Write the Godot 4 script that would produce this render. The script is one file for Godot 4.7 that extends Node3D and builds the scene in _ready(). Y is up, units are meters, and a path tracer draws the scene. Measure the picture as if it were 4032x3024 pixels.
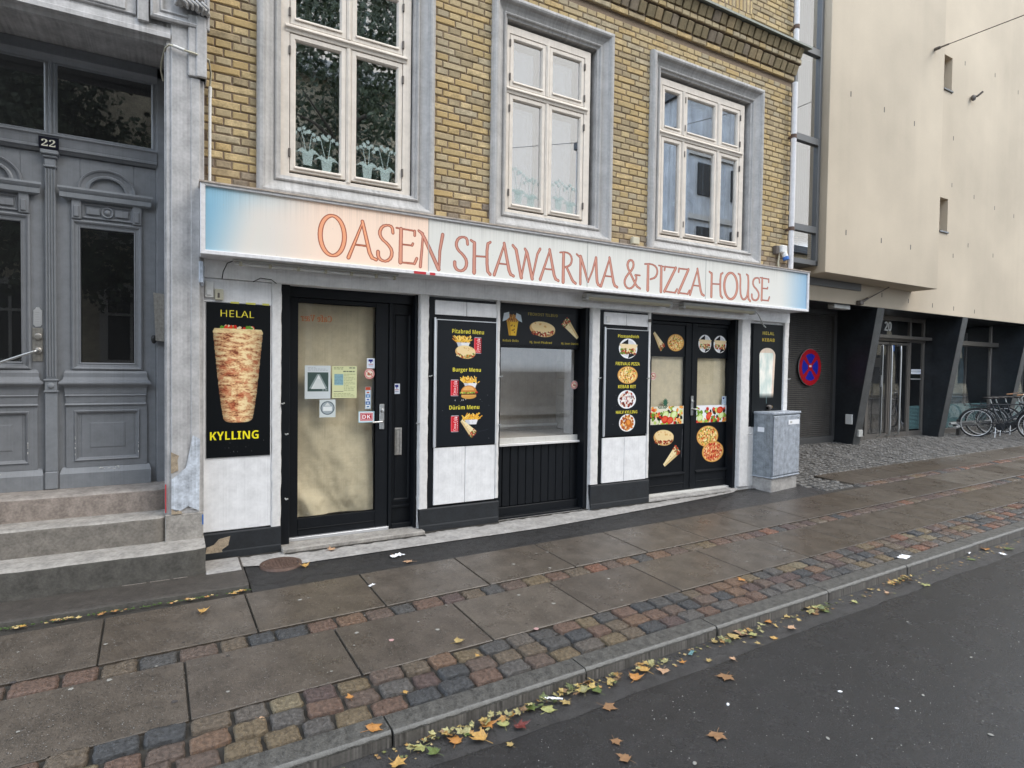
extends Node3D
# Street front of an old yellow brick house with a closed grill bar on the ground floor.
# Metres, y up. The facade is the plane z = 0, the street lies at +z, the pavement foot of the facade at y = 0.

var rng := RandomNumberGenerator.new()
var counts := {}
var M := {}
var font_sans: SystemFont
var font_serif: SystemFont
var font_plain: SystemFont

# ---------------------------------------------------------------- mesh builder
class MB:
	var v := PackedVector3Array()
	var n := PackedVector3Array()
	var t := PackedVector2Array()
	var c := PackedColorArray()
	var col := Color.WHITE
	var xf := Transform3D()
	func tri(a: Vector3, b: Vector3, d: Vector3, ua := Vector2.ZERO, ub := Vector2(1, 0), ud := Vector2(1, 1)):
		var q := (b - a).cross(d - a)
		if q.length_squared() < 1e-16: return
		q = (xf.basis * q.normalized()).normalized()
		v.append(xf * a); v.append(xf * d); v.append(xf * b)
		t.append(ua); t.append(ud); t.append(ub)
		for i in 3: n.append(q); c.append(col)
	func tri_n(a: Vector3, b: Vector3, d: Vector3, na: Vector3, nb: Vector3, nd: Vector3, ua := Vector2.ZERO, ub := Vector2.ZERO, ud := Vector2.ZERO):
		if (b - a).cross(d - a).length_squared() < 1e-18: return
		v.append(xf * a); v.append(xf * d); v.append(xf * b)
		n.append((xf.basis * na).normalized()); n.append((xf.basis * nd).normalized()); n.append((xf.basis * nb).normalized())
		t.append(ua); t.append(ud); t.append(ub)
		for i in 3: c.append(col)
	func tri_out(a: Vector3, b: Vector3, d: Vector3, o: Vector3):
		if (b - a).cross(d - a).dot(o) >= 0.0: tri(a, b, d)
		else: tri(a, d, b)
	func quad(a: Vector3, b: Vector3, d: Vector3, e: Vector3, u0 := Vector2(0, 1), u1 := Vector2(1, 0)):
		tri(a, b, d, u0, Vector2(u1.x, u0.y), u1)
		tri(a, d, e, u0, u1, Vector2(u0.x, u1.y))
	func quad_out(a: Vector3, b: Vector3, d: Vector3, e: Vector3, o: Vector3):
		tri_out(a, b, d, o); tri_out(a, d, e, o)
	func box(p: Vector3, q: Vector3, bev := 0.0):
		var lo := Vector3(minf(p.x, q.x), minf(p.y, q.y), minf(p.z, q.z))
		var hi := Vector3(maxf(p.x, q.x), maxf(p.y, q.y), maxf(p.z, q.z))
		var ce := (lo + hi) / 2.0
		var h := (hi - lo) / 2.0
		bev = minf(bev, minf(h.x, minf(h.y, h.z)) * 0.8)
		var pt := func(s: Vector3, ax: int) -> Vector3:
			var r := s * h
			for k in 3:
				if k != ax: r[k] -= s[k] * bev
			return ce + r
		for ax in 3:
			var a1 := (ax + 1) % 3
			var a2 := (ax + 2) % 3
			for sg in [-1.0, 1.0]:
				var cs := []
				for w in [[-1, -1], [1, -1], [1, 1], [-1, 1]]:
					var s := Vector3.ZERO
					s[ax] = sg; s[a1] = w[0]; s[a2] = w[1]
					cs.append(pt.call(s, ax))
				var o := Vector3.ZERO
				o[ax] = sg
				quad_out(cs[0], cs[1], cs[2], cs[3], o)
		if bev <= 0.0: return
		for ax in 3:
			var a1 := (ax + 1) % 3
			var a2 := (ax + 2) % 3
			for s1 in [-1.0, 1.0]:
				for s2 in [-1.0, 1.0]:
					var sa := Vector3.ZERO
					sa[a1] = s1; sa[a2] = s2; sa[ax] = -1.0
					var sb := sa
					sb[ax] = 1.0
					var o := Vector3.ZERO
					o[a1] = s1; o[a2] = s2
					quad_out(pt.call(sa, a1), pt.call(sa, a2), pt.call(sb, a2), pt.call(sb, a1), o)
		for i in 8:
			var s := Vector3(1 if i & 1 else -1, 1 if i & 2 else -1, 1 if i & 4 else -1)
			tri_out(pt.call(s, 0), pt.call(s, 1), pt.call(s, 2), s)
	# mitred frame round the rectangle x0..x1, y0..y1; profile: (distance outward, z), from outside inwards
	func frame(x0: float, x1: float, y0: float, y1: float, prof: Array):
		for i in prof.size() - 1:
			var o: float = prof[i][0]
			var z: float = prof[i][1]
			var p: float = prof[i + 1][0]
			var w: float = prof[i + 1][1]
			var A := [Vector3(x0 - o, y0 - o, z), Vector3(x1 + o, y0 - o, z), Vector3(x1 + o, y1 + o, z), Vector3(x0 - o, y1 + o, z)]
			var B := [Vector3(x0 - p, y0 - p, w), Vector3(x1 + p, y0 - p, w), Vector3(x1 + p, y1 + p, w), Vector3(x0 - p, y1 + p, w)]
			for k in 4:
				var l := (k + 1) % 4
				quad(A[k], A[l], B[l], B[k])
	# prism of a polygon in x,y between z0 and z1
	func prism(poly: PackedVector2Array, z0: float, z1: float):
		var p := poly
		if Geometry2D.is_polygon_clockwise(p): p = p.duplicate(); p.reverse()
		var ix := Geometry2D.triangulate_polygon(p)
		for i in range(0, ix.size(), 3):
			var a := p[ix[i]]; var b := p[ix[i + 1]]; var d := p[ix[i + 2]]
			tri_out(Vector3(a.x, a.y, z1), Vector3(b.x, b.y, z1), Vector3(d.x, d.y, z1), Vector3(0, 0, 1))
			tri_out(Vector3(a.x, a.y, z0), Vector3(b.x, b.y, z0), Vector3(d.x, d.y, z0), Vector3(0, 0, -1))
		for i in p.size():
			var a := p[i]; var b := p[(i + 1) % p.size()]
			# polygons above come out counter-clockwise in y-up axes when Godot calls them "not clockwise" in y-down axes; orient by the edge
			var e := b - a
			var o := Vector3(e.y, -e.x, 0) * (1.0 if _ccw(p) else -1.0)
			quad_out(Vector3(a.x, a.y, z0), Vector3(b.x, b.y, z0), Vector3(b.x, b.y, z1), Vector3(a.x, a.y, z1), o)
	func _ccw(p: PackedVector2Array) -> bool:
		var s := 0.0
		for i in p.size():
			var a := p[i]; var b := p[(i + 1) % p.size()]
			s += a.x * b.y - b.x * a.y
		return s > 0.0
	# profile (y, z) from the top back over the front to the bottom back, swept along x
	func mould(prof: Array, x0: float, x1: float, m0 := 0.0, m1 := 0.0):
		for i in prof.size() - 1:
			var a: Vector2 = prof[i]
			var b: Vector2 = prof[i + 1]
			quad(Vector3(x0 - m0 * a.y, a.x, a.y), Vector3(x0 - m0 * b.y, b.x, b.y), Vector3(x1 + m1 * b.y, b.x, b.y), Vector3(x1 + m1 * a.y, a.x, a.y))
		var pl := PackedVector2Array()
		for q in prof: pl.append(Vector2(q.y, q.x))
		var ix := Geometry2D.triangulate_polygon(pl)
		for i in range(0, ix.size(), 3):
			for sd in [[x0, -1.0, -m0], [x1, 1.0, m1]]:
				var P := []
				for k in 3: P.append(Vector3(sd[0] + sd[2] * pl[ix[i + k]].x, pl[ix[i + k]].y, pl[ix[i + k]].x))
				tri_out(P[0], P[1], P[2], Vector3(sd[1], 0, 0))
	func grid(rows: Array, wrap := false):
		var R := rows.size()
		var C: int = rows[0].size()
		var nr := []
		for i in R:
			var l := PackedVector3Array()
			for j in C:
				var im: PackedVector3Array = rows[maxi(i - 1, 0)]
				var ip: PackedVector3Array = rows[mini(i + 1, R - 1)]
				var cur: PackedVector3Array = rows[i]
				var jm := (j - 1 + C) % C if wrap else maxi(j - 1, 0)
				var jp := (j + 1) % C if wrap else mini(j + 1, C - 1)
				var q := (cur[jp] - cur[jm]).cross(ip[j] - im[j])
				l.append(q.normalized() if q.length_squared() > 1e-20 else Vector3.UP)
			nr.append(l)
		for i in R - 1:
			for j in (C if wrap else C - 1):
				var k := (j + 1) % C
				var ua := Vector2(float(j) / (C - 1), 1.0 - float(i) / (R - 1))
				var ub := Vector2(float(j + 1) / (C - 1), 1.0 - float(i) / (R - 1))
				var uc := Vector2(float(j + 1) / (C - 1), 1.0 - float(i + 1) / (R - 1))
				var ud := Vector2(float(j) / (C - 1), 1.0 - float(i + 1) / (R - 1))
				tri_n(rows[i][j], rows[i][k], rows[i + 1][k], nr[i][j], nr[i][k], nr[i + 1][k], ua, ub, uc)
				tri_n(rows[i][j], rows[i + 1][k], rows[i + 1][j], nr[i][j], nr[i + 1][k], nr[i + 1][j], ua, uc, ud)
	func tube(pts: Array, r: float, sides := 8, r_end := -1.0):
		if r_end < 0.0: r_end = r
		var rows := []
		var up := Vector3.ZERO
		for i in pts.size():
			var d: Vector3 = (pts[mini(i + 1, pts.size() - 1)] - pts[maxi(i - 1, 0)]).normalized()
			if up == Vector3.ZERO:
				up = d.cross(Vector3(0.31, 0.88, 0.35)).normalized()
			else:
				up = (up - d * up.dot(d)).normalized()
			var w := d.cross(up)
			var ring := PackedVector3Array()
			var rr := lerpf(r, r_end, float(i) / maxf(1.0, pts.size() - 1))
			for k in sides:
				var a := TAU * k / sides
				ring.append(pts[i] + (up * cos(a) + w * sin(a)) * rr)
			rows.append(ring)
		grid(rows, true)
		for e in [0, pts.size() - 1]:
			var ring: PackedVector3Array = rows[e]
			var o: Vector3 = pts[e] - pts[1 if e == 0 else e - 1]
			for k in sides: tri_out(pts[e], ring[k], ring[(k + 1) % sides], o)
	# profile of (radius, height) turned about y
	func lathe(prof: Array, sides := 24):
		var rows := []
		for i in prof.size():
			var ring := PackedVector3Array()
			for k in sides:
				var a := -TAU * k / sides
				ring.append(Vector3(cos(a) * prof[i].x, prof[i].y, sin(a) * prof[i].x))
			rows.append(ring)
		grid(rows, true)
	func ball(ce: Vector3, r: Vector3, seg := 10):
		var rows := []
		for i in seg / 2 + 1:
			var a := -PI / 2 + PI * i / (seg / 2)
			var ring := PackedVector3Array()
			for k in seg:
				var b := -TAU * k / seg
				ring.append(ce + Vector3(cos(a) * cos(b), sin(a), cos(a) * sin(b)) * r)
			rows.append(ring)
		grid(rows, true)
	func disc(ce: Vector3, rx: float, ry: float, th: float, sides := 24):
		# upright disc that faces +z
		for k in sides:
			var a := TAU * k / sides
			var b := TAU * (k + 1) / sides
			var pa := ce + Vector3(cos(a) * rx, sin(a) * ry, th)
			var pb := ce + Vector3(cos(b) * rx, sin(b) * ry, th)
			tri(ce + Vector3(0, 0, th), pa, pb, Vector2(0.5, 0.5), Vector2(0.5 + cos(a) * 0.5, 0.5 - sin(a) * 0.5), Vector2(0.5 + cos(b) * 0.5, 0.5 - sin(b) * 0.5))
			quad(pa - Vector3(0, 0, th), pb - Vector3(0, 0, th), pb, pa)
	func mesh() -> ArrayMesh:
		var a := []
		a.resize(Mesh.ARRAY_MAX)
		a[Mesh.ARRAY_VERTEX] = v; a[Mesh.ARRAY_NORMAL] = n; a[Mesh.ARRAY_TEX_UV] = t; a[Mesh.ARRAY_COLOR] = c
		var m := ArrayMesh.new()
		m.add_surface_from_arrays(Mesh.PRIMITIVE_TRIANGLES, a)
		return m

# ---------------------------------------------------------------- flat print: a picture in metres
class Canvas:
	var im: Image
	var x0: float
	var y1: float
	var k: float
	var g := RandomNumberGenerator.new()
	func _init(ax0: float, ay0: float, ax1: float, ay1: float, ppm: float, bg: Color, sd := 1):
		x0 = ax0; y1 = ay1; k = ppm * 2.0
		g.seed = sd
		im = Image.create(int(ceil((ax1 - ax0) * ppm)) * 2, int(ceil((ay1 - ay0) * ppm)) * 2, false, Image.FORMAT_RGBA8)
		im.fill(bg)
	func px(p: Vector2) -> Vector2:
		return Vector2((p.x - x0) * k, (y1 - p.y) * k)
	func raw(q: PackedVector2Array, col: Color):
		var lo := 1e9
		var hi := -1e9
		for p in q: lo = minf(lo, p.y); hi = maxf(hi, p.y)
		var H := im.get_height()
		var W := im.get_width()
		for y in range(maxi(0, int(ceil(lo - 0.5))), mini(H, int(floor(hi - 0.5)) + 1)):
			var s := y + 0.5
			var xs := PackedFloat32Array()
			for i in q.size():
				var a := q[i]
				var b := q[(i + 1) % q.size()]
				if (a.y <= s) != (b.y <= s): xs.append(a.x + (s - a.y) / (b.y - a.y) * (b.x - a.x))
			xs.sort()
			for i in range(0, xs.size() - 1, 2):
				var l := maxi(0, int(ceil(xs[i] - 0.5)))
				var r := mini(W, int(floor(xs[i + 1] - 0.5)) + 1)
				if r > l: im.fill_rect(Rect2i(l, y, r - l, 1), col)
	func poly(p: Array, col: Color):
		var q := PackedVector2Array()
		for w in p: q.append(px(w))
		raw(q, col)
	func ell(ce: Vector2, rx: float, ry: float, col: Color, rot := 0.0, sides := 28):
		var q := PackedVector2Array()
		for i in sides:
			var a := TAU * i / sides
			q.append(px(ce + Vector2(cos(a) * rx, sin(a) * ry).rotated(rot)))
		raw(q, col)
	func blob(ce: Vector2, r: float, col: Color):
		var q := PackedVector2Array()
		var ph := g.randf() * TAU
		for i in 7:
			var a := TAU * i / 7.0 + ph
			q.append(px(ce + Vector2(cos(a), sin(a)) * r * g.randf_range(0.6, 1.25)))
		raw(q, col)
	func rect(ax: float, ay: float, bx: float, by: float, col: Color):
		poly([Vector2(ax, ay), Vector2(bx, ay), Vector2(bx, by), Vector2(ax, by)], col)
	func line(p: Array, w: float, col: Color):
		for i in p.size() - 1:
			var d: Vector2 = (p[i + 1] - p[i])
			if d.length() < 1e-6: continue
			var o := Vector2(-d.y, d.x).normalized() * w / 2.0
			poly([p[i] + o, p[i + 1] + o, p[i + 1] - o, p[i] - o], col)
		for q in p: ell(q, w / 2, w / 2, col, 0.0, 10)
	func shade(ax: float, ay: float, bx: float, by: float, amt: float, ns: FastNoiseLite):
		# print wear: multiplies what is there by noise
		var a := px(Vector2(ax, by))
		var b := px(Vector2(bx, ay))
		for y in range(maxi(0, int(a.y)), mini(im.get_height(), int(b.y))):
			for x in range(maxi(0, int(a.x)), mini(im.get_width(), int(b.x))):
				var q := im.get_pixel(x, y)
				var f := 1.0 + ns.get_noise_2d(x, y) * amt
				im.set_pixel(x, y, Color(q.r * f, q.g * f, q.b * f, q.a))
	func scuff(ax: float, ay: float, bx: float, by: float, num: int, col: Color):
		for i in num:
			var p := Vector2(g.randf_range(ax, bx), g.randf_range(ay, by))
			blob(p, g.randf_range(0.001, 0.0035), col)
	func text(s: String, ax: float, bx: float, yb: float, yt: float, col: Color, font: Font, rot := 0.0):
		var tm := TextMesh.new()
		tm.font = font; tm.font_size = 64; tm.depth = 0.0; tm.pixel_size = 0.01; tm.curve_step = 1.0
		tm.text = "H"
		var h: PackedVector3Array = tm.get_mesh_arrays()[0]
		var hl := 1e9
		var hh := -1e9
		for p in h: hl = minf(hl, p.y); hh = maxf(hh, p.y)
		tm.text = s
		var vs: PackedVector3Array = tm.get_mesh_arrays()[0]
		var xl := 1e9
		var xh := -1e9
		for p in vs: xl = minf(xl, p.x); xh = maxf(xh, p.x)
		var ce := Vector2((ax + bx) / 2, (yb + yt) / 2)
		for i in range(0, vs.size(), 3):
			var q := PackedVector2Array()
			for j in 3:
				var w := vs[i + j]
				var p := Vector2(lerpf(ax, bx, (w.x - xl) / (xh - xl)), lerpf(yb, yt, (w.y - hl) / (hh - hl)))
				if rot != 0.0: p = ce + (p - ce).rotated(rot)
				q.append(px(p))
			raw(q, col)
	func tex() -> ImageTexture:
		im.resize(im.get_width() / 2, im.get_height() / 2, Image.INTERPOLATE_BILINEAR)
		return ImageTexture.create_from_image(im)

# ---------------------------------------------------------------- scene helpers
func numbered(parent: Node, called: String) -> String:
	var key := str(parent.get_instance_id()) + called
	var k: int = counts.get(key, 0)
	counts[key] = k + 1
	return called if k == 0 else "%s_%03d" % [called, k]

func thing(called: String, label: String, category: String, at := Vector3.ZERO, turn := 0.0, group := "") -> Node3D:
	var o := Node3D.new()
	o.name = numbered(self, called)
	add_child(o, true)
	o.position = at
	o.rotation.y = turn
	tag(o, label, category, group)
	return o

func tag(o: Node, label: String, category: String, group := ""):
	o.set_meta("label", label)
	o.set_meta("category", category)
	if group != "": o.set_meta("group", group)

func obj(parent: Node, called: String, mesh, mat: Material) -> MeshInstance3D:
	var o := MeshInstance3D.new()
	o.name = numbered(parent, called)
	o.mesh = mesh.mesh() if mesh is MB else mesh
	o.material_override = mat
	parent.add_child(o, true)
	return o

func struct(called: String, mesh, mat: Material) -> MeshInstance3D:
	var o := obj(self, called, mesh, mat)
	o.set_meta("kind", "structure")
	return o

func bx(parent: Node, called: String, p: Vector3, q: Vector3, mat: Material, bev := 0.003) -> MeshInstance3D:
	var b := MB.new()
	b.box(p, q, bev)
	return obj(parent, called, b, mat)

func lin(r: float, g: float, b: float) -> Color:
	return Color(r, g, b).linear_to_srgb()

# colour is linear; opts: tex [texture, mean, metres], bump [texture, metres, centimetres], rt rough texture, metal, spec
func mk(key: String, col: Color, rough: float, o := {}) -> StandardMaterial3D:
	var m := StandardMaterial3D.new()
	m.resource_name = key
	var k := 1.0
	if o.has("tex"):
		m.albedo_texture = o.tex[0]
		k = 1.0 / o.tex[1]
		if not o.has("uv"):
			m.uv1_triplanar = true
			m.uv1_world_triplanar = o.get("world", true)
			var s: float = 1.0 / o.tex[2]
			m.uv1_scale = o.get("scale", Vector3(s, s, s))
	m.albedo_color = Color(col.r * k, col.g * k, col.b * k).linear_to_srgb()
	m.roughness = rough
	m.metallic = o.get("metal", 0.0)
	m.metallic_specular = o.get("spec", 0.5)
	if o.has("bump"):
		m.heightmap_enabled = true
		m.heightmap_texture = o.bump[0]
		m.heightmap_scale = o.bump[1]
	if o.has("rt"):
		m.roughness_texture = o.rt
	if o.has("vc"):
		m.vertex_color_use_as_albedo = true
	M[key] = m
	return m

func noise_bytes(nn: int, sd: int, freq: float, oct: int, kind := FastNoiseLite.TYPE_SIMPLEX_SMOOTH) -> PackedByteArray:
	var f := FastNoiseLite.new()
	f.seed = sd
	f.noise_type = kind
	f.frequency = freq
	f.fractal_octaves = oct
	if oct == 1: f.fractal_type = FastNoiseLite.FRACTAL_NONE
	return f.get_seamless_image(nn, nn).get_data()

# grey variation map: linear value = base + sum of weight * noise, with random grain, dark and light specks and vertical streaks
func vtex(nn: int, sd: int, base: float, parts: Array, grain := 0.0, dark := 0.0, light := 0.0, streak := 0.0, speck := 1) -> ImageTexture:
	var acc := PackedFloat32Array()
	acc.resize(nn * nn)
	acc.fill(base)
	for p in parts:
		var b := noise_bytes(nn, sd + int(p[0] * 7919), p[0], p[2])
		var w: float = p[1] / 127.5
		for i in nn * nn: acc[i] += (b[i] - 127.5) * w
	var r := RandomNumberGenerator.new()
	r.seed = sd
	if streak > 0.0:
		var cols := noise_bytes(nn, sd + 5, 0.05, 3)
		var fade := noise_bytes(nn, sd + 6, 0.006, 2)
		for y in nn:
			for x in nn:
				acc[y * nn + x] += (cols[x + (y / 40) * 0] - 127.5) / 127.5 * streak * (fade[y * nn + x] / 255.0)
	if grain > 0.0:
		for i in nn * nn: acc[i] += r.randf_range(-grain, grain)
	for pass_ in [[dark, -0.35], [light, 0.45]]:
		for q in int(pass_[0] * nn * nn):
			var x := r.randi() % nn
			var y := r.randi() % nn
			var a: float = pass_[1] * r.randf_range(0.3, 1.0)
			for dy in speck:
				for dx in speck: acc[((y + dy) % nn) * nn + (x + dx) % nn] += a
	var lut := PackedByteArray()
	lut.resize(1025)
	for i in 1025: lut[i] = int(255.0 * pow(i / 1024.0, 1.0 / 2.2))
	var out := PackedByteArray()
	out.resize(nn * nn)
	for i in nn * nn: out[i] = lut[int(clampf(acc[i], 0.0, 1.0) * 1024.0)]
	return ImageTexture.create_from_image(Image.create_from_data(nn, nn, false, Image.FORMAT_L8, out))

func make_materials():
	var grain := vtex(512, 11, 0.72, [[0.02, 0.10, 4], [0.15, 0.06, 2]], 0.06, 0.01, 0.004)
	var blotch := vtex(512, 23, 0.70, [[0.006, 0.20, 5], [0.03, 0.16, 4]], 0.03, 0.004, 0.0)
	var streak := vtex(512, 31, 0.72, [[0.008, 0.16, 4], [0.05, 0.08, 3]], 0.03, 0.002, 0.0, 0.28)
	var slab := vtex(1024, 41, 0.56, [[0.004, 0.13, 4], [0.02, 0.10, 3], [0.2, 0.16, 2]], 0.10, 0.030, 0.012, 0.0, 3)
	var asph := vtex(1024, 53, 0.46, [[0.004, 0.10, 3], [0.03, 0.06, 2], [0.2, 0.18, 2]], 0.10, 0.05, 0.010, 0.0, 3)
	var stone := vtex(512, 61, 0.60, [[0.012, 0.26, 5], [0.05, 0.22, 4], [0.2, 0.16, 2]], 0.05, 0.02, 0.02, 0.0, 3)
	var dirty := vtex(512, 71, 0.84, [[0.008, 0.08, 5], [0.03, 0.035, 3]], 0.015, 0.003, 0.0, 0.09)
	var scrape := vtex(512, 83, 0.66, [[0.010, 0.20, 4], [0.05, 0.12, 3]], 0.02, 0.0, 0.004, 0.25)
	var wet := vtex(512, 91, 0.62, [[0.006, 0.42, 4], [0.05, 0.14, 2]], 0.08)
	M.grain = null
	# brick tones, sunless ochre to grey
	var bt := [[.45, .335, .165], [.48, .365, .19], [.42, .315, .155], [.50, .385, .21], [.41, .325, .19], [.39, .325, .215], [.45, .325, .15], [.33, .26, .155], [.43, .35, .215], [.46, .335, .16]]
	for i in bt.size():
		mk("brick%d" % i, Color(bt[i][0], bt[i][1], bt[i][2]), 0.85, {"tex": [blotch if i % 2 else grain, .70 if i % 2 else .72, 0.33], "bump": [grain, 0.25], "world": true})
	for i in 4:
		mk("old_brick%d" % i, [Color(.30, .235, .15), Color(.26, .21, .15), Color(.34, .26, .15), Color(.23, .185, .135)][i], 0.9, {"tex": [blotch, .70, 0.5], "bump": [grain, 0.3]})
	mk("brick_rest", Color(1, 1, 1), 0.85, {"tex": [grain, .72, 0.33], "vc": true})
	mk("chip_mat", Color(1, 1, 1), 0.6, {"vc": true})
	mk("mortar", Color(.225, .168, .12), 0.95, {"tex": [grain, .72, 0.3], "bump": [grain, 0.4]})
	mk("light_mortar", Color(.30, .24, .17), 0.95, {"tex": [blotch, .70, 0.3], "bump": [grain, 0.4]})
	mk("moss_brick", Color(.27, .215, .125), 0.9, {"tex": [blotch, .70, 0.4], "bump": [grain, 0.3]})
	mk("casing", Color(.41, .40, .39), 0.8, {"tex": [streak, .72, 0.9], "bump": [blotch, 0.15]})
	mk("portal", Color(.44, .432, .43), 0.8, {"tex": [streak, .72, 0.8], "bump": [blotch, 0.3]})
	mk("portal_peel", Color(.50, .54, .60), 0.8, {"tex": [scrape, .66, 0.7], "bump": [scrape, 0.3]})
	mk("bare_render", Color(.36, .29, .21), 0.95, {"tex": [blotch, .70, 0.2], "bump": [grain, 0.4]})
	mk("flashing", Color(.15, .17, .15), 0.6, {"tex": [blotch, .70, 0.5]})
	mk("window_paint", Color(.66, .60, .53), 0.5, {"tex": [dirty, .84, 0.7], "bump": [dirty, 0.05]})
	mk("window_grime", Color(.40, .34, .29), 0.7, {"tex": [blotch, .70, 0.4]})
	mk("hinge", Color(.10, .085, .075), 0.6)
	mk("door_grey", Color(.205, .215, .232), 0.42, {"tex": [dirty, .84, 0.5], "bump": [dirty, 0.03]})
	mk("door_grey_edge", Color(.23, .243, .262), 0.4, {"tex": [dirty, .84, 0.5]})
	mk("chip", Color(.7, .7, .68), 0.8)
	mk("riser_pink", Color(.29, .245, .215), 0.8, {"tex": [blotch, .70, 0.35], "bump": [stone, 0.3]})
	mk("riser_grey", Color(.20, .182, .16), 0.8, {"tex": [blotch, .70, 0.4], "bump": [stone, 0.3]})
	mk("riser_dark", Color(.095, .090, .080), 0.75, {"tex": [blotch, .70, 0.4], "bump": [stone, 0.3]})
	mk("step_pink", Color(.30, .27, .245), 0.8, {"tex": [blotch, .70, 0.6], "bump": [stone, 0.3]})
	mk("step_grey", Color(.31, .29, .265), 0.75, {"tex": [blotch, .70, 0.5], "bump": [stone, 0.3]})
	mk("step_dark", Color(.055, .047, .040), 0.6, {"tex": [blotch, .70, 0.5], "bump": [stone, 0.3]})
	mk("black_paint", Color(.008, .0095, .012), 0.45, {"tex": [dirty, .84, 0.6], "spec": 0.3})
	mk("black_plinth", Color(.011, .0135, .017), 0.7, {"tex": [blotch, .70, 0.5], "bump": [grain, 0.4]})
	mk("white_panel", Color(.76, .76, .77), 0.55, {"tex": [dirty, .84, 0.55]})
	mk("white_trim", Color(.68, .67, .66), 0.7, {"tex": [dirty, .84, 0.3], "bump": [blotch, 0.5]})
	mk("soffit_paint", Color(.86, .86, .86), 0.6, {"tex": [dirty, .84, 0.6]})
	mk("sign_frame", Color(.66, .65, .66), 0.45, {"tex": [dirty, .84, 0.25]})
	mk("aluminium", Color(.62, .63, .65), 0.35, {"metal": 0.6})
	mk("steel", Color(.55, .55, .54), 0.28, {"metal": 0.9})
	mk("brushed_steel", Color(.42, .40, .37), 0.4, {"metal": 0.8, "tex": [streak, .72, 0.15]})
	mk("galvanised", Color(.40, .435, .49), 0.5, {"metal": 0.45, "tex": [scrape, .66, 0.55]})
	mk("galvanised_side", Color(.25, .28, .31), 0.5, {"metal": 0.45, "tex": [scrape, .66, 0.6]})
	mk("plastic_white", Color(.7, .7, .68), 0.45)
	mk("plastic_grey", Color(.42, .42, .40), 0.5)
	mk("plastic_black", Color(.012, .012, .013), 0.4)
	mk("plastic_cream", Color(.50, .47, .36), 0.5)
	mk("blue", Color(.03, .13, .42), 0.4)
	mk("red_tape", Color(.5, .03, .04), 0.6)
	mk("kraft", Color(.60, .525, .36), 0.75, {"tex": [dirty, .84, 0.5]})
	mk("inner_grey", Color(.40, .365, .315), 0.8, {"tex": [dirty, .84, 0.7]})
	mk("inner_white", Color(.55, .54, .51), 0.5, {"tex": [dirty, .84, 0.7]})
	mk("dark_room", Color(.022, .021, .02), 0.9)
	mk("film", Color(.50, .62, .60), 0.7)
	M.film.albedo_color.a = 0.30
	M.film.transparency = BaseMaterial3D.TRANSPARENCY_ALPHA
	for q in [["glass", 0.06, 0.05], ["old_glass", 0.40, 0.04]]:
		var g := StandardMaterial3D.new()
		g.resource_name = q[0]
		g.albedo_color = Color(0.90, 0.95, 1.0, 0.0)
		g.roughness = 0.0
		g.transparency = BaseMaterial3D.TRANSPARENCY_ALPHA
		if q[0] == "old_glass":
			g.refraction_enabled = true
			g.refraction_scale = q[1]
		M[q[0]] = g
	# ground
	mk("road", Color(.020, .0195, .0205), 0.30, {"tex": [asph, .46, 0.9], "bump": [asph, 0.28], "rt": wet, "spec": 0.5})
	mk("road_old", Color(.052, .049, .048), 0.5, {"tex": [asph, .46, 0.6], "bump": [asph, 0.5], "rt": wet})
	mk("asphalt_strip", Color(.031, .030, .030), 0.62, {"tex": [asph, .46, 0.5], "bump": [asph, 0.35], "rt": wet})
	mk("concrete_strip", Color(.34, .325, .31), 0.7, {"tex": [blotch, .70, 0.7], "bump": [asph, 0.2]})
	for i in 5:
		mk("slab%d" % i, [Color(.088, .072, .057), Color(.095, .079, .064), Color(.082, .067, .054), Color(.100, .083, .067), Color(.086, .069, .053)][i], 0.44, {"tex": [slab, .56, 0.95], "bump": [slab, 0.12], "rt": wet})
	mk("slab_pale", Color(.128, .110, .092), 0.44, {"tex": [slab, .56, 0.95], "bump": [slab, 0.12], "rt": wet})
	var sc := [[.155, .10, .076], [.18, .115, .078], [.135, .10, .082], [.088, .086, .085], [.112, .105, .100], [.175, .135, .085], [.145, .115, .085], [.21, .105, .070], [.11, .078, .072], [.21, .175, .115], [.128, .112, .098], [.066, .069, .074]]
	for i in sc.size():
		mk("sett%d" % i, Color(sc[i][0] * 1.05, sc[i][1] * 1.02, sc[i][2] * .98), 0.38, {"tex": [stone, .60, 0.16], "bump": [stone, 1.1], "rt": wet})
	mk("sett_rest", Color(1, 1, 1), 0.55, {"tex": [stone, .60, 0.3], "vc": true, "bump": [stone, 0.4], "rt": wet})
	mk("kerb_edge", Color(.17, .166, .155), 0.7, {"tex": [slab, .56, 0.3]})
	mk("kerb_stain", Color(.115, .108, .10), 0.6, {"tex": [vtex(512, 77, 0.55, [[0.05, 0.1, 3]], 0.06, 0.0, 0.0, 0.9), .55, 0.5]})
	mk("kerb", Color(.080, .076, .068), 0.55, {"tex": [stone, .60, 0.35], "bump": [stone, 0.8], "rt": wet})
	mk("joint_sand", Color(.030, .026, .021), 0.9, {"tex": [grain, .72, 0.2], "bump": [grain, 0.5]})
	mk("iron", Color(.105, .065, .05), 0.6, {"metal": 0.3, "tex": [blotch, .70, 0.3], "bump": [grain, 0.4]})
	mk("gum", Color(.24, .23, .205), 0.7)
	mk("gum_dark", Color(.05, .043, .04), 0.7)
	mk("gum_pink", Color(.42, .25, .24), 0.6)
	mk("pebble", Color(.6, .58, .53), 0.7)
	mk("moss", Color(.06, .10, .025), 0.9)
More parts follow.
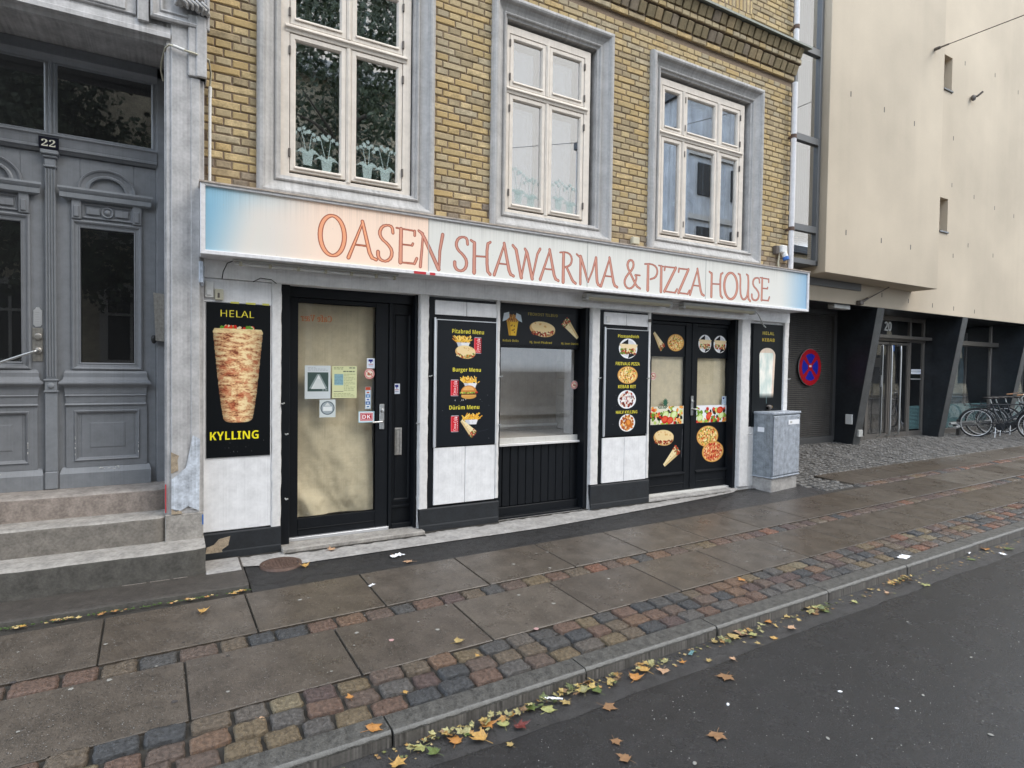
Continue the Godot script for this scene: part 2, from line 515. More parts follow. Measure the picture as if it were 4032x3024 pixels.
	# right hand building
	mk("render_beige", Color(.49, .42, .325), 0.85, {"tex": [vtex(512, 97, 0.80, [[0.004, 0.09, 4], [0.02, 0.03, 3]], 0.012, 0.0, 0.0, 0.035), .80, 9.0], "bump": [grain, 0.08]})
	mk("render_shadowless", Color(.55, .475, .37), 0.85)
	mk("black_stone", Color(.017, .020, .024), 0.32, {"tex": [blotch, .70, 1.4]})
	mk("fin_edge", Color(.060, .062, .062), 0.5, {"tex": [blotch, .70, 0.8]})
	mk("gate_metal", Color(.075, .070, .065), 0.5, {"metal": 0.3, "tex": [streak, .72, 1.5]})
	mk("gate_rail", Color(.10, .10, .10), 0.45, {"metal": 0.5})
	mk("frame_metal", Color(.155, .16, .165), 0.42, {"metal": 0.4})
	mk("frame_bronze", Color(.20, .185, .17), 0.35, {"metal": 0.6})
	mk("curtain", Color(.5, .55, .6), 0.9)
	mk("teal_blind", Color(.10, .20, .21), 0.6)
	mk("teal_wall", Color(.055, .10, .115), 0.8)
	# bicycles
	mk("bike_black", Color(.012, .014, .018), 0.3)
	mk("bike_green", Color(.016, .026, .03), 0.3)
	mk("tyre", Color(.020, .020, .021), 0.7)
	mk("rim", Color(.62, .62, .62), 0.3, {"metal": 0.8})
	mk("grip_tan", Color(.30, .15, .07), 0.7)
	mk("saddle", Color(.015, .013, .013), 0.5)
	# leaves
	var lc := [[.40, .18, .045], [.44, .26, .075], [.36, .26, .10], [.10, .135, .035], [.30, .30, .11], [.13, .025, .02], [.24, .13, .06], [.44, .27, .16]]
	for i in lc.size():
		mk("leaf%d" % i, Color(lc[i][0], lc[i][1], lc[i][2]), 0.5, {"tex": [blotch, .70, 0.08]})
	mk("paper", Color(.78, .79, .82), 0.7)
	mk("bark", Color(.07, .055, .04), 0.9, {"tex": [streak, .72, 0.6]})
	mk("foliage", Color(.030, .042, .014), 0.6)
	M.foliage.backlight_enabled = true
	M.foliage.backlight = Color(.05, .07, .02)
	mk("opp_wall", Color(.40, .34, .24), 0.9, {"tex": [blotch, .70, 4.0]})
	mk("opp_trim", Color(.36, .34, .31), 0.9)
	mk("opp_grey", Color(.33, .34, .35), 0.9, {"tex": [streak, .72, 4.0]})
	mk("roof_slate", Color(.05, .052, .056), 0.7)

# ---------------------------------------------------------------- ground
const SLOPE := -0.04      # cross fall of the pavement towards the kerb
const SKEW := -0.030      # the paving rows run a little towards the facade on the right

func gy(z: float) -> float:
	return SLOPE * maxf(z, -2.4) if z < 3.0 else SLOPE * 3.0

# paving coordinates: u along the row, w across it
func pv(u: float, w: float, h := 0.0) -> Vector3:
	var z := w + SKEW * u
	return Vector3(u - SKEW * w * 0.0, gy(z) + h, z)

func pave_xf() -> Transform3D:
	# maps local (u, h, w) onto the sloping, skewed paving plane
	return Transform3D(Vector3(1, SLOPE * SKEW, SKEW).normalized(), Vector3(0, 1, 0.04).normalized(), Vector3(-SKEW * 0.9, SLOPE, 1).normalized(), Vector3.ZERO)

func slab_mesh(lx: float, lz: float, th: float, bev: float) -> MB:
	var b := MB.new()
	b.box(Vector3(0, -th, 0), Vector3(lx, 0, lz), bev)
	return b

func sett_mesh(sd: int, lx: float, lz: float) -> ArrayMesh:
	var b := MB.new()
	var r := RandomNumberGenerator.new()
	r.seed = sd
	var FX := [0.0, 0.02, 0.11, 0.30, 0.50, 0.70, 0.89, 0.98, 1.0]
	var FZ := [0.0, 0.025, 0.13, 0.37, 0.63, 0.87, 0.975, 1.0]
	var rows := []
	for j in FZ.size():
		var row := PackedVector3Array()
		for i in FX.size():
			var fi: float = FX[i]
			var fj: float = FZ[j]
			var x := (fi - 0.5) * 2.0
			var z := (0.5 - fj) * 2.0
			# rounded rectangle outline
			var k := pow(pow(absf(x), 9.0) + pow(absf(z), 9.0), 1.0 / 9.0)
			var mx := maxf(absf(x), absf(z))
			var f := mx / k if k > 1e-4 else 1.0
			var px := x * f * lx / 2.0 * (1.0 + r.randf_range(-0.045, 0.045))
			var pz := z * f * lz / 2.0 * (1.0 + r.randf_range(-0.045, 0.045))
			var h := 0.0055 * (1.0 - pow(mx, 5.0)) + r.randf_range(-0.0042, 0.0042)
			if i == 0 or j == 0 or i == FX.size() - 1 or j == FZ.size() - 1: h = -0.03
			row.append(Vector3(px, h, pz))
		rows.append(row)
	b.grid(rows)
	return b.mesh()

func build_ground():
	var b := MB.new()
	b.xf = Transform3D.IDENTITY
	# the road: one sheet that reaches the horizon
	b.quad(Vector3(-300, -0.172, 300), Vector3(300, -0.172, 300), Vector3(300, -0.172, -300), Vector3(-300, -0.172, -300))
	struct("ground", b, M.road_old)
	# a gutter strip of older asphalt stays free along the kerb; the newer surface has a ragged edge
	var rd := MB.new()
	var rows := [PackedVector3Array(), PackedVector3Array(), PackedVector3Array()]
	var ed := FastNoiseLite.new()
	ed.seed = 4
	ed.frequency = 0.7
	for i in 260:
		var u := -6.0 + i * 0.12
		var zz := 2.885 - 0.026 * u + ed.get_noise_1d(u) * 0.035 + ed.get_noise_1d(u * 7.0) * 0.012
		rows[2].append(Vector3(u, -0.170, zz))
		rows[1].append(Vector3(u, -0.1625, zz + 0.02))
		rows[0].append(Vector3(u, -0.1625, 14.0))
	rd.grid(rows)
	struct("road", rd, M.road)
	# bed of sand under all paving
	b = MB.new()
	for p in [[-3.0, 0.0], [0.0, 14.0], [14.0, 45.0]]:
		b.quad(pv(p[0], 2.62, -0.014), pv(p[1], 2.62, -0.014), pv(p[1], 0.5 if p[0] < 7 else 0.0, -0.014), pv(p[0], 0.5, -0.014))
	struct("paving_bed", b, M.joint_sand)
	# ---- kerb: dressed stones of different length
	var kerb := Node3D.new()
	kerb.name = "kerb"
	kerb.set_meta("kind", "structure")
	add_child(kerb, true)
	var cuts := [-2.6, -1.1, 0.10, 0.845, 1.93, 2.98, 4.2, 5.35, 6.6, 7.8, 9.0, 10.2, 11.5, 12.9, 14.4, 16.0, 17.8, 19.8, 22.0, 25.0, 29.0]
	for i in cuts.size() - 1:
		var k := MB.new()
		var pr := []
		for q in [[0.0, 0.0], [0.004, 0.01], [0.004, 0.118], [-0.002, 0.130], [-0.014, 0.137], [-0.09, 0.142]]: pr.append(Vector2(q[0], q[1]))
		pr.append(Vector2(-0.09, 0.0))
		k.mould(pr, 0.0, cuts[i + 1] - cuts[i] - 0.008)
		var o := obj(kerb, "kerb_stone", k, M.kerb)
		var t := pave_xf()
		t.origin = pv(cuts[i], 2.545 + rng.randf_range(-0.004, 0.004), 0.0)
		o.transform = t
		var L: float = cuts[i + 1] - cuts[i] - 0.010
		var wb := MB.new()
		var wr := [PackedVector3Array(), PackedVector3Array(), PackedVector3Array()]
		var nn := int(L * 40) + 2
		for j in nn + 1:
			var x := L * j / nn
			var e := rng.randf_range(0.0, 0.006)
			wr[0].append(Vector3(x, -0.006 - e, 0.1365))
			wr[1].append(Vector3(x, -0.0005, 0.1325))
			wr[2].append(Vector3(x, 0.0046, 0.1265 - e * 0.6))
		wb.grid(wr)
		obj(o, "worn_edge", wb, M.kerb_edge)
		wb = MB.new()
		wb.quad(Vector3(0.004, -0.085, 0.1432), Vector3(L - 0.004, -0.085, 0.1432), Vector3(L - 0.004, -0.016, 0.1392), Vector3(0.004, -0.016, 0.1392))
		obj(o, "stained_face", wb, M.kerb_stain)
	# ---- slabs
	var pave := Node3D.new()
	pave.name = "pavement"
	pave.set_meta("kind", "structure")
	add_child(pave, true)
	var vs := []
	var rowdef := [[0.84, 0.605, -0.354, 0.78, -4, 36], [1.60, 0.572, 0.057, 0.785, -4, 36]]
	for rdf in rowdef:
		var ms := slab_mesh(rdf[3] - 0.010, rdf[1] - 0.006, 0.02, 0.003).mesh()
		for k in range(rdf[4], rdf[5]):
			var o := obj(pave, "paving_slab", ms, M["slab%d" % (rng.randi() % 5)] if k < 12 or rng.randf() < 0.6 else M.slab_pale)
			var t := pave_xf()
			t.origin = pv(rdf[2] + k * rdf[3], rdf[0], rng.randf_range(-0.0006, 0.0006))
			t.basis = t.basis.rotated(Vector3(1, 0, 0), rng.randf_range(-0.0008, 0.0008)).rotated(Vector3.UP, rng.randf_range(-0.002, 0.002))
			o.transform = t
	# third row of slabs in front of the forecourt
	var m3 := slab_mesh(0.772, 0.60, 0.02, 0.003).mesh()
	for k in range(0, 26):
		var o := obj(pave, "paving_slab", m3, M["slab%d" % (rng.randi() % 5)] if rng.randf() < 0.8 else M.slab_pale)
		var t := pave_xf()
		t.origin = pv(8.16 + k * 0.78, 0.075, rng.randf_range(-0.002, 0.002))
		o.transform = t
	# ---- setts
	var protos := []
	for i in 8: protos.append(sett_mesh(100 + i, 0.150, 0.118))
	var thin := []
	for i in 6: thin.append(sett_mesh(200 + i, 0.172, 0.138))
	var band := Node3D.new()
	band.name = "sett_band"
	band.set_meta("kind", "structure")
	add_child(band, true)
	var rest := MultiMesh.new()
	rest.transform_format = MultiMesh.TRANSFORM_3D
	rest.use_colors = true
	rest.mesh = protos[2]
	var rt := []
	var rc := []
	var sc := [Color(.15, .09, .065), Color(.17, .105, .07), Color(.13, .09, .072), Color(.09, .088, .088), Color(.12, .11, .10), Color(.16, .125, .085), Color(.10, .075, .068)]
	var made := 0
	for row in 3:
		var u := -1.6 + row * 0.07
		while u < 26.0:
			var s := rng.randf_range(0.86, 1.14)
			var t := pave_xf()
			t.origin = pv(u + 0.075 * s, 2.232 + row * 0.124 + rng.randf_range(-0.005, 0.005), rng.randf_range(-0.006, 0.005))
			t.basis = t.basis.rotated(Vector3.UP, rng.randf_range(-0.07, 0.07)).rotated(Vector3(1, 0, 0), rng.randf_range(-0.03, 0.03)).rotated(Vector3(0, 0, 1), rng.randf_range(-0.03, 0.03)) * Basis.from_scale(Vector3(s, 1, rng.randf_range(0.92, 1.0)))
			if u < 11.2:
				obj(band, "sett", protos[rng.randi() % 8], M["sett%d" % [0, 0, 1, 1, 2, 2, 3, 3, 4, 4, 5, 5, 6, 6, 7, 8, 8, 9, 10, 10, 11, 11][rng.randi() % 22]]).transform = t
				made += 1
			else:
				rt.append(t); rc.append(sc[rng.randi() % sc.size()])
			u += 0.150 * s + 0.013
	_multi(band, "far_setts", rest, rt, rc, M.sett_rest)
	var line := Node3D.new()
	line.name = "sett_row"
	line.set_meta("kind", "structure")
	add_child(line, true)
	var u := -2.2
	rt = []; rc = []
	while u < 28.0:
		var s := rng.randf_range(0.78, 1.18)
		for lane in ([1.522] if u < 8.0 else [1.522, 0.74]):
			var t := pave_xf()
			t.origin = pv(u + 0.086 * s, lane, rng.randf_range(-0.005, 0.0))
			t.basis = t.basis.rotated(Vector3.UP, rng.randf_range(-0.03, 0.03)).rotated(Vector3(0, 0, 1), rng.randf_range(-0.02, 0.02)) * Basis.from_scale(Vector3(s, 1, rng.randf_range(0.92, 1.0)))
			if u < 14.0:
				obj(line, "sett", thin[rng.randi() % 6], M["sett%d" % [0, 1, 2, 3, 8, 8, 5, 7, 11, 2, 2, 0, 6][rng.randi() % 13]]).transform = t
			else:
				rt.append(t); rc.append(sc[rng.randi() % sc.size()])
		u += 0.172 * s + 0.010
	var r2 := MultiMesh.new()
	r2.transform_format = MultiMesh.TRANSFORM_3D
	r2.use_colors = true
	r2.mesh = thin[1]
	_multi(line, "far_setts", r2, rt, rc, M.sett_rest)
	# ---- forecourt of small cobbles before the right hand building
	rt = []; rc = []
	var fc := MultiMesh.new()
	fc.transform_format = MultiMesh.TRANSFORM_3D
	fc.use_colors = true
	fc.mesh = sett_mesh(300, 0.098, 0.098)
	var w := 0.66
	while w > -2.6:
		u = 7.35 + rng.randf_range(0, 0.1)
		while u < (30.0 if w < 0.04 else 8.05):
			var s := rng.randf_range(0.8, 1.2)
			var zz := w + 0.03 + SKEW * u
			rt.append(Transform3D(Basis(Vector3.UP, rng.randf_range(-0.1, 0.1)) * Basis.from_scale(Vector3(s, 1.3, 1)), Vector3(u, gy(zz) + rng.randf_range(-0.006, 0.004), zz)))
			var q := rng.randf_range(0.65, 1.25)
			rc.append(Color(.125 * q, .120 * q, .114 * q))
			u += 0.1 * s + 0.012
		w -= 0.108
	var fo := _multi(self, "forecourt_cobbles", fc, rt, rc, M.sett_rest)
	tag(fo, "small grey cobbles of the forecourt between pavement and dark glass entrances", "cobbles")
	# small cobbles round the foot of the cabinet
	b = MB.new()
	for q in [[7.2, 0.9, -0.06, 31.0, -0.06], ]:
		b.quad(Vector3(7.2, gy(0.6) - 0.03, 0.6), Vector3(32, gy(0.1) - 0.03, 0.1), Vector3(32, gy(-2.9) - 0.03, -2.9), Vector3(7.2, gy(-2.9) - 0.03, -2.9))
	struct("forecourt_bed", b, M.joint_sand)
	# ---- strips along the foot of the facade
	b = MB.new()
	var cs := [[-0.1, 0.30, 0.30], [0.44, 0.30, 0.30], [0.85, 0.415, 0.40], [2.0, 0.40, 0.40], [3.1, 0.40, 0.4], [4.0, 0.33, 0.3], [5.2, 0.22, 0.2], [6.1, 0.115, 0.1], [6.3, 0.02, 0.0]]
	for i in cs.size() - 1:
		var a: Array = cs[i]
		var d: Array = cs[i + 1]
		b.quad(Vector3(a[0], gy(a[1]) + 0.004, a[1]), Vector3(d[0], gy(d[1]) + 0.004, d[1]), Vector3(d[0], 0.006, -0.5), Vector3(a[0], 0.006, -0.5))
	struct("concrete_strip", b, M.concrete_strip)
	b = MB.new()
	var zn := FastNoiseLite.new()
	zn.frequency = 1.5
	var ra := [PackedVector3Array(), PackedVector3Array()]
	for i in 120:
		var x := 0.47 + i * 0.0465
		var near := 0.845 + SKEW * x
		near = lerpf(near, 0.20, smoothstep(4.9, 6.0, x)) + zn.get_noise_1d(x * 3.0) * 0.012
		var far := edge_at(cs, x) - 0.045
		ra[0].append(Vector3(x, gy(near) - 0.006 + zn.get_noise_1d(x) * 0.002 + 0.004, near))
		ra[1].append(Vector3(x, gy(far) - 0.004, far))
	b.grid(ra)
	struct("asphalt_strip", b, M.asphalt_strip)
	b = MB.new()
	b.quad(Vector3(4.4, gy(.72) - 0.007, .72), Vector3(7.5, gy(.63) - 0.007, .63), Vector3(7.5, -0.005, -0.05), Vector3(4.4, -0.005, -0.05))
	struct("worn_asphalt", b, M.road_old)
	# dirt gathered where the facade meets the ground
	b = MB.new()
	for sp in [[0.21, 0.76, 0.066], [0.78, 1.98, 0.138], [1.96, 2.78, 0.066], [2.80, 3.90, 0.02], [3.91, 4.74, 0.066], [4.74, 6.26, 0.06], [6.27, 7.19, 0.064]]:
		var da := [PackedVector3Array(), PackedVector3Array()]
		var nd := int((sp[1] - sp[0]) * 30)
		for i in nd + 1:
			var x := lerpf(sp[0], sp[1], float(i) / nd)
			var wd: float = 0.012 + 0.05 * maxf(0.0, zn.get_noise_1d(x * 4.0) + 0.15) + rng.randf_range(0.0, 0.008)
			da[0].append(Vector3(x, (0.006 - 0.0008) + (gy(0.3) + 0.004 - 0.006) * (sp[2] + wd + 0.5) / 0.9 + 0.003, sp[2] + wd))
			da[1].append(Vector3(x, 0.006 + (gy(0.3) + 0.004 - 0.006) * (sp[2] + 0.5) / 0.9 + 0.003, sp[2]))
		b.grid(da)
	var dirt := struct("gathered_dirt", b, M.joint_sand)
	dirt.set_meta("kind", "stuff")
	tag(dirt, "dark dirt gathered along the foot of the shop front", "dirt")
	# gum and spots trodden into the slabs
	var spots := Node3D.new()
	tag(thing_from(spots, "gum_spots"), "pale trodden gum spots scattered over the brown paving slabs", "gum spots")
	spots.set_meta("kind", "stuff")
	for set_ in [["gum", 70], ["gum_dark", 26], ["gum_pink", 2]]:
		var g := MB.new()
		for i in set_[1]:
			var p := pv(rng.randf_range(-0.9, 8.0), rng.randf_range(0.9, 2.12), 0.0015)
			if set_[0] == "gum_pink": p = [pv(1.1, 1.893, 0.0015), pv(1.93, 2.175, 0.006)][i]
			var r := rng.randf_range(0.006, 0.016)
			if set_[0] == "gum_pink": r = 0.017
			var ring := []
			for k in 9:
				var a := TAU * k / 9
				ring.append(p + Vector3(cos(a) * r * rng.randf_range(0.75, 1.1), 0, sin(a) * r * rng.randf_range(0.75, 1.1)))
			for k in 9: g.tri_out(p + Vector3(0, 0.001, 0), ring[k], ring[(k + 1) % 9], Vector3.UP)
		obj(spots, "gum_spot", g, M[set_[0]]).set_meta("kind", "stuff")
	# stone chips in the slab faces and in the road surface
	var chip := MB.new()
	chip.ball(Vector3.ZERO, Vector3(1, 0.35, 1), 4)
	for q in [["slab_aggregate", "pale and dark stone chips showing in the brown slabs", 0], ["road_aggregate", "fine stone chips showing in the dark wet road surface", 1]]:
		var cm := MultiMesh.new()
		cm.transform_format = MultiMesh.TRANSFORM_3D
		cm.use_colors = true
		cm.mesh = chip.mesh()
		var ct := []
		var cc := []
		for i in (17000 if q[2] == 0 else 14000):
			var f := pow(rng.randf(), 1.6)
			var p: Vector3
			if q[2] == 0:
				var lane := rng.randf_range(0.85, 1.44) if rng.randf() < 0.5 else rng.randf_range(1.61, 2.16)
				p = pv(-1.0 + f * 9.0, lane, 0.0008)
			else:
				p = Vector3(-0.2 + f * 10.0, -0.1624, rng.randf_range(2.9, 5.0))
				if p.z < 2.93 - 0.026 * p.x: continue
			var s := rng.randf_range(0.0011, 0.0029)
			var v := rng.randf_range(0.12, 0.40) if rng.randf() < 0.62 else rng.randf_range(0.012, 0.03)
			if q[2] == 1: v *= 0.55
			ct.append(Transform3D(Basis(Vector3.UP, rng.randf() * TAU) * Basis.from_scale(Vector3(s, s * 0.6, s * rng.randf_range(0.6, 1.4))), p))
			cc.append(Color(v, v * 0.96, v * 0.90))
		tag(_multi(self, q[0], cm, ct, cc, M.chip_mat), q[1], "stone chips")
	# light grit on the new road surface
	var gr := MB.new()
	for i in 800:
		var p := Vector3(rng.randf_range(0.6, 9.0), -0.162, rng.randf_range(2.95, 4.9))
		var r := rng.randf_range(0.0012, 0.0036)
		gr.ball(p, Vector3(r, r * 0.7, r), 4)
	var go := struct("road_grit", gr, M.pebble)
	go.set_meta("kind", "stuff")
	tag(go, "tiny pale grit scattered over the dark wet road surface", "grit")
	# round iron cover by the end of the steps
	var mc := thing("manhole_cover", "rusty round iron cover beside the end of the stone steps", "manhole cover", Vector3(0.72, gy(0.36) + 0.004, 0.36))
	var lm := MB.new()
	lm.lathe([Vector2(0.121, -0.02), Vector2(0.121, 0.002), Vector2(0.118, 0.007), Vector2(0.0, 0.007)], 40)
	for a in range(-4, 5):
		for c in range(-4, 5):
			if Vector2(a, c).length() < 4.4: lm.box(Vector3(a * 0.024 - 0.008, 0.006, c * 0.024 - 0.008), Vector3(a * 0.024 + 0.008, 0.0095, c * 0.024 + 0.008), 0.001)
	obj(mc, "lid", lm, M.iron)
	lm = MB.new()
	lm.lathe([Vector2(0.156, -0.02), Vector2(0.150, 0.006), Vector2(0.124, 0.005), Vector2(0.124, -0.02)], 40)
	obj(mc, "rim", lm, M.iron)

func edge_at(cs: Array, x: float) -> float:
	for i in cs.size() - 1:
		if x <= cs[i + 1][0]: return lerpf(cs[i][1], cs[i + 1][1], clampf((x - cs[i][0]) / (cs[i + 1][0] - cs[i][0]), 0.0, 1.0))
	return 0.0

func thing_from(o: Node3D, called: String) -> Node3D:
	o.name = numbered(self, called)
	add_child(o, true)
	return o

func _multi(parent: Node, called: String, mm: MultiMesh, tr: Array, cl: Array, mat: Material) -> MultiMeshInstance3D:
	mm.instance_count = tr.size()
	for i in tr.size():
		mm.set_instance_transform(i, tr[i])
		if mm.use_colors: mm.set_instance_color(i, cl[i])
	var o := MultiMeshInstance3D.new()
	o.name = numbered(parent, called)
	o.multimesh = mm
	o.material_override = mat
	o.set_meta("kind", "stuff")
	parent.add_child(o, true)
	return o

# ---------------------------------------------------------------- the brick house
const WIN := [[0.578, 2.078, 0.789, 1.848, [1.318]], [2.668, 4.145, 2.858, 3.866, [3.352]], [4.690, 6.606, 4.892, 6.318, [5.285, 5.884]]]
const CY0 := 2.878      # lower edge of the window casings
const CY1 := 5.130
const FY0 := 3.055      # window frame
const FY1 := 4.875
const TRY := 4.275      # transom

func brick_mesh(sd: int, lx: float) -> ArrayMesh:
	# unit brick with worn arrises, origin at the lower left front corner
	var r := RandomNumberGenerator.new()
	r.seed = sd
	var b := MB.new()
	var hy := 0.0535
	var e := 0.0055
	var back := []
	var front := []
	for q in [[0, 0], [1, 0], [1, 1], [0, 1]]:
		var x: float = q[0] * lx + r.randf_range(-0.0015, 0.0015)
		var y: float = q[1] * hy + r.randf_range(-0.0015, 0.0015)
		back.append(Vector3(x, y, -0.03))
		var ins := e * r.randf_range(0.5, 2.4)
		front.append(Vector3(x - (q[0] * 2 - 1) * ins, y - (q[1] * 2 - 1) * ins * 0.8, r.randf_range(-0.001, 0.0015)))
	var mid := []
	for i in 4: mid.append(Vector3(back[i].x, back[i].y, -0.005 + r.randf_range(-0.001, 0.001)))
	for i in 4:
		var j := (i + 1) % 4
		b.quad(back[i], back[j], mid[j], mid[i])
		b.quad(mid[i], mid[j], front[j], front[i])
	b.quad(front[0], front[1], front[2], front[3])
	return b.mesh()

func build_house() -> Node3D:
	var h := thing("brick_house", "old yellow brick house with grey framed windows above a closed grill bar", "building")
	# masonry behind the face bricks, with the window openings left free
	var core := MB.new()
	var zf := -0.010
	var zb := -0.40
	var xs := [0.10, 0.66, 2.00, 2.75, 4.06, 4.77, 6.53, 7.205]
	for i in [0, 2, 4, 6]: core.box(Vector3(xs[i], 2.33, zf), Vector3(xs[i + 1], 7.6, zb))
	for w in [[0.66, 2.00], [2.75, 4.06], [4.77, 6.53]]:
		core.box(Vector3(w[0], 2.33, zf), Vector3(w[1], 2.96, zb))
		core.box(Vector3(w[0], 5.06, zf), Vector3(w[1], 7.6, zb))
	obj(h, "masonry", core, M.mortar)
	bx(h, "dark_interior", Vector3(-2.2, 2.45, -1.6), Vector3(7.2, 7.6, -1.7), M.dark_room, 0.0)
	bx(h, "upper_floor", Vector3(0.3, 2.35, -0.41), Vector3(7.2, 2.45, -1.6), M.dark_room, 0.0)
	# rear volume and right flank of the house
	var rear := MB.new()
	rear.box(Vector3(-2.6, 0.0, -1.75), Vector3(7.2, 7.6, -6.0))
	rear.box(Vector3(7.10, 2.33, -0.41), Vector3(7.2, 7.6, -1.75))
	rear.box(Vector3(-2.6, 7.6, 0.0), Vector3(7.2, 7.8, -6.0))
	obj(h, "rear_wall", rear, M.brick3)
	# ---- face bricks: header and stretcher courses alternate
	var hp := []
	var sp := []
	for i in 5:
		hp.append(brick_mesh(900 + i, 0.110))
		sp.append(brick_mesh(950 + i, 0.232))
	var todo := []
	var course := 0.0657
	var row := 0
	var y := 2.775
	var holes := []
	for w in WIN: holes.append(Rect2(w[0] + 0.02, CY0 + 0.02, w[1] - w[0] - 0.04, CY1 - CY0 - 0.04))
	holes.append(Rect2(0.1, 5.385, 7.8, 0.475))
	holes.append(Rect2(4.45, 5.93, 1.93, 1.3))
	while y < 7.5:
		var head := row % 2 == 0
		var lx := 0.110 if head else 0.232
		var stepx := 0.1215 if head else 0.243
		var x: float = 0.165 - (0.0 if head else [0.06, 0.1815][(row / 2) % 2])
		while x < 7.205:
			var a := maxf(x, 0.205)
			var e := minf(x + lx, 7.208)
			var segs := [[a, e]]
			for r in holes:
				if y + 0.0545 > r.position.y and y < r.end.y:
					var out := []
					for s in segs:
						if s[1] <= r.position.x or s[0] >= r.end.x: out.append(s)
						else:
							if s[0] < r.position.x: out.append([s[0], r.position.x])
							if s[1] > r.end.x: out.append([r.end.x, s[1]])
					segs = out
			for s in segs:
				if s[1] - s[0] > 0.02:
					var mid := Vector3((s[0] + s[1]) / 2, y, 0)
					var sz: float = (s[1] - s[0]) / (mid.distance_squared_to(Vector3(0, 1.51, 5.15)))
					# what the photograph shows: to the left the frame ends lower
					var seen := y < 4.55 + 0.31 * mid.x and (y > 2.82)
					todo.append([sz if seen else 0.0, s[0], y, s[1] - s[0], head])
			x += stepx
		y += course
		row += 1
	todo.sort_custom(func(p, q): return p[0] > q[0])
	var hm := MultiMesh.new()
	var sm := MultiMesh.new()
	var tr := [[], []]
	var cl := [[], []]
	for mm in [hm, sm]:
		mm.transform_format = MultiMesh.TRANSFORM_3D
		mm.use_colors = true
	hm.mesh = hp[1]
	sm.mesh = sp[3]
	for i in todo.size():
		var q: Array = todo[i]
		var fl: float = 0.110 if q[4] else 0.232
		var t := Transform3D(Basis.from_scale(Vector3(q[3] / fl, rng.randf_range(0.97, 1.02), 1)), Vector3(q[1], q[2], rng.randf_range(-0.003, 0.002)))
		var old: bool = q[2] < 3.02 + rng.randf_range(-0.05, 0.12) and rng.randf() < 0.8
		if i < 240:
			var mt: Material = M["old_brick%d" % (rng.randi() % 4)] if old else M["brick%d" % (rng.randi() % 10)]
			obj(h, "brick", (hp if q[4] else sp)[rng.randi() % 5], mt).transform = t
		else:
			var k := 0 if q[4] else 1
			tr[k].append(t)
			var c: Color = [Color(.45, .335, .165), Color(.48, .365, .19), Color(.42, .315, .155), Color(.49, .38, .205), Color(.41, .325, .19), Color(.39, .325, .215), Color(.33, .26, .155), Color(.45, .35, .20)][rng.randi() % 8]
			if old: c = [Color(.28, .22, .145), Color(.25, .205, .15), Color(.22, .18, .14), Color(.33, .25, .15)][rng.randi() % 4]
			cl[k].append(c)
	_multi(h, "header_bricks", hm, tr[0], cl[0], M.brick_rest)
	_multi(h, "stretcher_bricks", sm, tr[1], cl[1], M.brick_rest)
	build_cornice(h, hp, sp)
	for i in 3: build_window(h, WIN[i], i)
	return h

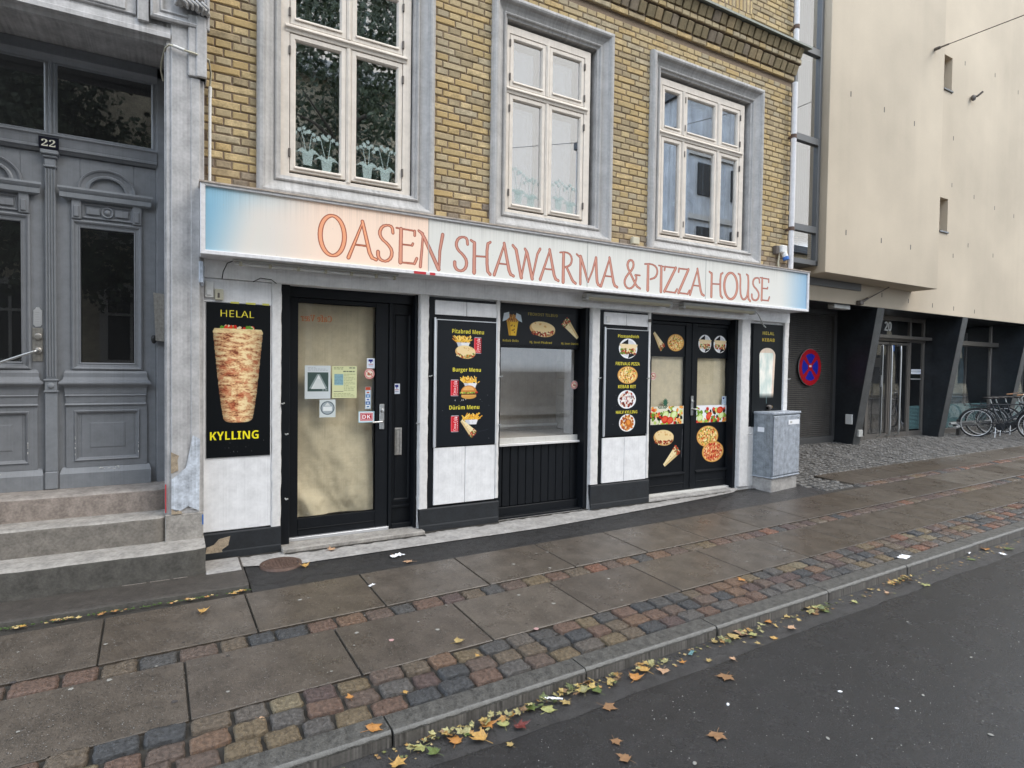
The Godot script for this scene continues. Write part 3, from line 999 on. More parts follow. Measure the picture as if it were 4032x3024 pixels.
func build_cornice(h: Node3D, hp: Array, sp: Array):
	var x0 := 0.215
	var x1 := 7.215
	var core := MB.new()
	core.box(Vector3(x0, 5.39, 0.0), Vector3(x1, 5.46, -0.02))
	core.box(Vector3(x0, 5.46, 0.015), Vector3(x1 + 0.0, 5.60, -0.02))
	core.box(Vector3(x0, 5.60, 0.085), Vector3(x1 + 0.05, 5.66, -0.02))
	core.box(Vector3(x0, 5.66, 0.085), Vector3(x1 + 0.04, 5.79, -0.02))
	obj(h, "cornice_core", core, M.mortar)
	var fl := MB.new()
	fl.mould([Vector2(5.87, 0.0), Vector2(5.815, 0.190), Vector2(5.785, 0.196), Vector2(5.785, 0.186), Vector2(5.80, 0.10), Vector2(5.80, 0.0)], x0, x1 + 0.13)
	obj(h, "cornice_flashing", fl, M.flashing)
	# stretcher string course
	var x := x0
	while x < x1 - 0.05:
		var l := minf(0.232, x1 - x)
		var o := obj(h, "cornice_brick", sp[rng.randi() % 5], M["brick%d" % (rng.randi() % 10)])
		o.transform = Transform3D(Basis.from_scale(Vector3(l / 0.232, 1.0, 1)), Vector3(x, 5.40, 0.028))
		x += 0.243
	# two courses of bricks set on the slant, with a plain course between them
	for rw in [[5.462, 0.034, M.moss_brick], [5.662, 0.104, M.moss_brick]]:
		x = x0
		var k := 0
		while x < x1 + 0.03:
			var b := MB.new()
			b.box(Vector3(0, 0, -0.06), Vector3(0.102, 0.118, 0.0), 0.006)
			var o := obj(h, "cornice_brick", b, M["old_brick%d" % (rng.randi() % 4)] if rng.randf() < 0.3 else rw[2])
			o.transform = Transform3D(Basis(Vector3(1, 0, 0), 0.40 + rng.randf_range(-0.03, 0.03)) * Basis(Vector3.UP, -0.10 if k % 2 == 0 else 0.12), Vector3(x, rw[0] + 0.006, rw[1] + (0.010 if k % 2 else 0.0)))
			x += 0.1215
			k += 1
	x = x0
	while x < x1 + 0.04:
		var o := obj(h, "cornice_brick", hp[rng.randi() % 5], M["brick%d" % [4, 5, 7, 8, 2][rng.randi() % 5]])
		o.position = Vector3(x, 5.603, 0.105)
		x += 0.1215
	# recessed field over the cornice with a soldier course
	bx(h, "recessed_field", Vector3(4.40, 5.88, -0.075), Vector3(6.385, 7.5, -0.012), M.mortar, 0.0)
	var yy := 5.905
	for r in 2:
		x = 4.44
		while x < 6.37:
			var l := minf(0.110, 6.378 - x)
			obj(h, "field_brick", hp[rng.randi() % 5], M["brick%d" % (rng.randi() % 10)]).transform = Transform3D(Basis.from_scale(Vector3(l / 0.110, 1, 1)), Vector3(x, yy, -0.002))
			x += 0.1215
		yy += 0.0657
	x = 4.44
	while x < 6.36:
		var o := obj(h, "soldier_brick", sp[rng.randi() % 5], M["brick%d" % [1, 3, 4, 6, 9][rng.randi() % 5]])
		o.transform = Transform3D(Basis(Vector3(0, 0, 1), PI / 2) * Basis.from_scale(Vector3(0.75, 0.9, 1)), Vector3(x + 0.05, yy, -0.004))
		x += 0.066
	for r in 8:
		x = 4.44
		while x < 6.37:
			var l := minf(0.232, 6.378 - x)
			obj(h, "field_brick", sp[rng.randi() % 5], M["brick%d" % (rng.randi() % 10)]).transform = Transform3D(Basis.from_scale(Vector3(l / 0.232, 1, 1)), Vector3(x, yy + 0.19 + r * 0.0657, -0.002))
			x += 0.243

func build_window(h: Node3D, w: Array, idx: int):
	var x0: float = w[0]
	var x1: float = w[1]
	var b := MB.new()
	# stucco casing: roll at the outside, hollow, inner bead, reveal
	var wd := 0.185
	b.frame(x0 + wd, x1 - wd, CY0 + wd, CY1 - wd, [[wd, -0.02], [wd, 0.030], [wd - 0.006, 0.048], [wd - 0.020, 0.060], [wd - 0.040, 0.064], [wd - 0.056, 0.056], [wd - 0.066, 0.040], [wd - 0.070, 0.026], [0.085, 0.004], [0.050, -0.012], [0.046, 0.002], [0.036, 0.008], [0.026, 0.002], [0.020, -0.014], [0.0, -0.022], [0.0, -0.30]])
	obj(h, "window_casing", b, M.casing)
	var fx0: float = w[2]
	var fx1: float = w[3]
	# wooden frame
	b = MB.new()
	var zf := -0.055
	b.frame(fx0 + 0.045, fx1 - 0.045, FY0 + 0.045, FY1 - 0.045, [[0.075, zf - 0.05], [0.075, zf], [0.004, zf], [0.0, zf - 0.004], [0.0, zf - 0.06]])
	var win := obj(h, "window", b, M.window_paint)
	# transom with a weather mould, mullions
	b = MB.new()
	b.mould([Vector2(TRY + 0.036, zf - 0.03), Vector2(TRY + 0.034, zf + 0.002), Vector2(TRY + 0.020, zf + 0.006), Vector2(TRY + 0.012, zf + 0.026), Vector2(TRY + 0.002, zf + 0.026), Vector2(TRY - 0.006, zf + 0.010), Vector2(TRY - 0.030, zf + 0.004), Vector2(TRY - 0.034, zf - 0.03)], fx0 + 0.01, fx1 - 0.01)
	obj(win, "transom", b, M.window_paint)
	for mx in w[4]:
		b = MB.new()
		for sg in [[FY0 + 0.04, TRY - 0.034], [TRY + 0.036, FY1 - 0.04]]:
			b.box(Vector3(mx - 0.022, sg[0], zf - 0.04), Vector3(mx + 0.022, sg[1], zf + 0.003), 0.004)
			b.box(Vector3(mx - 0.010, sg[0], zf + 0.002), Vector3(mx + 0.010, sg[1], zf + 0.009), 0.003)
		obj(win, "mullion", b, M.window_paint)
	var edges: Array = [fx0 + 0.05]
	for mx in w[4]: edges.append(mx - 0.024); edges.append(mx + 0.024)
	edges.append(fx1 - 0.05)
	for i in range(0, edges.size(), 2):
		for part in 2:
			var sx0: float = edges[i]
			var sx1: float = edges[i + 1]
			var sy0 := FY0 + 0.05 if part == 0 else TRY + 0.04
			var sy1 := TRY - 0.038 if part == 0 else FY1 - 0.05
			var mg := 0.048
			b = MB.new()
			b.frame(sx0 + mg, sx1 - mg, sy0 + mg + (0.015 if part == 0 else 0.0), sy1 - mg, [[mg, zf - 0.04], [mg, zf - 0.006], [mg - 0.004, zf - 0.003], [0.012, zf - 0.003], [0.010, zf - 0.008], [0.004, zf - 0.012], [0.0, zf - 0.022], [0.0, zf - 0.045]])
			# rain strip at the foot of the sash
			b.mould([Vector2(sy0 + mg + 0.014, zf - 0.02), Vector2(sy0 + mg + 0.008, zf + 0.004), Vector2(sy0 + mg - 0.002, zf + 0.010), Vector2(sy0 + mg - 0.010, zf + 0.010), Vector2(sy0 + mg - 0.010, zf - 0.01)], sx0 + mg - 0.012, sx1 - mg + 0.012)
			obj(win, "sash", b, M.window_paint)
			var pane := MB.new()
			pane.box(Vector3(sx0 + mg - 0.004, sy0 + mg - 0.004, zf - 0.034), Vector3(sx1 - mg + 0.004, sy1 - mg + 0.004, zf - 0.030))
			obj(win, "pane", pane, M.old_glass)
			# second glazing layer inside, as old houses have
			var pane2 := MB.new()
			pane2.box(Vector3(sx0 + 0.02, sy0 + 0.02, zf - 0.104), Vector3(sx1 - 0.02, sy1 - 0.02, zf - 0.100))
			obj(win, "inner_pane", pane2, M.old_glass)
			if part == 0 and idx < 2: orchids(win, sx0 + mg, sx1 - mg, sy0 + mg, zf - 0.0285, idx * 2 + i / 2)
			# hinges
			var hx := sx0 - 0.004 if i == 0 else sx1 + 0.004
			if w[4].size() == 2 and i == 2: hx = sx0 - 0.004
			if w[4].size() == 2 and i == 0: continue
			for hy in ([sy0 + 0.16, sy1 - 0.14] if part == 0 else [sy0 + 0.09, sy1 - 0.09]):
				b = MB.new()
				b.box(Vector3(hx - 0.008, hy - 0.035, zf - 0.01), Vector3(hx + 0.008, hy + 0.035, zf + 0.012), 0.003)
				obj(win, "hinge", b, M.hinge)
	if idx == 2:
		# strings of paper flowers hanging inside
		b = MB.new()
		var r := RandomNumberGenerator.new()
		r.seed = 8
		for q in [[5.08, 3.95, 0.055], [5.12, 3.78, 0.06], [5.50, 3.72, 0.07], [5.62, 3.76, 0.07], [5.56, 3.62, 0.065], [5.70, 3.66, 0.06], [5.44, 3.60, 0.06], [6.05, 3.62, 0.02], [5.02, 3.45, 0.02]]:
			for k in 9: b.ball(Vector3(q[0] + r.randf_range(-q[2], q[2]), q[1] + r.randf_range(-q[2], q[2]) * 0.8, -0.30 + r.randf_range(-0.03, 0.03)), Vector3(q[2] * 0.42, q[2] * 0.34, q[2] * 0.3), 8)
		for sx in [5.06, 5.42, 5.60, 6.06]:
			b.box(Vector3(sx - 0.0015, 3.45, -0.301), Vector3(sx + 0.0015, 4.80, -0.299))
			for k in 6: b.ball(Vector3(sx + r.randf_range(-0.01, 0.01), 3.35 + k * 0.23 + r.randf_range(-0.05, 0.05), -0.30), Vector3(0.018, 0.010, 0.01), 6)
		obj(win, "hanging_flowers", b, M.inner_white)
		b = MB.new()
		for q in [[5.10, 0.05], [5.38, 0.04], [5.66, 0.045], [5.98, 0.05]]:
			b.xf = Transform3D(Basis(), Vector3(q[0], FY0 + 0.06, -0.26))
			b.lathe([Vector2(q[1] * 0.6, 0), Vector2(q[1] * 0.8, 0.09), Vector2(q[1] * 0.7, 0.09), Vector2(0.0, 0.05)], 12)
		obj(win, "flower_pot", b, M.inner_white)

func orchids(win: Node3D, x0: float, x1: float, y0: float, z: float, sd: int):
	# frosted film with potted orchids stuck to the lower pane
	var r := RandomNumberGenerator.new()
	r.seed = 40 + sd
	var b := MB.new()
	var wd := x1 - x0
	for k in 2:
		var cx := x0 + wd * (0.27 + 0.44 * k) + r.randf_range(-0.01, 0.01)
		var dz := 0.0004 * k
		var ly := y0 + 0.006 + (0.04 if k == 0 else 0.0) * r.randf()
		b.prism(PackedVector2Array([Vector2(cx - 0.034, ly), Vector2(cx + 0.034, ly), Vector2(cx + 0.046, ly + 0.10), Vector2(cx - 0.046, ly + 0.10)]), z + dz, z + dz + 0.0003)
		for s in 6:
			var a := 0.35 + s * 0.5 + r.randf_range(-0.1, 0.1)
			var d := Vector2(cos(a) * 0.11, sin(a) * 0.055)
			var o := Vector2(cx, ly + 0.095)
			var q := Vector2(-d.y, d.x).normalized() * 0.013
			b.prism(PackedVector2Array([o - q, o + d * 0.6 - q + Vector2(0, 0.012), o + d + Vector2(0, -0.02), o + d * 0.6 + q + Vector2(0, 0.016), o + q]), z + dz + 0.0006 + s * 0.0005, z + dz + 0.0008 + s * 0.0005)
		for st in 2:
			var top := Vector2(cx + (st - 0.5) * 0.07 + r.randf_range(-0.02, 0.02), ly + 0.27 + r.randf_range(-0.03, 0.05))
			var zz := z + dz + 0.0036 + st * 0.0006
			var bot := Vector2(cx + (st - 0.5) * 0.02, ly + 0.10)
			b.prism(PackedVector2Array([bot - Vector2(0.003, 0), bot + Vector2(0.003, 0), top + Vector2(0.003, 0), top - Vector2(0.003, 0)]), zz, zz + 0.0002)
			for f in 4:
				var c := top + Vector2((f - 1.5) * 0.035 * (1 if st else -1), 0.03 - absf(f - 1.0) * 0.022 + r.randf_range(-0.008, 0.008))
				var pl := PackedVector2Array()
				var ph := r.randf() * TAU
				for p in 10:
					var a := TAU * p / 10 + ph
					pl.append(c + Vector2(cos(a), sin(a)) * (0.021 if p % 2 == 0 else 0.013))
				b.prism(pl, zz + 0.0003 + f * 0.0003, zz + 0.0005 + f * 0.0003)
	obj(win, "orchid_film", b, M.film)

# ---------------------------------------------------------------- ground floor of the grill bar
func build_shopfront(h: Node3D):
	# lintel band and soffit behind the sign
	bx(h, "lintel_band", Vector3(0.19, 2.172, 0.062), Vector3(7.20, 2.33, -0.3), M.soffit_paint, 0.004)
	bx(h, "sign_soffit", Vector3(0.185, 2.318, 0.275), Vector3(7.215, 2.345, 0.064), M.soffit_paint, 0.002)
	# piers: solid masonry behind the cladding
	for p in [[0.195, 0.762], [1.95, 2.778], [3.895, 4.735], [6.262, 7.195]]:
		bx(h, "pier", Vector3(p[0], -0.05, 0.018), Vector3(p[1], 2.172, -0.45), M.white_trim, 0.0)
	bx(h, "shop_ceiling", Vector3(0.2, 2.172, -0.3), Vector3(7.2, 2.33, -1.7), M.inner_grey, 0.0)
	bx(h, "shop_floor", Vector3(0.2, -0.2, -0.3), Vector3(7.2, 0.02, -1.7), M.inner_grey, 0.0)
	bx(h, "shop_back_wall", Vector3(0.2, 0.0, -1.62), Vector3(7.2, 2.2, -1.7), M.inner_grey, 0.0)
	bx(h, "shop_flank", Vector3(7.10, 0.0, -0.42), Vector3(7.195, 2.33, -1.7), M.white_trim, 0.0)
	# ---- first pier: white panels, trim, black plinth
	bx(h, "white_panel", Vector3(0.200, 1.99, 0.018), Vector3(0.688, 2.168, 0.050), M.white_panel)
	bx(h, "white_panel", Vector3(0.200, 0.215, 0.018), Vector3(0.688, 1.987, 0.048), M.white_panel)
	trim(h, 0.690, 0.764, 0.205, 2.172, 0.060)
	plinth(h, 0.206, 0.764, 0.205)
	var bd := MB.new()
	bd.prism(PackedVector2Array([Vector2(0.212, 0.02), Vector2(0.34, 0.025), Vector2(0.33, 0.07), Vector2(0.375, 0.10), Vector2(0.39, 0.17), Vector2(0.31, 0.155), Vector2(0.275, 0.115), Vector2(0.225, 0.10)]), 0.058, 0.063)
	obj(h, "plaster_damage", bd, M.bare_render)
	# ---- second pier
	trim(h, 1.950, 2.033, 0.212, 2.172, 0.062)
	bx(h, "black_frame", Vector3(2.034, 0.215, 0.018), Vector3(2.778, 2.160, 0.038), M.black_paint)
	for q in [[2.000, 2.132], [0.232, 0.765]]:
		bx(h, "white_panel", Vector3(2.095, q[0], 0.036), Vector3(2.412, q[1], 0.052), M.white_panel)
		bx(h, "white_panel", Vector3(2.416, q[0], 0.036), Vector3(2.735, q[1], 0.052), M.white_panel)
	trim(h, 2.738, 2.776, 0.24, 2.172, 0.058)
	plinth(h, 1.955, 2.780, 0.212)
	# ---- third pier
	trim(h, 3.895, 4.000, 0.270, 2.172, 0.062)
	bx(h, "black_frame", Vector3(4.001, 0.265, 0.018), Vector3(4.735, 2.160, 0.038), M.black_paint)
	for q in [[2.005, 2.140], [0.272, 0.765]]:
		bx(h, "white_panel", Vector3(4.060, q[0], 0.036), Vector3(4.368, q[1], 0.052), M.white_panel)
		bx(h, "white_panel", Vector3(4.372, q[0], 0.036), Vector3(4.690, q[1], 0.052), M.white_panel)
	trim(h, 4.692, 4.733, 0.28, 2.172, 0.058)
	plinth(h, 3.905, 4.740, 0.262)
	# ---- fourth pier
	trim(h, 6.264, 6.425, 0.045, 2.172, 0.062)
	bx(h, "black_frame", Vector3(6.426, 0.25, 0.018), Vector3(7.10, 2.14, 0.030), M.black_paint)
	trim(h, 7.105, 7.195, 0.06, 2.172, 0.062)
	bx(h, "white_panel", Vector3(6.43, 0.03, 0.018), Vector3(7.10, 0.80, 0.034), M.white_trim)
	# hooks of the old roller blinds
	for q in [[0.77, 1.20], [2.045, 1.43], [2.778, 1.43], [3.99, 1.42], [2.77, 0.96], [4.68, 1.42], [6.44, 0.71], [0.80, 0.95], [0.80, 0.42], [1.93, 1.0], [7.19, 1.42]]:
		var b := MB.new()
		b.tube([Vector3(q[0], q[1], 0.03), Vector3(q[0], q[1], 0.085), Vector3(q[0] + 0.012, q[1] + 0.008, 0.092)], 0.006, 6)
		obj(h, "hook", b, M.plastic_grey)
	build_door_one(h)
	build_display(h)
	build_double_door(h)

func trim(h: Node3D, x0: float, x1: float, y0: float, y1: float, z: float):
	# rough painted timber strip with worn arrises
	var b := MB.new()
	var r := RandomNumberGenerator.new()
	r.seed = int(x0 * 1000)
	var rows := []
	var n := 40
	for i in n + 1:
		var y := lerpf(y0, y1, float(i) / n)
		var e := r.randf_range(-0.004, 0.002)
		var f := r.randf_range(-0.004, 0.002)
		rows.append(PackedVector3Array([Vector3(x0 + e, y, 0.0), Vector3(x0 + e, y, z - 0.008), Vector3(x0 + e + 0.008, y, z), Vector3(x1 + f - 0.008, y, z + r.randf_range(-0.002, 0.001)), Vector3(x1 + f, y, z - 0.008), Vector3(x1 + f, y, 0.0)]))
	b.grid(rows)
	b.box(Vector3(x0 + 0.004, y0, 0.0), Vector3(x1 - 0.004, y0 + 0.004, z - 0.006))
	obj(h, "timber_trim", b, M.white_trim)

func plinth(h: Node3D, x0: float, x1: float, y1: float):
	var b := MB.new()
	b.mould([Vector2(y1, 0.0), Vector2(y1, 0.052), Vector2(y1 - 0.010, 0.060), Vector2(0.06, 0.060), Vector2(0.05, 0.064), Vector2(-0.03, 0.066)], x0, x1)
	obj(h, "plinth", b, M.black_plinth)

func build_door_one(h: Node3D):
	var z := -0.10
	bx(h, "door_step", Vector3(0.766, -0.03, 0.135), Vector3(1.985, 0.030, -0.4), M.step_grey, 0.006)
	# fixed frame
	var fr := MB.new()
	fr.box(Vector3(0.764, 0.03, 0.0), Vector3(0.838, 2.172, -0.2), 0.004)
	fr.box(Vector3(0.838, 2.085, z + 0.03), Vector3(1.975, 2.172, -0.2), 0.004)
	fr.box(Vector3(1.705, 0.03, z + 0.03), Vector3(1.735, 2.085, -0.2), 0.004)
	fr.box(Vector3(1.925, 0.03, 0.0), Vector3(1.949, 2.172, -0.2), 0.004)
	obj(h, "door_frame", fr, M.black_paint)
	bx(h, "threshold", Vector3(0.838, 0.030, z + 0.045), Vector3(1.705, 0.058, -0.2), M.aluminium, 0.003)
	# glass leaf
	var leaf := MB.new()
	leaf.frame(0.918, 1.585, 0.212, 2.046, [[0.0, z - 0.04], [0.0, z + 0.010], [0.008, z + 0.012]].map(func(q): return [q[0], q[1]]))
	leaf.box(Vector3(0.840, 0.060, z - 0.04), Vector3(0.918, 2.084, z + 0.012), 0.004)
	leaf.box(Vector3(1.585, 0.060, z - 0.04), Vector3(1.703, 2.084, z + 0.012), 0.004)
	leaf.box(Vector3(0.918, 0.060, z - 0.04), Vector3(1.585, 0.212, z + 0.012), 0.004)
	leaf.box(Vector3(0.918, 0.115, z + 0.010), Vector3(1.585, 0.123, z + 0.018), 0.002)
	leaf.box(Vector3(0.918, 2.046, z - 0.04), Vector3(1.585, 2.084, z + 0.012), 0.004)
	var d := obj(h, "glass_door", leaf, M.black_paint)
	var p := MB.new()
	p.box(Vector3(0.918, 0.212, z - 0.012), Vector3(1.585, 2.046, z - 0.006))
	obj(d, "pane", p, M.glass)
	# wrinkled packing paper hung behind the glass
	var rows := []
	var ns := FastNoiseLite.new()
	ns.seed = 12
	ns.frequency = 1.6
	var n2 := FastNoiseLite.new()
	n2.seed = 13
	n2.frequency = 3.0
	n2.fractal_type = FastNoiseLite.FRACTAL_RIDGED
	for i in 90:
		var y := lerpf(0.20, 2.05, i / 89.0)
		var row := PackedVector3Array()
		for j in 36:
			var x := lerpf(0.915, 1.59, j / 35.0)
			var low := clampf((1.15 - y) / 0.8, 0.0, 1.0)
			var f := sin((x - 0.9) * 11.0 + y * 4.0 + ns.get_noise_2d(x * 0.8, y * 0.6) * 3.0)
			row.append(Vector3(x, y, z - 0.105 + low * (0.036 * f + 0.020 * n2.get_noise_2d(x * 0.5 + y * 0.25, y * 0.22)) + 0.004 * ns.get_noise_2d(x * 2.0, y * 2.0)))
		rows.append(row)
	p = MB.new()
	p.grid(rows)
	var sheet := obj(d, "packing_paper", p, M.kraft)
	sheet.set_meta("label", "wrinkled brown packing paper behind the door glass")
	p = MB.new()
	for q in [[1.62, 1.66], [1.80, 1.85], [1.70, 1.76]]: p.box(Vector3(0.92, q[0], z - 0.022), Vector3(1.583, q[1], z - 0.0215))
	# chalked name, written on the inside and so reversed
	var c := Canvas.new(0.93, 1.86, 1.22, 1.97, 900, Color(.62, .57, .45, 0), 3)
	c.text("Cafe Vær", 1.20, 0.94, 1.89, 1.945, Color(.80, .45, .22, 1), font_serif)
	var nm := MB.new()
	nm.quad(Vector3(0.93, 1.86, z - 0.0135), Vector3(1.22, 1.86, z - 0.0135), Vector3(1.22, 1.97, z - 0.0135), Vector3(0.93, 1.97, z - 0.0135))
	var wm := StandardMaterial3D.new()
	wm.albedo_texture = c.tex()
	wm.transparency = BaseMaterial3D.TRANSPARENCY_ALPHA_SCISSOR
	wm.alpha_scissor_threshold = 0.4
	wm.roughness = 0.8
	obj(d, "window_writing", nm, wm)
	# lever handle on a long plate
	var hd := obj(d, "door_handle", handle_mesh(1.643, 1.06, z + 0.012, 0.045, 0.23, -0.10, 1.0), M.steel)
	hd.set_meta("label", "steel lever handle on a long plate")
	# black side panel with the letter flap
	var sp := MB.new()
	sp.box(Vector3(1.735, 0.03, z - 0.03), Vector3(1.925, 2.085, z - 0.005), 0.0)
	sp.frame(1.775, 1.895, 0.30, 1.98, [[0.035, z - 0.006], [0.035, z + 0.004], [0.012, z + 0.006], [0.0, z - 0.004]])
	sp.box(Vector3(1.735, 0.03, z - 0.006), Vector3(1.925, 0.075, z + 0.035), 0.004)
	sp.box(Vector3(1.738, 0.215, z - 0.005), Vector3(1.922, 0.235, z + 0.010), 0.003)
	var side := obj(h, "side_panel", sp, M.black_paint)
	var fl := MB.new()
	fl.frame(1.785, 1.815, 0.72, 0.935, [[0.018, z], [0.018, z + 0.012], [0.004, z + 0.014], [0.0, z + 0.008]])
	fl.box(Vector3(1.785, 0.72, z), Vector3(1.815, 0.935, z + 0.008), 0.002)
	obj(side, "letter_slot", fl, M.brushed_steel)

func handle_mesh(x: float, y: float, z: float, wd: float, ht: float, reach: float, k := 1.0) -> MB:
	var b := MB.new()
	b.box(Vector3(x - wd / 2, y - ht / 2, z - 0.001), Vector3(x + wd / 2, y + ht / 2, z + 0.010), 0.004)
	b.tube([Vector3(x, y - 0.04, z), Vector3(x, y - 0.04, z + 0.045 * k), Vector3(x + reach * 0.15, y - 0.042, z + 0.055 * k), Vector3(x + reach, y - 0.046, z + 0.052 * k)], 0.009, 10)
	b.xf = Transform3D(Basis(Vector3(1, 0, 0), PI / 2), Vector3(x, y + 0.055, z))
	b.lathe([Vector2(0.019, 0.0), Vector2(0.019, 0.016), Vector2(0.015, 0.020), Vector2(0.0, 0.020)], 16)
	return b

func build_display(h: Node3D):
	var z := -0.11
	var x0 := 2.780
	var x1 := 3.893
	var fr := MB.new()
	fr.box(Vector3(x0, 0.01, 0.01), Vector3(x0 + 0.03, 2.172, -0.2), 0.003)
	fr.box(Vector3(x1 - 0.05, 0.01, 0.01), Vector3(x1, 2.172, -0.2), 0.003)
	fr.box(Vector3(x0 + 0.03, 2.10, z + 0.02), Vector3(x1 - 0.05, 2.172, -0.2), 0.003)
	fr.box(Vector3(x0 + 0.03, 0.015, z + 0.03), Vector3(x1 - 0.05, 0.10, -0.2), 0.004)
	fr.box(Vector3(x0 + 0.03, -0.02, z + 0.10), Vector3(x1 - 0.05, 0.020, -0.2), 0.004)
	fr.box(Vector3(x0 + 0.03, 1.725, z - 0.05), Vector3(x1 - 0.05, 1.765, z + 0.010), 0.003)
	var w := obj(h, "display_window", fr, M.black_paint)
	bx(w, "window_sill", Vector3(x0 + 0.03, 0.722, z + 0.045), Vector3(x1 - 0.05, 0.745, -0.2), M.white_trim, 0.003)
	bx(w, "glazing_bead", Vector3(x0 + 0.03, 0.745, z - 0.02), Vector3(x1 - 0.05, 0.80, z + 0.004), M.inner_white, 0.003)
	var p := MB.new()
	p.box(Vector3(x0 + 0.03, 0.80, z - 0.012), Vector3(x1 - 0.05, 1.725, z - 0.006))
	obj(w, "pane", p, M.glass)
	# dark tongued boards under the sill
	var n := 11
	var wd := (x1 - 0.05 - x0 - 0.03) / n
	for i in n:
		var b := MB.new()
		b.box(Vector3(x0 + 0.03 + i * wd + 0.0015, 0.10, z - 0.03), Vector3(x0 + 0.03 + (i + 1) * wd - 0.0015, 0.722, z + 0.004 + rng.randf_range(-0.001, 0.001)), 0.007)
		obj(w, "board", b, M.black_paint)
	# inside: papered back, white tiled flank, shelf
	var bk := MB.new()
	var rows := []
	var ns := FastNoiseLite.new()
	ns.frequency = 1.4
	for i in 14:
		var row := PackedVector3Array()
		for j in 16:
			var x := lerpf(2.62, 4.3, j / 15.0)
			var y := lerpf(0.78, 2.0, i / 13.0)
			row.append(Vector3(x, y, -0.86 + ns.get_noise_2d(x, y) * 0.03))
		rows.append(row)
	bk.grid(rows)
	obj(w, "paper_backing", bk, M.inner_grey)
	var fk := MB.new()
	for i in 6: fk.box(Vector3(4.06, 0.80 + i * 0.20, -0.14), Vector3(4.085, 0.995 + i * 0.20, -0.86), 0.003)
	obj(w, "flank_boards", fk, M.inner_white)
	bx(w, "shelf", Vector3(2.6, 0.745, -0.13), Vector3(4.2, 0.785, -0.88), M.inner_grey, 0.002)
	bx(w, "shelf_rail", Vector3(3.0, 0.835, -0.80), Vector3(4.05, 0.86, -0.83), M.inner_white, 0.002)

func build_double_door(h: Node3D):
	var z := -0.10
	bx(h, "door_step", Vector3(4.737, -0.03, 0.055), Vector3(6.262, 0.022, -0.4), M.concrete_strip, 0.005)
	var fr := MB.new()
	fr.box(Vector3(4.735, 0.02, 0.005), Vector3(4.80, 2.172, -0.2), 0.004)
	fr.box(Vector3(6.21, 0.02, 0.0), Vector3(6.262, 2.172, -0.2), 0.004)
	fr.box(Vector3(4.80, 2.105, z + 0.03), Vector3(6.21, 2.172, -0.2), 0.004)
	obj(h, "door_frame", fr, M.black_paint)
	bx(h, "threshold", Vector3(4.80, 0.020, z + 0.05), Vector3(6.21, 0.046, -0.2), M.inner_white, 0.003)
	var leafs := [[4.802, 5.548, 4.855, 5.445], [5.556, 6.250, 5.652, 6.205]]
	for i in 2:
		var l: Array = leafs[i]
		var b := MB.new()
		var zi := z + 0.004
		b.box(Vector3(l[0], 0.048, z - 0.045), Vector3(l[2], 2.10, zi), 0.004)
		b.box(Vector3(l[3], 0.048, z - 0.045), Vector3(l[1], 2.10, zi), 0.004)
		b.box(Vector3(l[2], 0.048, z - 0.045), Vector3(l[3], 0.255, zi), 0.004)
		b.box(Vector3(l[2], 0.130, zi - 0.002), Vector3(l[3], 0.142, zi + 0.005), 0.002)
		b.mould([Vector2(0.285, z - 0.03), Vector2(0.262, zi + 0.022), Vector2(0.250, zi + 0.022), Vector2(0.245, zi - 0.004)], l[2] - 0.006, l[3] + 0.006)
		b.box(Vector3(l[2], 2.062, z - 0.045), Vector3(l[3], 2.10, zi), 0.004)
		if i == 1: b.box(Vector3(l[0] - 0.012, 0.06, zi - 0.003), Vector3(l[0] + 0.022, 2.09, zi + 0.010), 0.004)
		var d := obj(h, "door_leaf", b, M.black_paint)
		var p := MB.new()
		p.box(Vector3(l[2], 0.255, z - 0.022), Vector3(l[3], 2.062, z - 0.016))
		obj(d, "pane", p, M.glass)
		var pp := MB.new()
		var rows := []
		var ns := FastNoiseLite.new()
		ns.seed = 3 + i
		ns.frequency = 2.0
		for a in 18:
			var row := PackedVector3Array()
			for c in 10:
				var x := lerpf(l[2] - 0.01, l[3] + 0.01, c / 9.0)
				var y := lerpf(1.0, 1.72, a / 17.0)
				row.append(Vector3(x, y, z - 0.05 + 0.012 * ns.get_noise_2d(x, y)))
			rows.append(row)
		pp.grid(rows)
		obj(d, "packing_paper", pp, M.kraft)
		if i == 1: obj(d, "door_handle", handle_mesh(l[0] - 0.005 + 0.002, 1.085, zi + 0.010, 0.042, 0.24, -0.085 if false else 0.07, 1.0), M.steel)

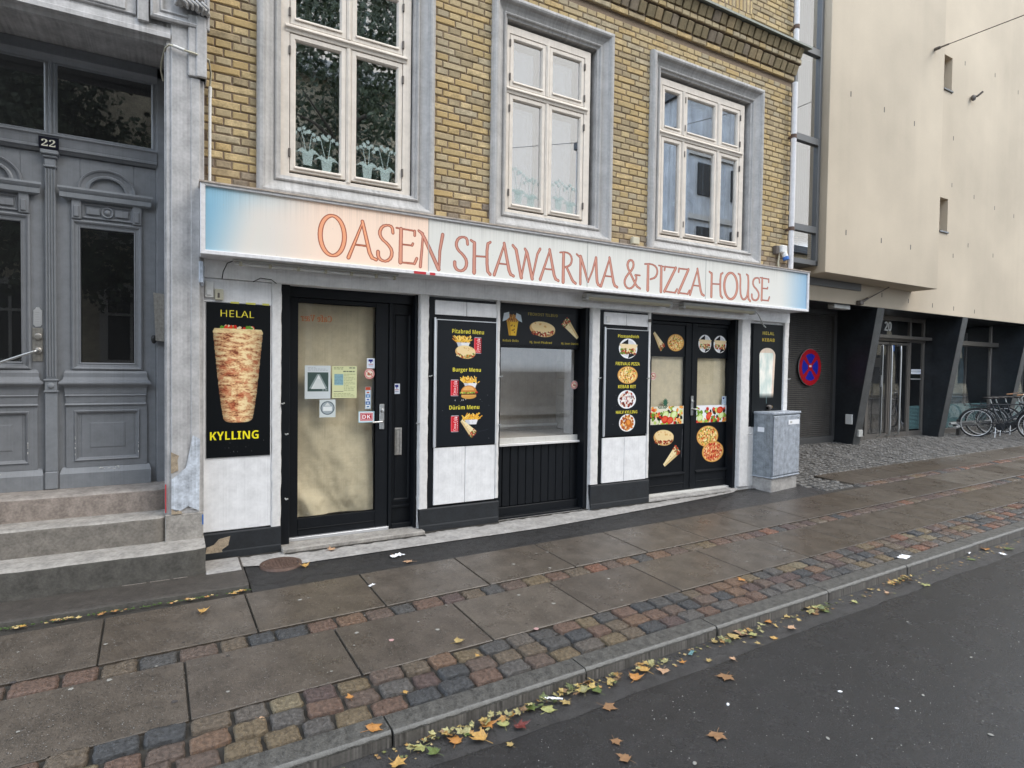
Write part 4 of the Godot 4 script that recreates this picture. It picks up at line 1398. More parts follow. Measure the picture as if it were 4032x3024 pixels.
# ---------------------------------------------------------------- stone doorway of the stair house on the left
func build_portal(h: Node3D):
	var zf := 0.12
	var cx := -0.79
	for s in [1.0, -1.0]:
		var X := func(x: float) -> float: return cx + s * (x - cx)
		# pier with a stepped arris
		var b := MB.new()
		b.box(Vector3(X.call(-0.012), 0.39, zf), Vector3(X.call(0.180), 4.6, -0.05), 0.008)
		b.box(Vector3(X.call(-0.040), 0.39, zf - 0.022), Vector3(X.call(-0.010), 4.6, -0.05), 0.004)
		b.box(Vector3(X.call(-0.052), 0.39, zf - 0.05), Vector3(X.call(-0.035), 4.6, -0.62), 0.004)
		b.box(Vector3(X.call(0.150), 0.39, zf - 0.03), Vector3(X.call(0.206), 4.6, -0.05), 0.004)
		b.box(Vector3(X.call(0.118), 0.42, zf - 0.002), Vector3(X.call(0.176), 3.62, zf + 0.008), 0.006)
		# ear at the head of the architrave
		b.box(Vector3(X.call(0.10), 3.625, zf + 0.022), Vector3(X.call(0.222), 4.07, -0.04), 0.006)
		b.box(Vector3(X.call(0.150), 3.625, zf + 0.036), Vector3(X.call(0.222), 4.07, 0.02), 0.008)
		obj(h, "portal_pier", b, M.portal)
		b = MB.new()
		b.box(Vector3(X.call(-0.05), 0.19, zf + 0.004), Vector3(X.call(0.20), 0.395, -0.10), 0.006)
		obj(h, "pier_base", b, M.step_grey)
		if s > 0.0:
			b = MB.new()
			b.prism(PackedVector2Array([Vector2(-0.01, 0.44), Vector2(0.05, 0.42), Vector2(0.10, 0.45), Vector2(0.172, 0.41), Vector2(0.178, 0.95), Vector2(0.13, 0.98), Vector2(0.085, 0.74), Vector2(0.03, 0.69), Vector2(-0.008, 0.66)]), zf + 0.008, zf + 0.0105)
			obj(h, "peeling_paint", b, M.portal_peel)
			b = MB.new()
			b.prism(PackedVector2Array([Vector2(-0.012, 0.70), Vector2(0.035, 0.72), Vector2(0.030, 0.80), Vector2(0.04, 0.83), Vector2(-0.012, 0.86)]), zf + 0.001, zf + 0.004)
			obj(h, "bare_patch", b, M.bare_render)
			b = MB.new()
			b.prism(PackedVector2Array([Vector2(-0.010, 0.397), Vector2(0.06, 0.397), Vector2(0.05, 0.43), Vector2(0.02, 0.415), Vector2(-0.010, 0.44)]), zf + 0.002, zf + 0.010)
			obj(h, "bare_patch", b, M.bare_render)
			bx(h, "red_paint_smear", Vector3(-0.050, 0.41, zf - 0.015), Vector3(-0.042, 0.62, zf - 0.021), M.red_tape, 0.0)
			bx(h, "blue_paint_mark", Vector3(0.192, 0.30, zf + 0.003), Vector3(0.2015, 0.375, zf + 0.006), M.blue, 0.0)
	# lintel with fascias, frieze panel and keystone
	var b := MB.new()
	b.mould([Vector2(4.60, 0.0), Vector2(4.60, 0.08), Vector2(3.955, 0.08), Vector2(3.95, 0.104), Vector2(3.905, 0.112), Vector2(3.895, 0.128), Vector2(3.862, 0.130), Vector2(3.862, 0.0)], -1.56, -0.012)
	b.mould([Vector2(3.868, 0.10), Vector2(3.862, 0.075), Vector2(3.835, 0.062), Vector2(3.835, 0.02), Vector2(3.86, 0.0)], -1.54, -0.04)
	b.box(Vector3(-1.62, 3.875, 0.03), Vector3(0.04, 4.6, -0.62), 0.0)
	b.box(Vector3(-1.30, 4.00, 0.07), Vector3(-0.285, 4.6, 0.108), 0.004)
	b.box(Vector3(-1.36, 3.985, 0.07), Vector3(-0.222, 4.6, 0.098), 0.004)
	b.box(Vector3(-0.215, 3.94, 0.07), Vector3(-0.145, 4.6, 0.135), 0.004)
	obj(h, "portal_lintel", b, M.portal)
	# corner panel with a frame and a scroll of leaves, as a sub frieze above the ear
	b = MB.new()
	b.frame(-0.06, 0.165, 4.055, 4.6, [[0.075, zf - 0.01], [0.075, zf + 0.030], [0.060, zf + 0.036], [0.045, zf + 0.020], [0.020, zf + 0.010], [0.012, zf + 0.022], [0.0, zf + 0.020], [0.0, zf - 0.02]])
	b.box(Vector3(-0.07, 4.05, zf - 0.02), Vector3(0.175, 4.6, zf - 0.001))
	obj(h, "corner_panel", b, M.portal)
	b = MB.new()
	for q in [[0.06, 4.12, 0.05], [0.10, 4.14, 0.045], [0.145, 4.12, 0.04], [0.185, 4.10, 0.045], [0.21, 4.085, 0.035], [0.05, 4.19, 0.05], [0.12, 4.22, 0.06], [0.03, 4.26, 0.05], [0.17, 4.18, 0.035]]:
		b.ball(Vector3(q[0], q[1], zf + 0.045), Vector3(q[2], q[2] * 0.55, 0.05), 10)
	for k in 5: b.tube([Vector3(0.02 + k * 0.035, 4.10, zf + 0.04), Vector3(0.05 + k * 0.035, 4.13, zf + 0.10), Vector3(0.09 + k * 0.035, 4.095, zf + 0.11), Vector3(0.10 + k * 0.03, 4.07, zf + 0.08)], 0.016, 7, 0.006)
	obj(h, "leaf_scroll", b, M.casing)
	# reveal ceiling and outer wall left of the doorway
	b = MB.new()
	b.box(Vector3(-1.60, 3.868, -0.02), Vector3(0.02, 3.90, -0.62))
	obj(h, "reveal_ceiling", b, M.portal)
	bx(h, "side_wall", Vector3(-2.6, 0.0, -0.02), Vector3(-1.78, 7.6, -0.4), M.brick1, 0.0)
	bx(h, "wall_over_doorway", Vector3(-2.6, 4.55, 0.0), Vector3(0.205, 7.6, -0.4), M.brick4, 0.0)
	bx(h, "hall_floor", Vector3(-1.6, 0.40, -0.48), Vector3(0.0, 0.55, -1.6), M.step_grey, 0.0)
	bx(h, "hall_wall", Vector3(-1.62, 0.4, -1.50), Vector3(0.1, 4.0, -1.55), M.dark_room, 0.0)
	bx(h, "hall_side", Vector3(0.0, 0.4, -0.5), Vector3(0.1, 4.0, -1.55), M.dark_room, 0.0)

func build_entrance(h: Node3D):
	var z := -0.45
	var cx := -0.79
	# frame
	var b := MB.new()
	for s in [1.0, -1.0]:
		var X := func(x: float) -> float: return cx + s * (x - cx)
		b.box(Vector3(X.call(-0.110), 0.55, z + 0.03), Vector3(X.call(-0.048), 3.86, z - 0.06), 0.005)
		b.box(Vector3(X.call(-0.118), 0.55, z + 0.012), Vector3(X.call(-0.106), 3.82, z - 0.04), 0.004)
	b.box(Vector3(-1.53, 3.775, z + 0.03), Vector3(-0.05, 3.868, z - 0.06), 0.005)
	b.mould([Vector2(3.80, z), Vector2(3.798, z + 0.045), Vector2(3.78, z + 0.05), Vector2(3.765, z + 0.03), Vector2(3.74, z + 0.012), Vector2(3.74, z - 0.03)], -1.47, -0.108)
	# transom beam
	b.mould([Vector2(3.205, z - 0.03), Vector2(3.200, z + 0.050), Vector2(3.186, z + 0.062), Vector2(3.176, z + 0.050), Vector2(3.158, z + 0.044), Vector2(3.115, z + 0.036), Vector2(3.108, z + 0.050), Vector2(3.094, z + 0.050), Vector2(3.086, z + 0.030), Vector2(3.072, z + 0.014), Vector2(3.066, z - 0.03)], -1.472, -0.108)
	var fr := obj(h, "entrance_frame", b, M.door_grey)
	# fanlight
	b = MB.new()
	b.box(Vector3(-0.800, 3.20, z - 0.03), Vector3(-0.778, 3.78, z + 0.02), 0.006)
	for q in [[-1.462, -0.800], [-0.778, -0.118]]:
		b.frame(q[0] + 0.03, q[1] - 0.03, 3.235, 3.735, [[0.03, z - 0.02], [0.03, z + 0.002], [0.012, z + 0.004], [0.0, z - 0.016]])
	obj(fr, "fanlight_bars", b, M.door_grey_edge)
	for q in [[-1.445, -0.815], [-0.765, -0.135]]:
		b = MB.new()
		b.box(Vector3(q[0], 3.225, z - 0.018), Vector3(q[1], 3.745, z - 0.014))
		obj(fr, "fanlight_pane", b, M.glass)
	entrance_leaf(h, z, cx, 1.0)
	entrance_leaf(h, z, cx, -1.0)
	# blue enamel number plate
	b = MB.new()
	b.box(Vector3(-0.852, 3.080, z + 0.056), Vector3(-0.732, 3.170, z + 0.062), 0.004)
	var pl := obj(h, "number_plate", b, M.bike_black)
	var c := Canvas.new(-0.852, 3.080, -0.732, 3.170, 1200, Color(.06, .06, .12), 4)
	c.text("22", -0.838, -0.750, 3.098, 3.152, Color(.86, .85, .78), font_serif)
	b = MB.new()
	b.quad(Vector3(-0.849, 3.083, z + 0.0635), Vector3(-0.735, 3.083, z + 0.0635), Vector3(-0.735, 3.167, z + 0.0635), Vector3(-0.849, 3.167, z + 0.0635))
	obj(pl, "numerals", b, print_mat(c, 0.3))
	# steel box by the right jamb (door telephone) and its black bracket
	b = MB.new()
	b.prism(PackedVector2Array([Vector2(-0.134, 2.075), Vector2(-0.060, 2.068), Vector2(-0.060, 1.690), Vector2(-0.118, 1.695)]), z + 0.028, z + 0.085)
	obj(h, "door_telephone", b, M.brushed_steel)
	b = MB.new()
	b.ball(Vector3(-0.130, 1.705, z + 0.055), Vector3(0.022, 0.035, 0.02), 12)
	obj(h, "door_stop", b, M.plastic_black)

func entrance_leaf(h: Node3D, z: float, cx: float, s: float):
	var X := func(x: float) -> float: return cx + s * (x - cx)
	var leaf := MB.new()
	var R := func(b: MB, x0: float, x1: float, y0: float, y1: float, prof: Array):
		var a: float = minf(X.call(x0), X.call(x1))
		var e: float = maxf(X.call(x0), X.call(x1))
		b.frame(a, e, y0, y1, prof)
	var B := func(b: MB, x0: float, x1: float, y0: float, y1: float, za: float, zb: float, bev: float):
		b.box(Vector3(X.call(x0), y0, z + za), Vector3(X.call(x1), y1, z + zb), bev)
	# stiles and rails round the glass
	var r := -0.118
	var l := -0.760
	B.call(leaf, l, -0.612, 0.553, 3.066, -0.045, 0.0, 0.003)
	B.call(leaf, -0.266, r, 0.553, 3.066, -0.045, 0.0, 0.003)
	B.call(leaf, -0.612, -0.266, 2.54, 3.066, -0.045, 0.0, 0.003)
	B.call(leaf, -0.612, -0.266, 0.553, 1.512, -0.045, 0.0, 0.003)
	var d := obj(h, "entrance_door_leaf", leaf, M.door_grey)
	var p := MB.new()
	p.box(Vector3(X.call(-0.615), 1.505, z - 0.026), Vector3(X.call(-0.262), 2.545, z - 0.022))
	obj(d, "pane", p, M.glass)
	# moulded frame of the glass
	var b := MB.new()
	R.call(b, -0.612, -0.266, 1.512, 2.540, [[0.056, z], [0.056, z + 0.016], [0.046, z + 0.022], [0.036, z + 0.016], [0.030, z + 0.006], [0.012, z + 0.002], [0.008, z + 0.008], [0.0, z + 0.004], [0.0, z - 0.03]])
	obj(d, "glass_moulding", b, M.door_grey)
	# head: sunk panel with rosette, brackets, cornice, round pediment
	b = MB.new()
	B.call(b, -0.665, -0.602, 2.600, 2.752, 0.0, 0.030, 0.006)
	B.call(b, -0.275, -0.212, 2.600, 2.752, 0.0, 0.030, 0.006)
	B.call(b, -0.650, -0.615, 2.615, 2.70, 0.0, 0.040, 0.006)
	B.call(b, -0.262, -0.227, 2.615, 2.70, 0.0, 0.040, 0.006)
	R.call(b, -0.585, -0.290, 2.632, 2.712, [[0.017, z + 0.010], [0.012, z + 0.014], [0.0, z + 0.002]])
	B.call(b, -0.575, -0.485, 2.645, 2.700, 0.0, 0.014, 0.006)
	B.call(b, -0.392, -0.300, 2.645, 2.700, 0.0, 0.014, 0.006)
	b.xf = Transform3D(Basis(Vector3(1, 0, 0), PI / 2), Vector3(X.call(-0.438), 2.672, z))
	b.lathe([Vector2(0.042, 0.0), Vector2(0.042, 0.016), Vector2(0.034, 0.020), Vector2(0.028, 0.010), Vector2(0.022, 0.010), Vector2(0.016, 0.022), Vector2(0.0, 0.026)], 24)
	obj(d, "rosette_panel", b, M.door_grey)
	b = MB.new()
	var a0: float = minf(X.call(-0.690), X.call(-0.190))
	var a1: float = maxf(X.call(-0.690), X.call(-0.190))
	b.xf = Transform3D(Basis(), Vector3(0, 0, z))
	b.mould([Vector2(2.835, 0.0), Vector2(2.830, 0.062), Vector2(2.815, 0.064), Vector2(2.800, 0.055), Vector2(2.788, 0.044), Vector2(2.786, 0.052), Vector2(2.752, 0.050), Vector2(2.745, 0.034), Vector2(2.738, 0.0)], a0, a1, 0.85, 0.85)
	obj(d, "door_cornice", b, M.door_grey_edge)
	b = MB.new()
	var rings := []
	for q in [[0.190, 0.0], [0.190, 0.030], [0.182, 0.040], [0.172, 0.034], [0.166, 0.024], [0.140, 0.016], [0.130, 0.022], [0.116, 0.020], [0.112, -0.004]]:
		var row := PackedVector3Array()
		for k in 25:
			var a := PI * k / 24.0
			row.append(Vector3(X.call(-0.438) - cos(a) * q[0], 2.832 + sin(a) * q[0] * 0.86, z + q[1] + 0.01))
		rings.append(row)
	for i in rings.size() - 1:
		for k in 24: b.quad_out(rings[i][k], rings[i][k + 1], rings[i + 1][k + 1], rings[i + 1][k], (Vector3(0, 0, 1) if rings[i][0].z <= rings[i + 1][0].z + 0.02 else Vector3(0, 0, 1)))
	obj(d, "round_pediment", b, M.door_grey)
	# sill with a wash, two beads
	b = MB.new()
	var s0: float = minf(X.call(-0.694), X.call(-0.200))
	var s1: float = maxf(X.call(-0.694), X.call(-0.200))
	b.xf = Transform3D(Basis(), Vector3(0, 0, z))
	b.mould([Vector2(1.455, 0.0), Vector2(1.448, 0.016), Vector2(1.430, 0.024), Vector2(1.400, 0.026), Vector2(1.378, 0.034), Vector2(1.362, 0.056), Vector2(1.352, 0.058), Vector2(1.342, 0.052), Vector2(1.338, 0.036), Vector2(1.322, 0.022), Vector2(1.270, 0.018), Vector2(1.266, 0.0)], s0, s1, 0.9, 0.9)
	b.mould([Vector2(1.270, 0.0), Vector2(1.268, 0.022), Vector2(1.258, 0.030), Vector2(1.248, 0.020), Vector2(1.200, 0.016), Vector2(1.198, 0.024), Vector2(1.188, 0.030), Vector2(1.178, 0.020), Vector2(1.176, 0.0)], s0 - 0.002, s1 + 0.002, 0.5, 0.5)
	obj(d, "door_sill", b, M.door_grey)
	# lower panel
	b = MB.new()
	R.call(b, -0.640, -0.244, 0.770, 1.128, [[0.064, z], [0.064, z + 0.014], [0.018, z + 0.014], [0.010, z + 0.024], [0.0, z + 0.018], [-0.006, z + 0.004], [-0.030, z - 0.014], [-0.074, z - 0.014], [-0.082, z + 0.002], [-0.090, z + 0.004]])
	B.call(b, -0.552, -0.332, 0.858, 1.040, -0.01, 0.0045, 0.0)
	B.call(b, -0.64, -0.244, 0.770, 1.128, -0.03, -0.0145, 0.0)
	obj(d, "lower_panel", b, M.door_grey)
	# base board with a bevelled top
	b = MB.new()
	var q0: float = minf(X.call(-0.726), X.call(-0.168))
	var q1: float = maxf(X.call(-0.726), X.call(-0.168))
	b.xf = Transform3D(Basis(), Vector3(0, 0, z))
	b.mould([Vector2(0.712, 0.0), Vector2(0.705, 0.012), Vector2(0.672, 0.036), Vector2(0.664, 0.042), Vector2(0.556, 0.042), Vector2(0.556, 0.0)], q0, q1, 0.4, 0.4)
	obj(d, "base_board", b, M.door_grey_edge)
	# white chips of lost paint
	b = MB.new()
	var rr := RandomNumberGenerator.new()
	rr.seed = 5 + int(s)
	for i in 26:
		var px := rr.randf_range(-0.50, -0.37) if i < 12 else (-0.650 if i < 20 else -0.240)
		var py := rr.randf_range(0.682, 0.70) if i < 12 else rr.randf_range(0.80, 0.93)
		var zz := 0.030 if i < 12 else 0.0245
		b.box(Vector3(X.call(px), py, z + zz), Vector3(X.call(px + rr.randf_range(0.003, 0.018 if i < 12 else 0.005)), py + rr.randf_range(0.002, 0.006 if i < 12 else 0.02), z + zz + 0.0005), 0.0)
	obj(d, "paint_chips", b, M.chip)
	if s > 0.0: return
	# cover strip with pilaster belongs to the left leaf
	b = MB.new()
	B.call(b, -0.748, -0.832, 0.556, 0.690, 0.0, 0.060, 0.008)
	B.call(b, -0.752, -0.828, 0.690, 1.285, 0.0, 0.040, 0.004)
	B.call(b, -0.745, -0.835, 1.285, 1.300, 0.0, 0.052, 0.004)
	B.call(b, -0.752, -0.828, 1.300, 1.370, 0.0, 0.044, 0.003)
	B.call(b, -0.745, -0.835, 1.370, 1.384, 0.0, 0.052, 0.004)
	B.call(b, -0.757, -0.823, 1.384, 2.965, 0.0, 0.030, 0.003)
	for k in 4: B.call(b, -0.761 - k * 0.0165, -0.770 - k * 0.0165, 1.40, 2.945, 0.0, 0.040, 0.004)
	B.call(b, -0.750, -0.830, 2.955, 2.970, 0.0, 0.048, 0.004)
	B.call(b, -0.757, -0.823, 2.970, 3.025, 0.0, 0.034, 0.003)
	B.call(b, -0.745, -0.835, 3.025, 3.046, 0.0, 0.050, 0.006)
	B.call(b, -0.735, -0.845, 3.046, 3.078, 0.0, 0.066, 0.006)
	b.xf = Transform3D(Basis(Vector3(1, 0, 0), PI / 2), Vector3(-0.790, 1.335, z + 0.044))
	b.lathe([Vector2(0.022, 0.0), Vector2(0.018, 0.008), Vector2(0.0, 0.010)], 16)
	obj(d, "cover_pilaster", b, M.door_grey_edge)
	# lock plate, cylinder, lever, engraved plate
	b = MB.new()
	b.box(Vector3(-0.905, 1.515, z), Vector3(-0.842, 1.765, z + 0.006), 0.003)
	b.xf = Transform3D(Basis(Vector3(1, 0, 0), PI / 2), Vector3(-0.868, 1.700, z + 0.004))
	b.lathe([Vector2(0.026, 0.0), Vector2(0.026, 0.016), Vector2(0.020, 0.022), Vector2(0.0, 0.022)], 20)
	b.xf = Transform3D(Basis(Vector3(1, 0, 0), PI / 2), Vector3(-0.868, 1.595, z + 0.004))
	b.lathe([Vector2(0.026, 0.0), Vector2(0.026, 0.012), Vector2(0.018, 0.020), Vector2(0.0, 0.020)], 20)
	obj(d, "lock_plate", b, M.brushed_steel)
	b = MB.new()
	b.tube([Vector3(-0.868, 1.595, z + 0.01), Vector3(-0.868, 1.594, z + 0.05), Vector3(-0.885, 1.588, z + 0.062), Vector3(-0.96, 1.556, z + 0.066), Vector3(-1.06, 1.512, z + 0.066), Vector3(-1.16, 1.47, z + 0.064)], 0.009, 10)
	obj(d, "door_handle", b, M.steel)
	b = MB.new()
	var o := PackedVector2Array()
	for q in [[-0.898, 1.79], [-0.885, 1.772], [-0.858, 1.775], [-0.846, 1.79], [-0.846, 1.895], [-0.856, 1.905], [-0.862, 1.918], [-0.880, 1.918], [-0.886, 1.905], [-0.897, 1.895]]: o.append(Vector2(q[0], q[1]))
	b.prism(o, z, z + 0.006)
	for k in 6: b.box(Vector3(-0.888, 1.795 + k * 0.017, z + 0.006), Vector3(-0.856, 1.801 + k * 0.017, z + 0.008), 0.001)
	obj(d, "push_plate", b, M.aluminium)

func build_steps():
	var st := thing("entrance_steps", "worn stone steps under the grey double door, lowest a wide flagstone", "steps")
	var r := RandomNumberGenerator.new()
	r.seed = 77
	var defs := [
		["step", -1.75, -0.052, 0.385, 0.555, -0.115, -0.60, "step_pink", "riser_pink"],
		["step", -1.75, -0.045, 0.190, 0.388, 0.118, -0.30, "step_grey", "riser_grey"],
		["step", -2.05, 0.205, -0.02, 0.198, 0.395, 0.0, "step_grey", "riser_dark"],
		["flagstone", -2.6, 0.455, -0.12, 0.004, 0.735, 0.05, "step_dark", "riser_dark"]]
	for q in defs:
		# a block with a worn, uneven front arris
		var b := MB.new()
		var n := 36
		var rows := [PackedVector3Array(), PackedVector3Array(), PackedVector3Array(), PackedVector3Array(), PackedVector3Array(), PackedVector3Array()]
		var ns := FastNoiseLite.new()
		ns.seed = int(q[4] * 100)
		ns.frequency = 2.2
		for i in n + 1:
			var x := lerpf(q[1], q[2], float(i) / n)
			var w: float = ns.get_noise_1d(x) * 0.006 + r.randf_range(-0.0015, 0.0015)
			var cr := 0.03 if i == n and q[0] == "step" else 0.0
			rows[0].append(Vector3(x, q[3], q[5] - 0.004 - cr))
			rows[1].append(Vector3(x, q[4] - 0.035, q[5] - cr))
			rows[2].append(Vector3(x, q[4] - 0.012 + w, q[5] - 0.002 - cr))
			rows[3].append(Vector3(x, q[4] - 0.002 + w * 0.6, q[5] - 0.014 - cr))
			rows[4].append(Vector3(x, q[4] + w * 0.3, q[5] - 0.05))
			rows[5].append(Vector3(x, q[4], q[6]))
		b.grid(rows.slice(2, 6))
		for i in 5: b.quad_out(rows[i][n], rows[i + 1][n], Vector3(q[2], q[3], q[6]), Vector3(q[2], q[3], q[5] - 0.034), Vector3(1, 0, 0))
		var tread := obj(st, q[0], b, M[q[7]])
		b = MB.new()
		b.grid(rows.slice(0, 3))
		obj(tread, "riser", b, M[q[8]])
	# darker lower face of the third step, loose mortar in its joint
	for q in [[-0.30, -0.16], [-0.14, -0.02], [0.0, 0.09]]: bx(st, "mortar_joint", Vector3(q[0], -0.004, 0.398), Vector3(q[1], 0.008, 0.412), M.slab_pale, 0.003)
	bx(st, "corner_stone", Vector3(0.206, -0.03, 0.10), Vector3(0.44, 0.010, 0.42), M.concrete_strip, 0.004)
	var b := MB.new()
	for i in 120:
		var p := Vector3(r.randf_range(-1.0, 0.46), gy(0.8) + 0.004, 0.755 + r.randf_range(0.0, 0.03))
		b.ball(p, Vector3(r.randf_range(0.004, 0.012), 0.005, r.randf_range(0.003, 0.009)), 5)
	var o := struct("moss_in_joint", b, M.moss)
	o.set_meta("kind", "stuff")
	tag(o, "thin line of green moss along the foot of the flagstone", "moss")

# ---------------------------------------------------------------- prints
func print_mat(c: Canvas, rough := 0.35) -> StandardMaterial3D:
	var m := StandardMaterial3D.new()
	m.albedo_texture = c.tex()
	m.roughness = rough
	m.metallic_specular = 0.35
	return m

func print_quad(parent: Node, called: String, x0: float, y0: float, x1: float, y1: float, z: float, mat: Material) -> MeshInstance3D:
	var b := MB.new()
	b.quad(Vector3(x0, y0, z), Vector3(x1, y0, z), Vector3(x1, y1, z), Vector3(x0, y1, z))
	return obj(parent, called, b, mat)

# strokes of the flared sign lettering in a cell 1 high: [points, width at start, width at end]
func glyph(ch: String) -> Array:
	match ch:
		"O":
			var p := []
			for i in 33: p.append(Vector2(0.5 + cos(TAU * i / 32.0) * 0.46, 0.5 + sin(TAU * i / 32.0) * 0.5))
			return [[p, 0.12, 0.12]]
		"A": return [[[Vector2(0.02, 0.0), Vector2(0.30, 0.55), Vector2(0.52, 1.0)], 0.10, 0.05], [[Vector2(0.50, 1.0), Vector2(0.66, 0.5), Vector2(0.80, 0.08), Vector2(1.0, 0.02)], 0.09, 0.12], [[Vector2(0.22, 0.36), Vector2(0.72, 0.36)], 0.06, 0.07]]
		"S": return [[[Vector2(0.92, 0.80), Vector2(0.88, 0.96), Vector2(0.62, 1.0), Vector2(0.28, 0.94), Vector2(0.12, 0.76), Vector2(0.26, 0.60), Vector2(0.62, 0.48), Vector2(0.88, 0.32), Vector2(0.84, 0.12), Vector2(0.56, 0.0), Vector2(0.22, 0.02), Vector2(0.06, 0.12), Vector2(0.06, 0.24)], 0.08, 0.10]]
		"E": return [[[Vector2(0.20, 0.02), Vector2(0.22, 0.98)], 0.12, 0.10], [[Vector2(0.0, 0.99), Vector2(0.86, 0.97), Vector2(0.86, 0.84)], 0.06, 0.07], [[Vector2(0.22, 0.54), Vector2(0.74, 0.54), Vector2(0.78, 0.60)], 0.06, 0.06], [[Vector2(0.16, 0.02), Vector2(0.86, 0.02), Vector2(0.97, 0.18)], 0.07, 0.08]]
		"N": return [[[Vector2(0.08, 0.0), Vector2(0.14, 0.5), Vector2(0.18, 0.94)], 0.08, 0.05], [[Vector2(0.0, 1.0), Vector2(0.16, 0.93), Vector2(0.50, 0.45), Vector2(0.84, -0.02)], 0.08, 0.12], [[Vector2(0.86, 0.0), Vector2(0.88, 0.5), Vector2(1.0, 0.98)], 0.06, 0.10]]
		"H": return [[[Vector2(0.0, 0.96), Vector2(0.18, 0.90), Vector2(0.18, 0.0)], 0.08, 0.12], [[Vector2(1.0, 0.98), Vector2(0.82, 0.90), Vector2(0.84, 0.10), Vector2(1.0, 0.0)], 0.08, 0.11], [[Vector2(0.18, 0.50), Vector2(0.82, 0.52)], 0.07, 0.07]]
		"W": return [[[Vector2(0.0, 0.98), Vector2(0.12, 0.86), Vector2(0.32, 0.0)], 0.09, 0.12], [[Vector2(0.32, 0.0), Vector2(0.50, 0.86)], 0.06, 0.07], [[Vector2(0.44, 0.92), Vector2(0.52, 0.80), Vector2(0.72, 0.0)], 0.08, 0.12], [[Vector2(0.72, 0.0), Vector2(0.90, 0.80), Vector2(1.0, 0.98)], 0.06, 0.09]]
		"R": return [[[Vector2(0.22, 0.0), Vector2(0.22, 0.95)], 0.12, 0.10], [[Vector2(0.0, 0.96), Vector2(0.40, 1.0), Vector2(0.68, 0.92), Vector2(0.76, 0.74), Vector2(0.62, 0.56), Vector2(0.24, 0.48)], 0.06, 0.07], [[Vector2(0.42, 0.50), Vector2(0.66, 0.24), Vector2(0.82, 0.06), Vector2(1.0, 0.0)], 0.08, 0.12]]
		"M": return [[[Vector2(0.0, 0.98), Vector2(0.16, 0.88), Vector2(0.17, 0.0)], 0.07, 0.09], [[Vector2(0.16, 0.92), Vector2(0.34, 0.5), Vector2(0.48, 0.10)], 0.12, 0.07], [[Vector2(0.48, 0.10), Vector2(0.66, 0.5), Vector2(0.80, 0.96)], 0.05, 0.07], [[Vector2(0.80, 0.94), Vector2(0.84, 0.3), Vector2(0.88, 0.06), Vector2(1.0, 0.0)], 0.10, 0.12]]
		"&": return [[[Vector2(1.0, 0.05), Vector2(0.78, 0.12), Vector2(0.46, 0.48), Vector2(0.22, 0.76), Vector2(0.28, 0.94), Vector2(0.46, 1.0), Vector2(0.60, 0.90), Vector2(0.56, 0.70), Vector2(0.20, 0.44), Vector2(0.06, 0.22), Vector2(0.18, 0.04), Vector2(0.42, 0.0), Vector2(0.66, 0.14), Vector2(0.80, 0.44), Vector2(0.66, 0.50), Vector2(0.98, 0.50)], 0.09, 0.07]]
		"P": return [[[Vector2(0.24, 0.0), Vector2(0.24, 0.95)], 0.13, 0.11], [[Vector2(0.0, 0.96), Vector2(0.46, 1.0), Vector2(0.82, 0.92), Vector2(0.94, 0.72), Vector2(0.78, 0.50), Vector2(0.42, 0.42)], 0.07, 0.08]]
		"I": return [[[Vector2(0.5, 0.0), Vector2(0.5, 0.95)], 0.13, 0.11], [[Vector2(0.0, 0.98), Vector2(0.9, 0.96)], 0.06, 0.06]]
		"Z": return [[[Vector2(0.04, 0.84), Vector2(0.08, 0.97), Vector2(0.86, 0.98)], 0.07, 0.08], [[Vector2(0.86, 0.98), Vector2(0.46, 0.5), Vector2(0.06, 0.03)], 0.12, 0.12], [[Vector2(0.06, 0.03), Vector2(0.84, 0.02), Vector2(0.98, 0.16)], 0.08, 0.08]]
		"U": return [[[Vector2(0.0, 0.98), Vector2(0.18, 0.94), Vector2(0.18, 0.30), Vector2(0.32, 0.06), Vector2(0.54, 0.02), Vector2(0.74, 0.16), Vector2(0.80, 0.40)], 0.08, 0.09], [[Vector2(0.66, 1.0), Vector2(0.82, 0.94), Vector2(0.82, 0.10), Vector2(1.0, 0.0)], 0.08, 0.11]]
	return []

func stroke(c: Canvas, st: Array, x0: float, x1: float, y0: float, y1: float, add: float, col: Color):
	var p: Array = []
	for q in st[0]: p.append(Vector2(lerpf(x0, x1, q.x), lerpf(y0, y1, q.y)))
	# smooth the corners by one round of subdivision
	if p.size() > 3:
		var s := [p[0]]
		for i in p.size() - 1:
			s.append(p[i].lerp(p[i + 1], 0.25)); s.append(p[i].lerp(p[i + 1], 0.75))
		s.append(p[-1])
		p = s
	var hgt := y1 - y0
	for i in p.size() - 1:
		var a: Vector2 = p[i]
		var b: Vector2 = p[i + 1]
		var d := (b - a)
		if d.length() < 1e-5: continue
		var wa := lerpf(st[1], st[2], float(i) / (p.size() - 1)) * hgt * 0.43
		var wb := lerpf(st[1], st[2], float(i + 1) / (p.size() - 1)) * hgt * 0.43
		# a broad pen: upright strokes are heavy, level ones light
		var k := 0.55 + 0.45 * absf(d.y) / d.length() + add * 0.0
		wa = wa * k + add; wb = wb * k + add
		var o := Vector2(-d.y, d.x).normalized()
		c.poly([a + o * wa, b + o * wb, b - o * wb, a - o * wa], col)
		c.ell(a, wa, wa, col, 0.0, 12)
		c.ell(b, wb, wb, col, 0.0, 12)

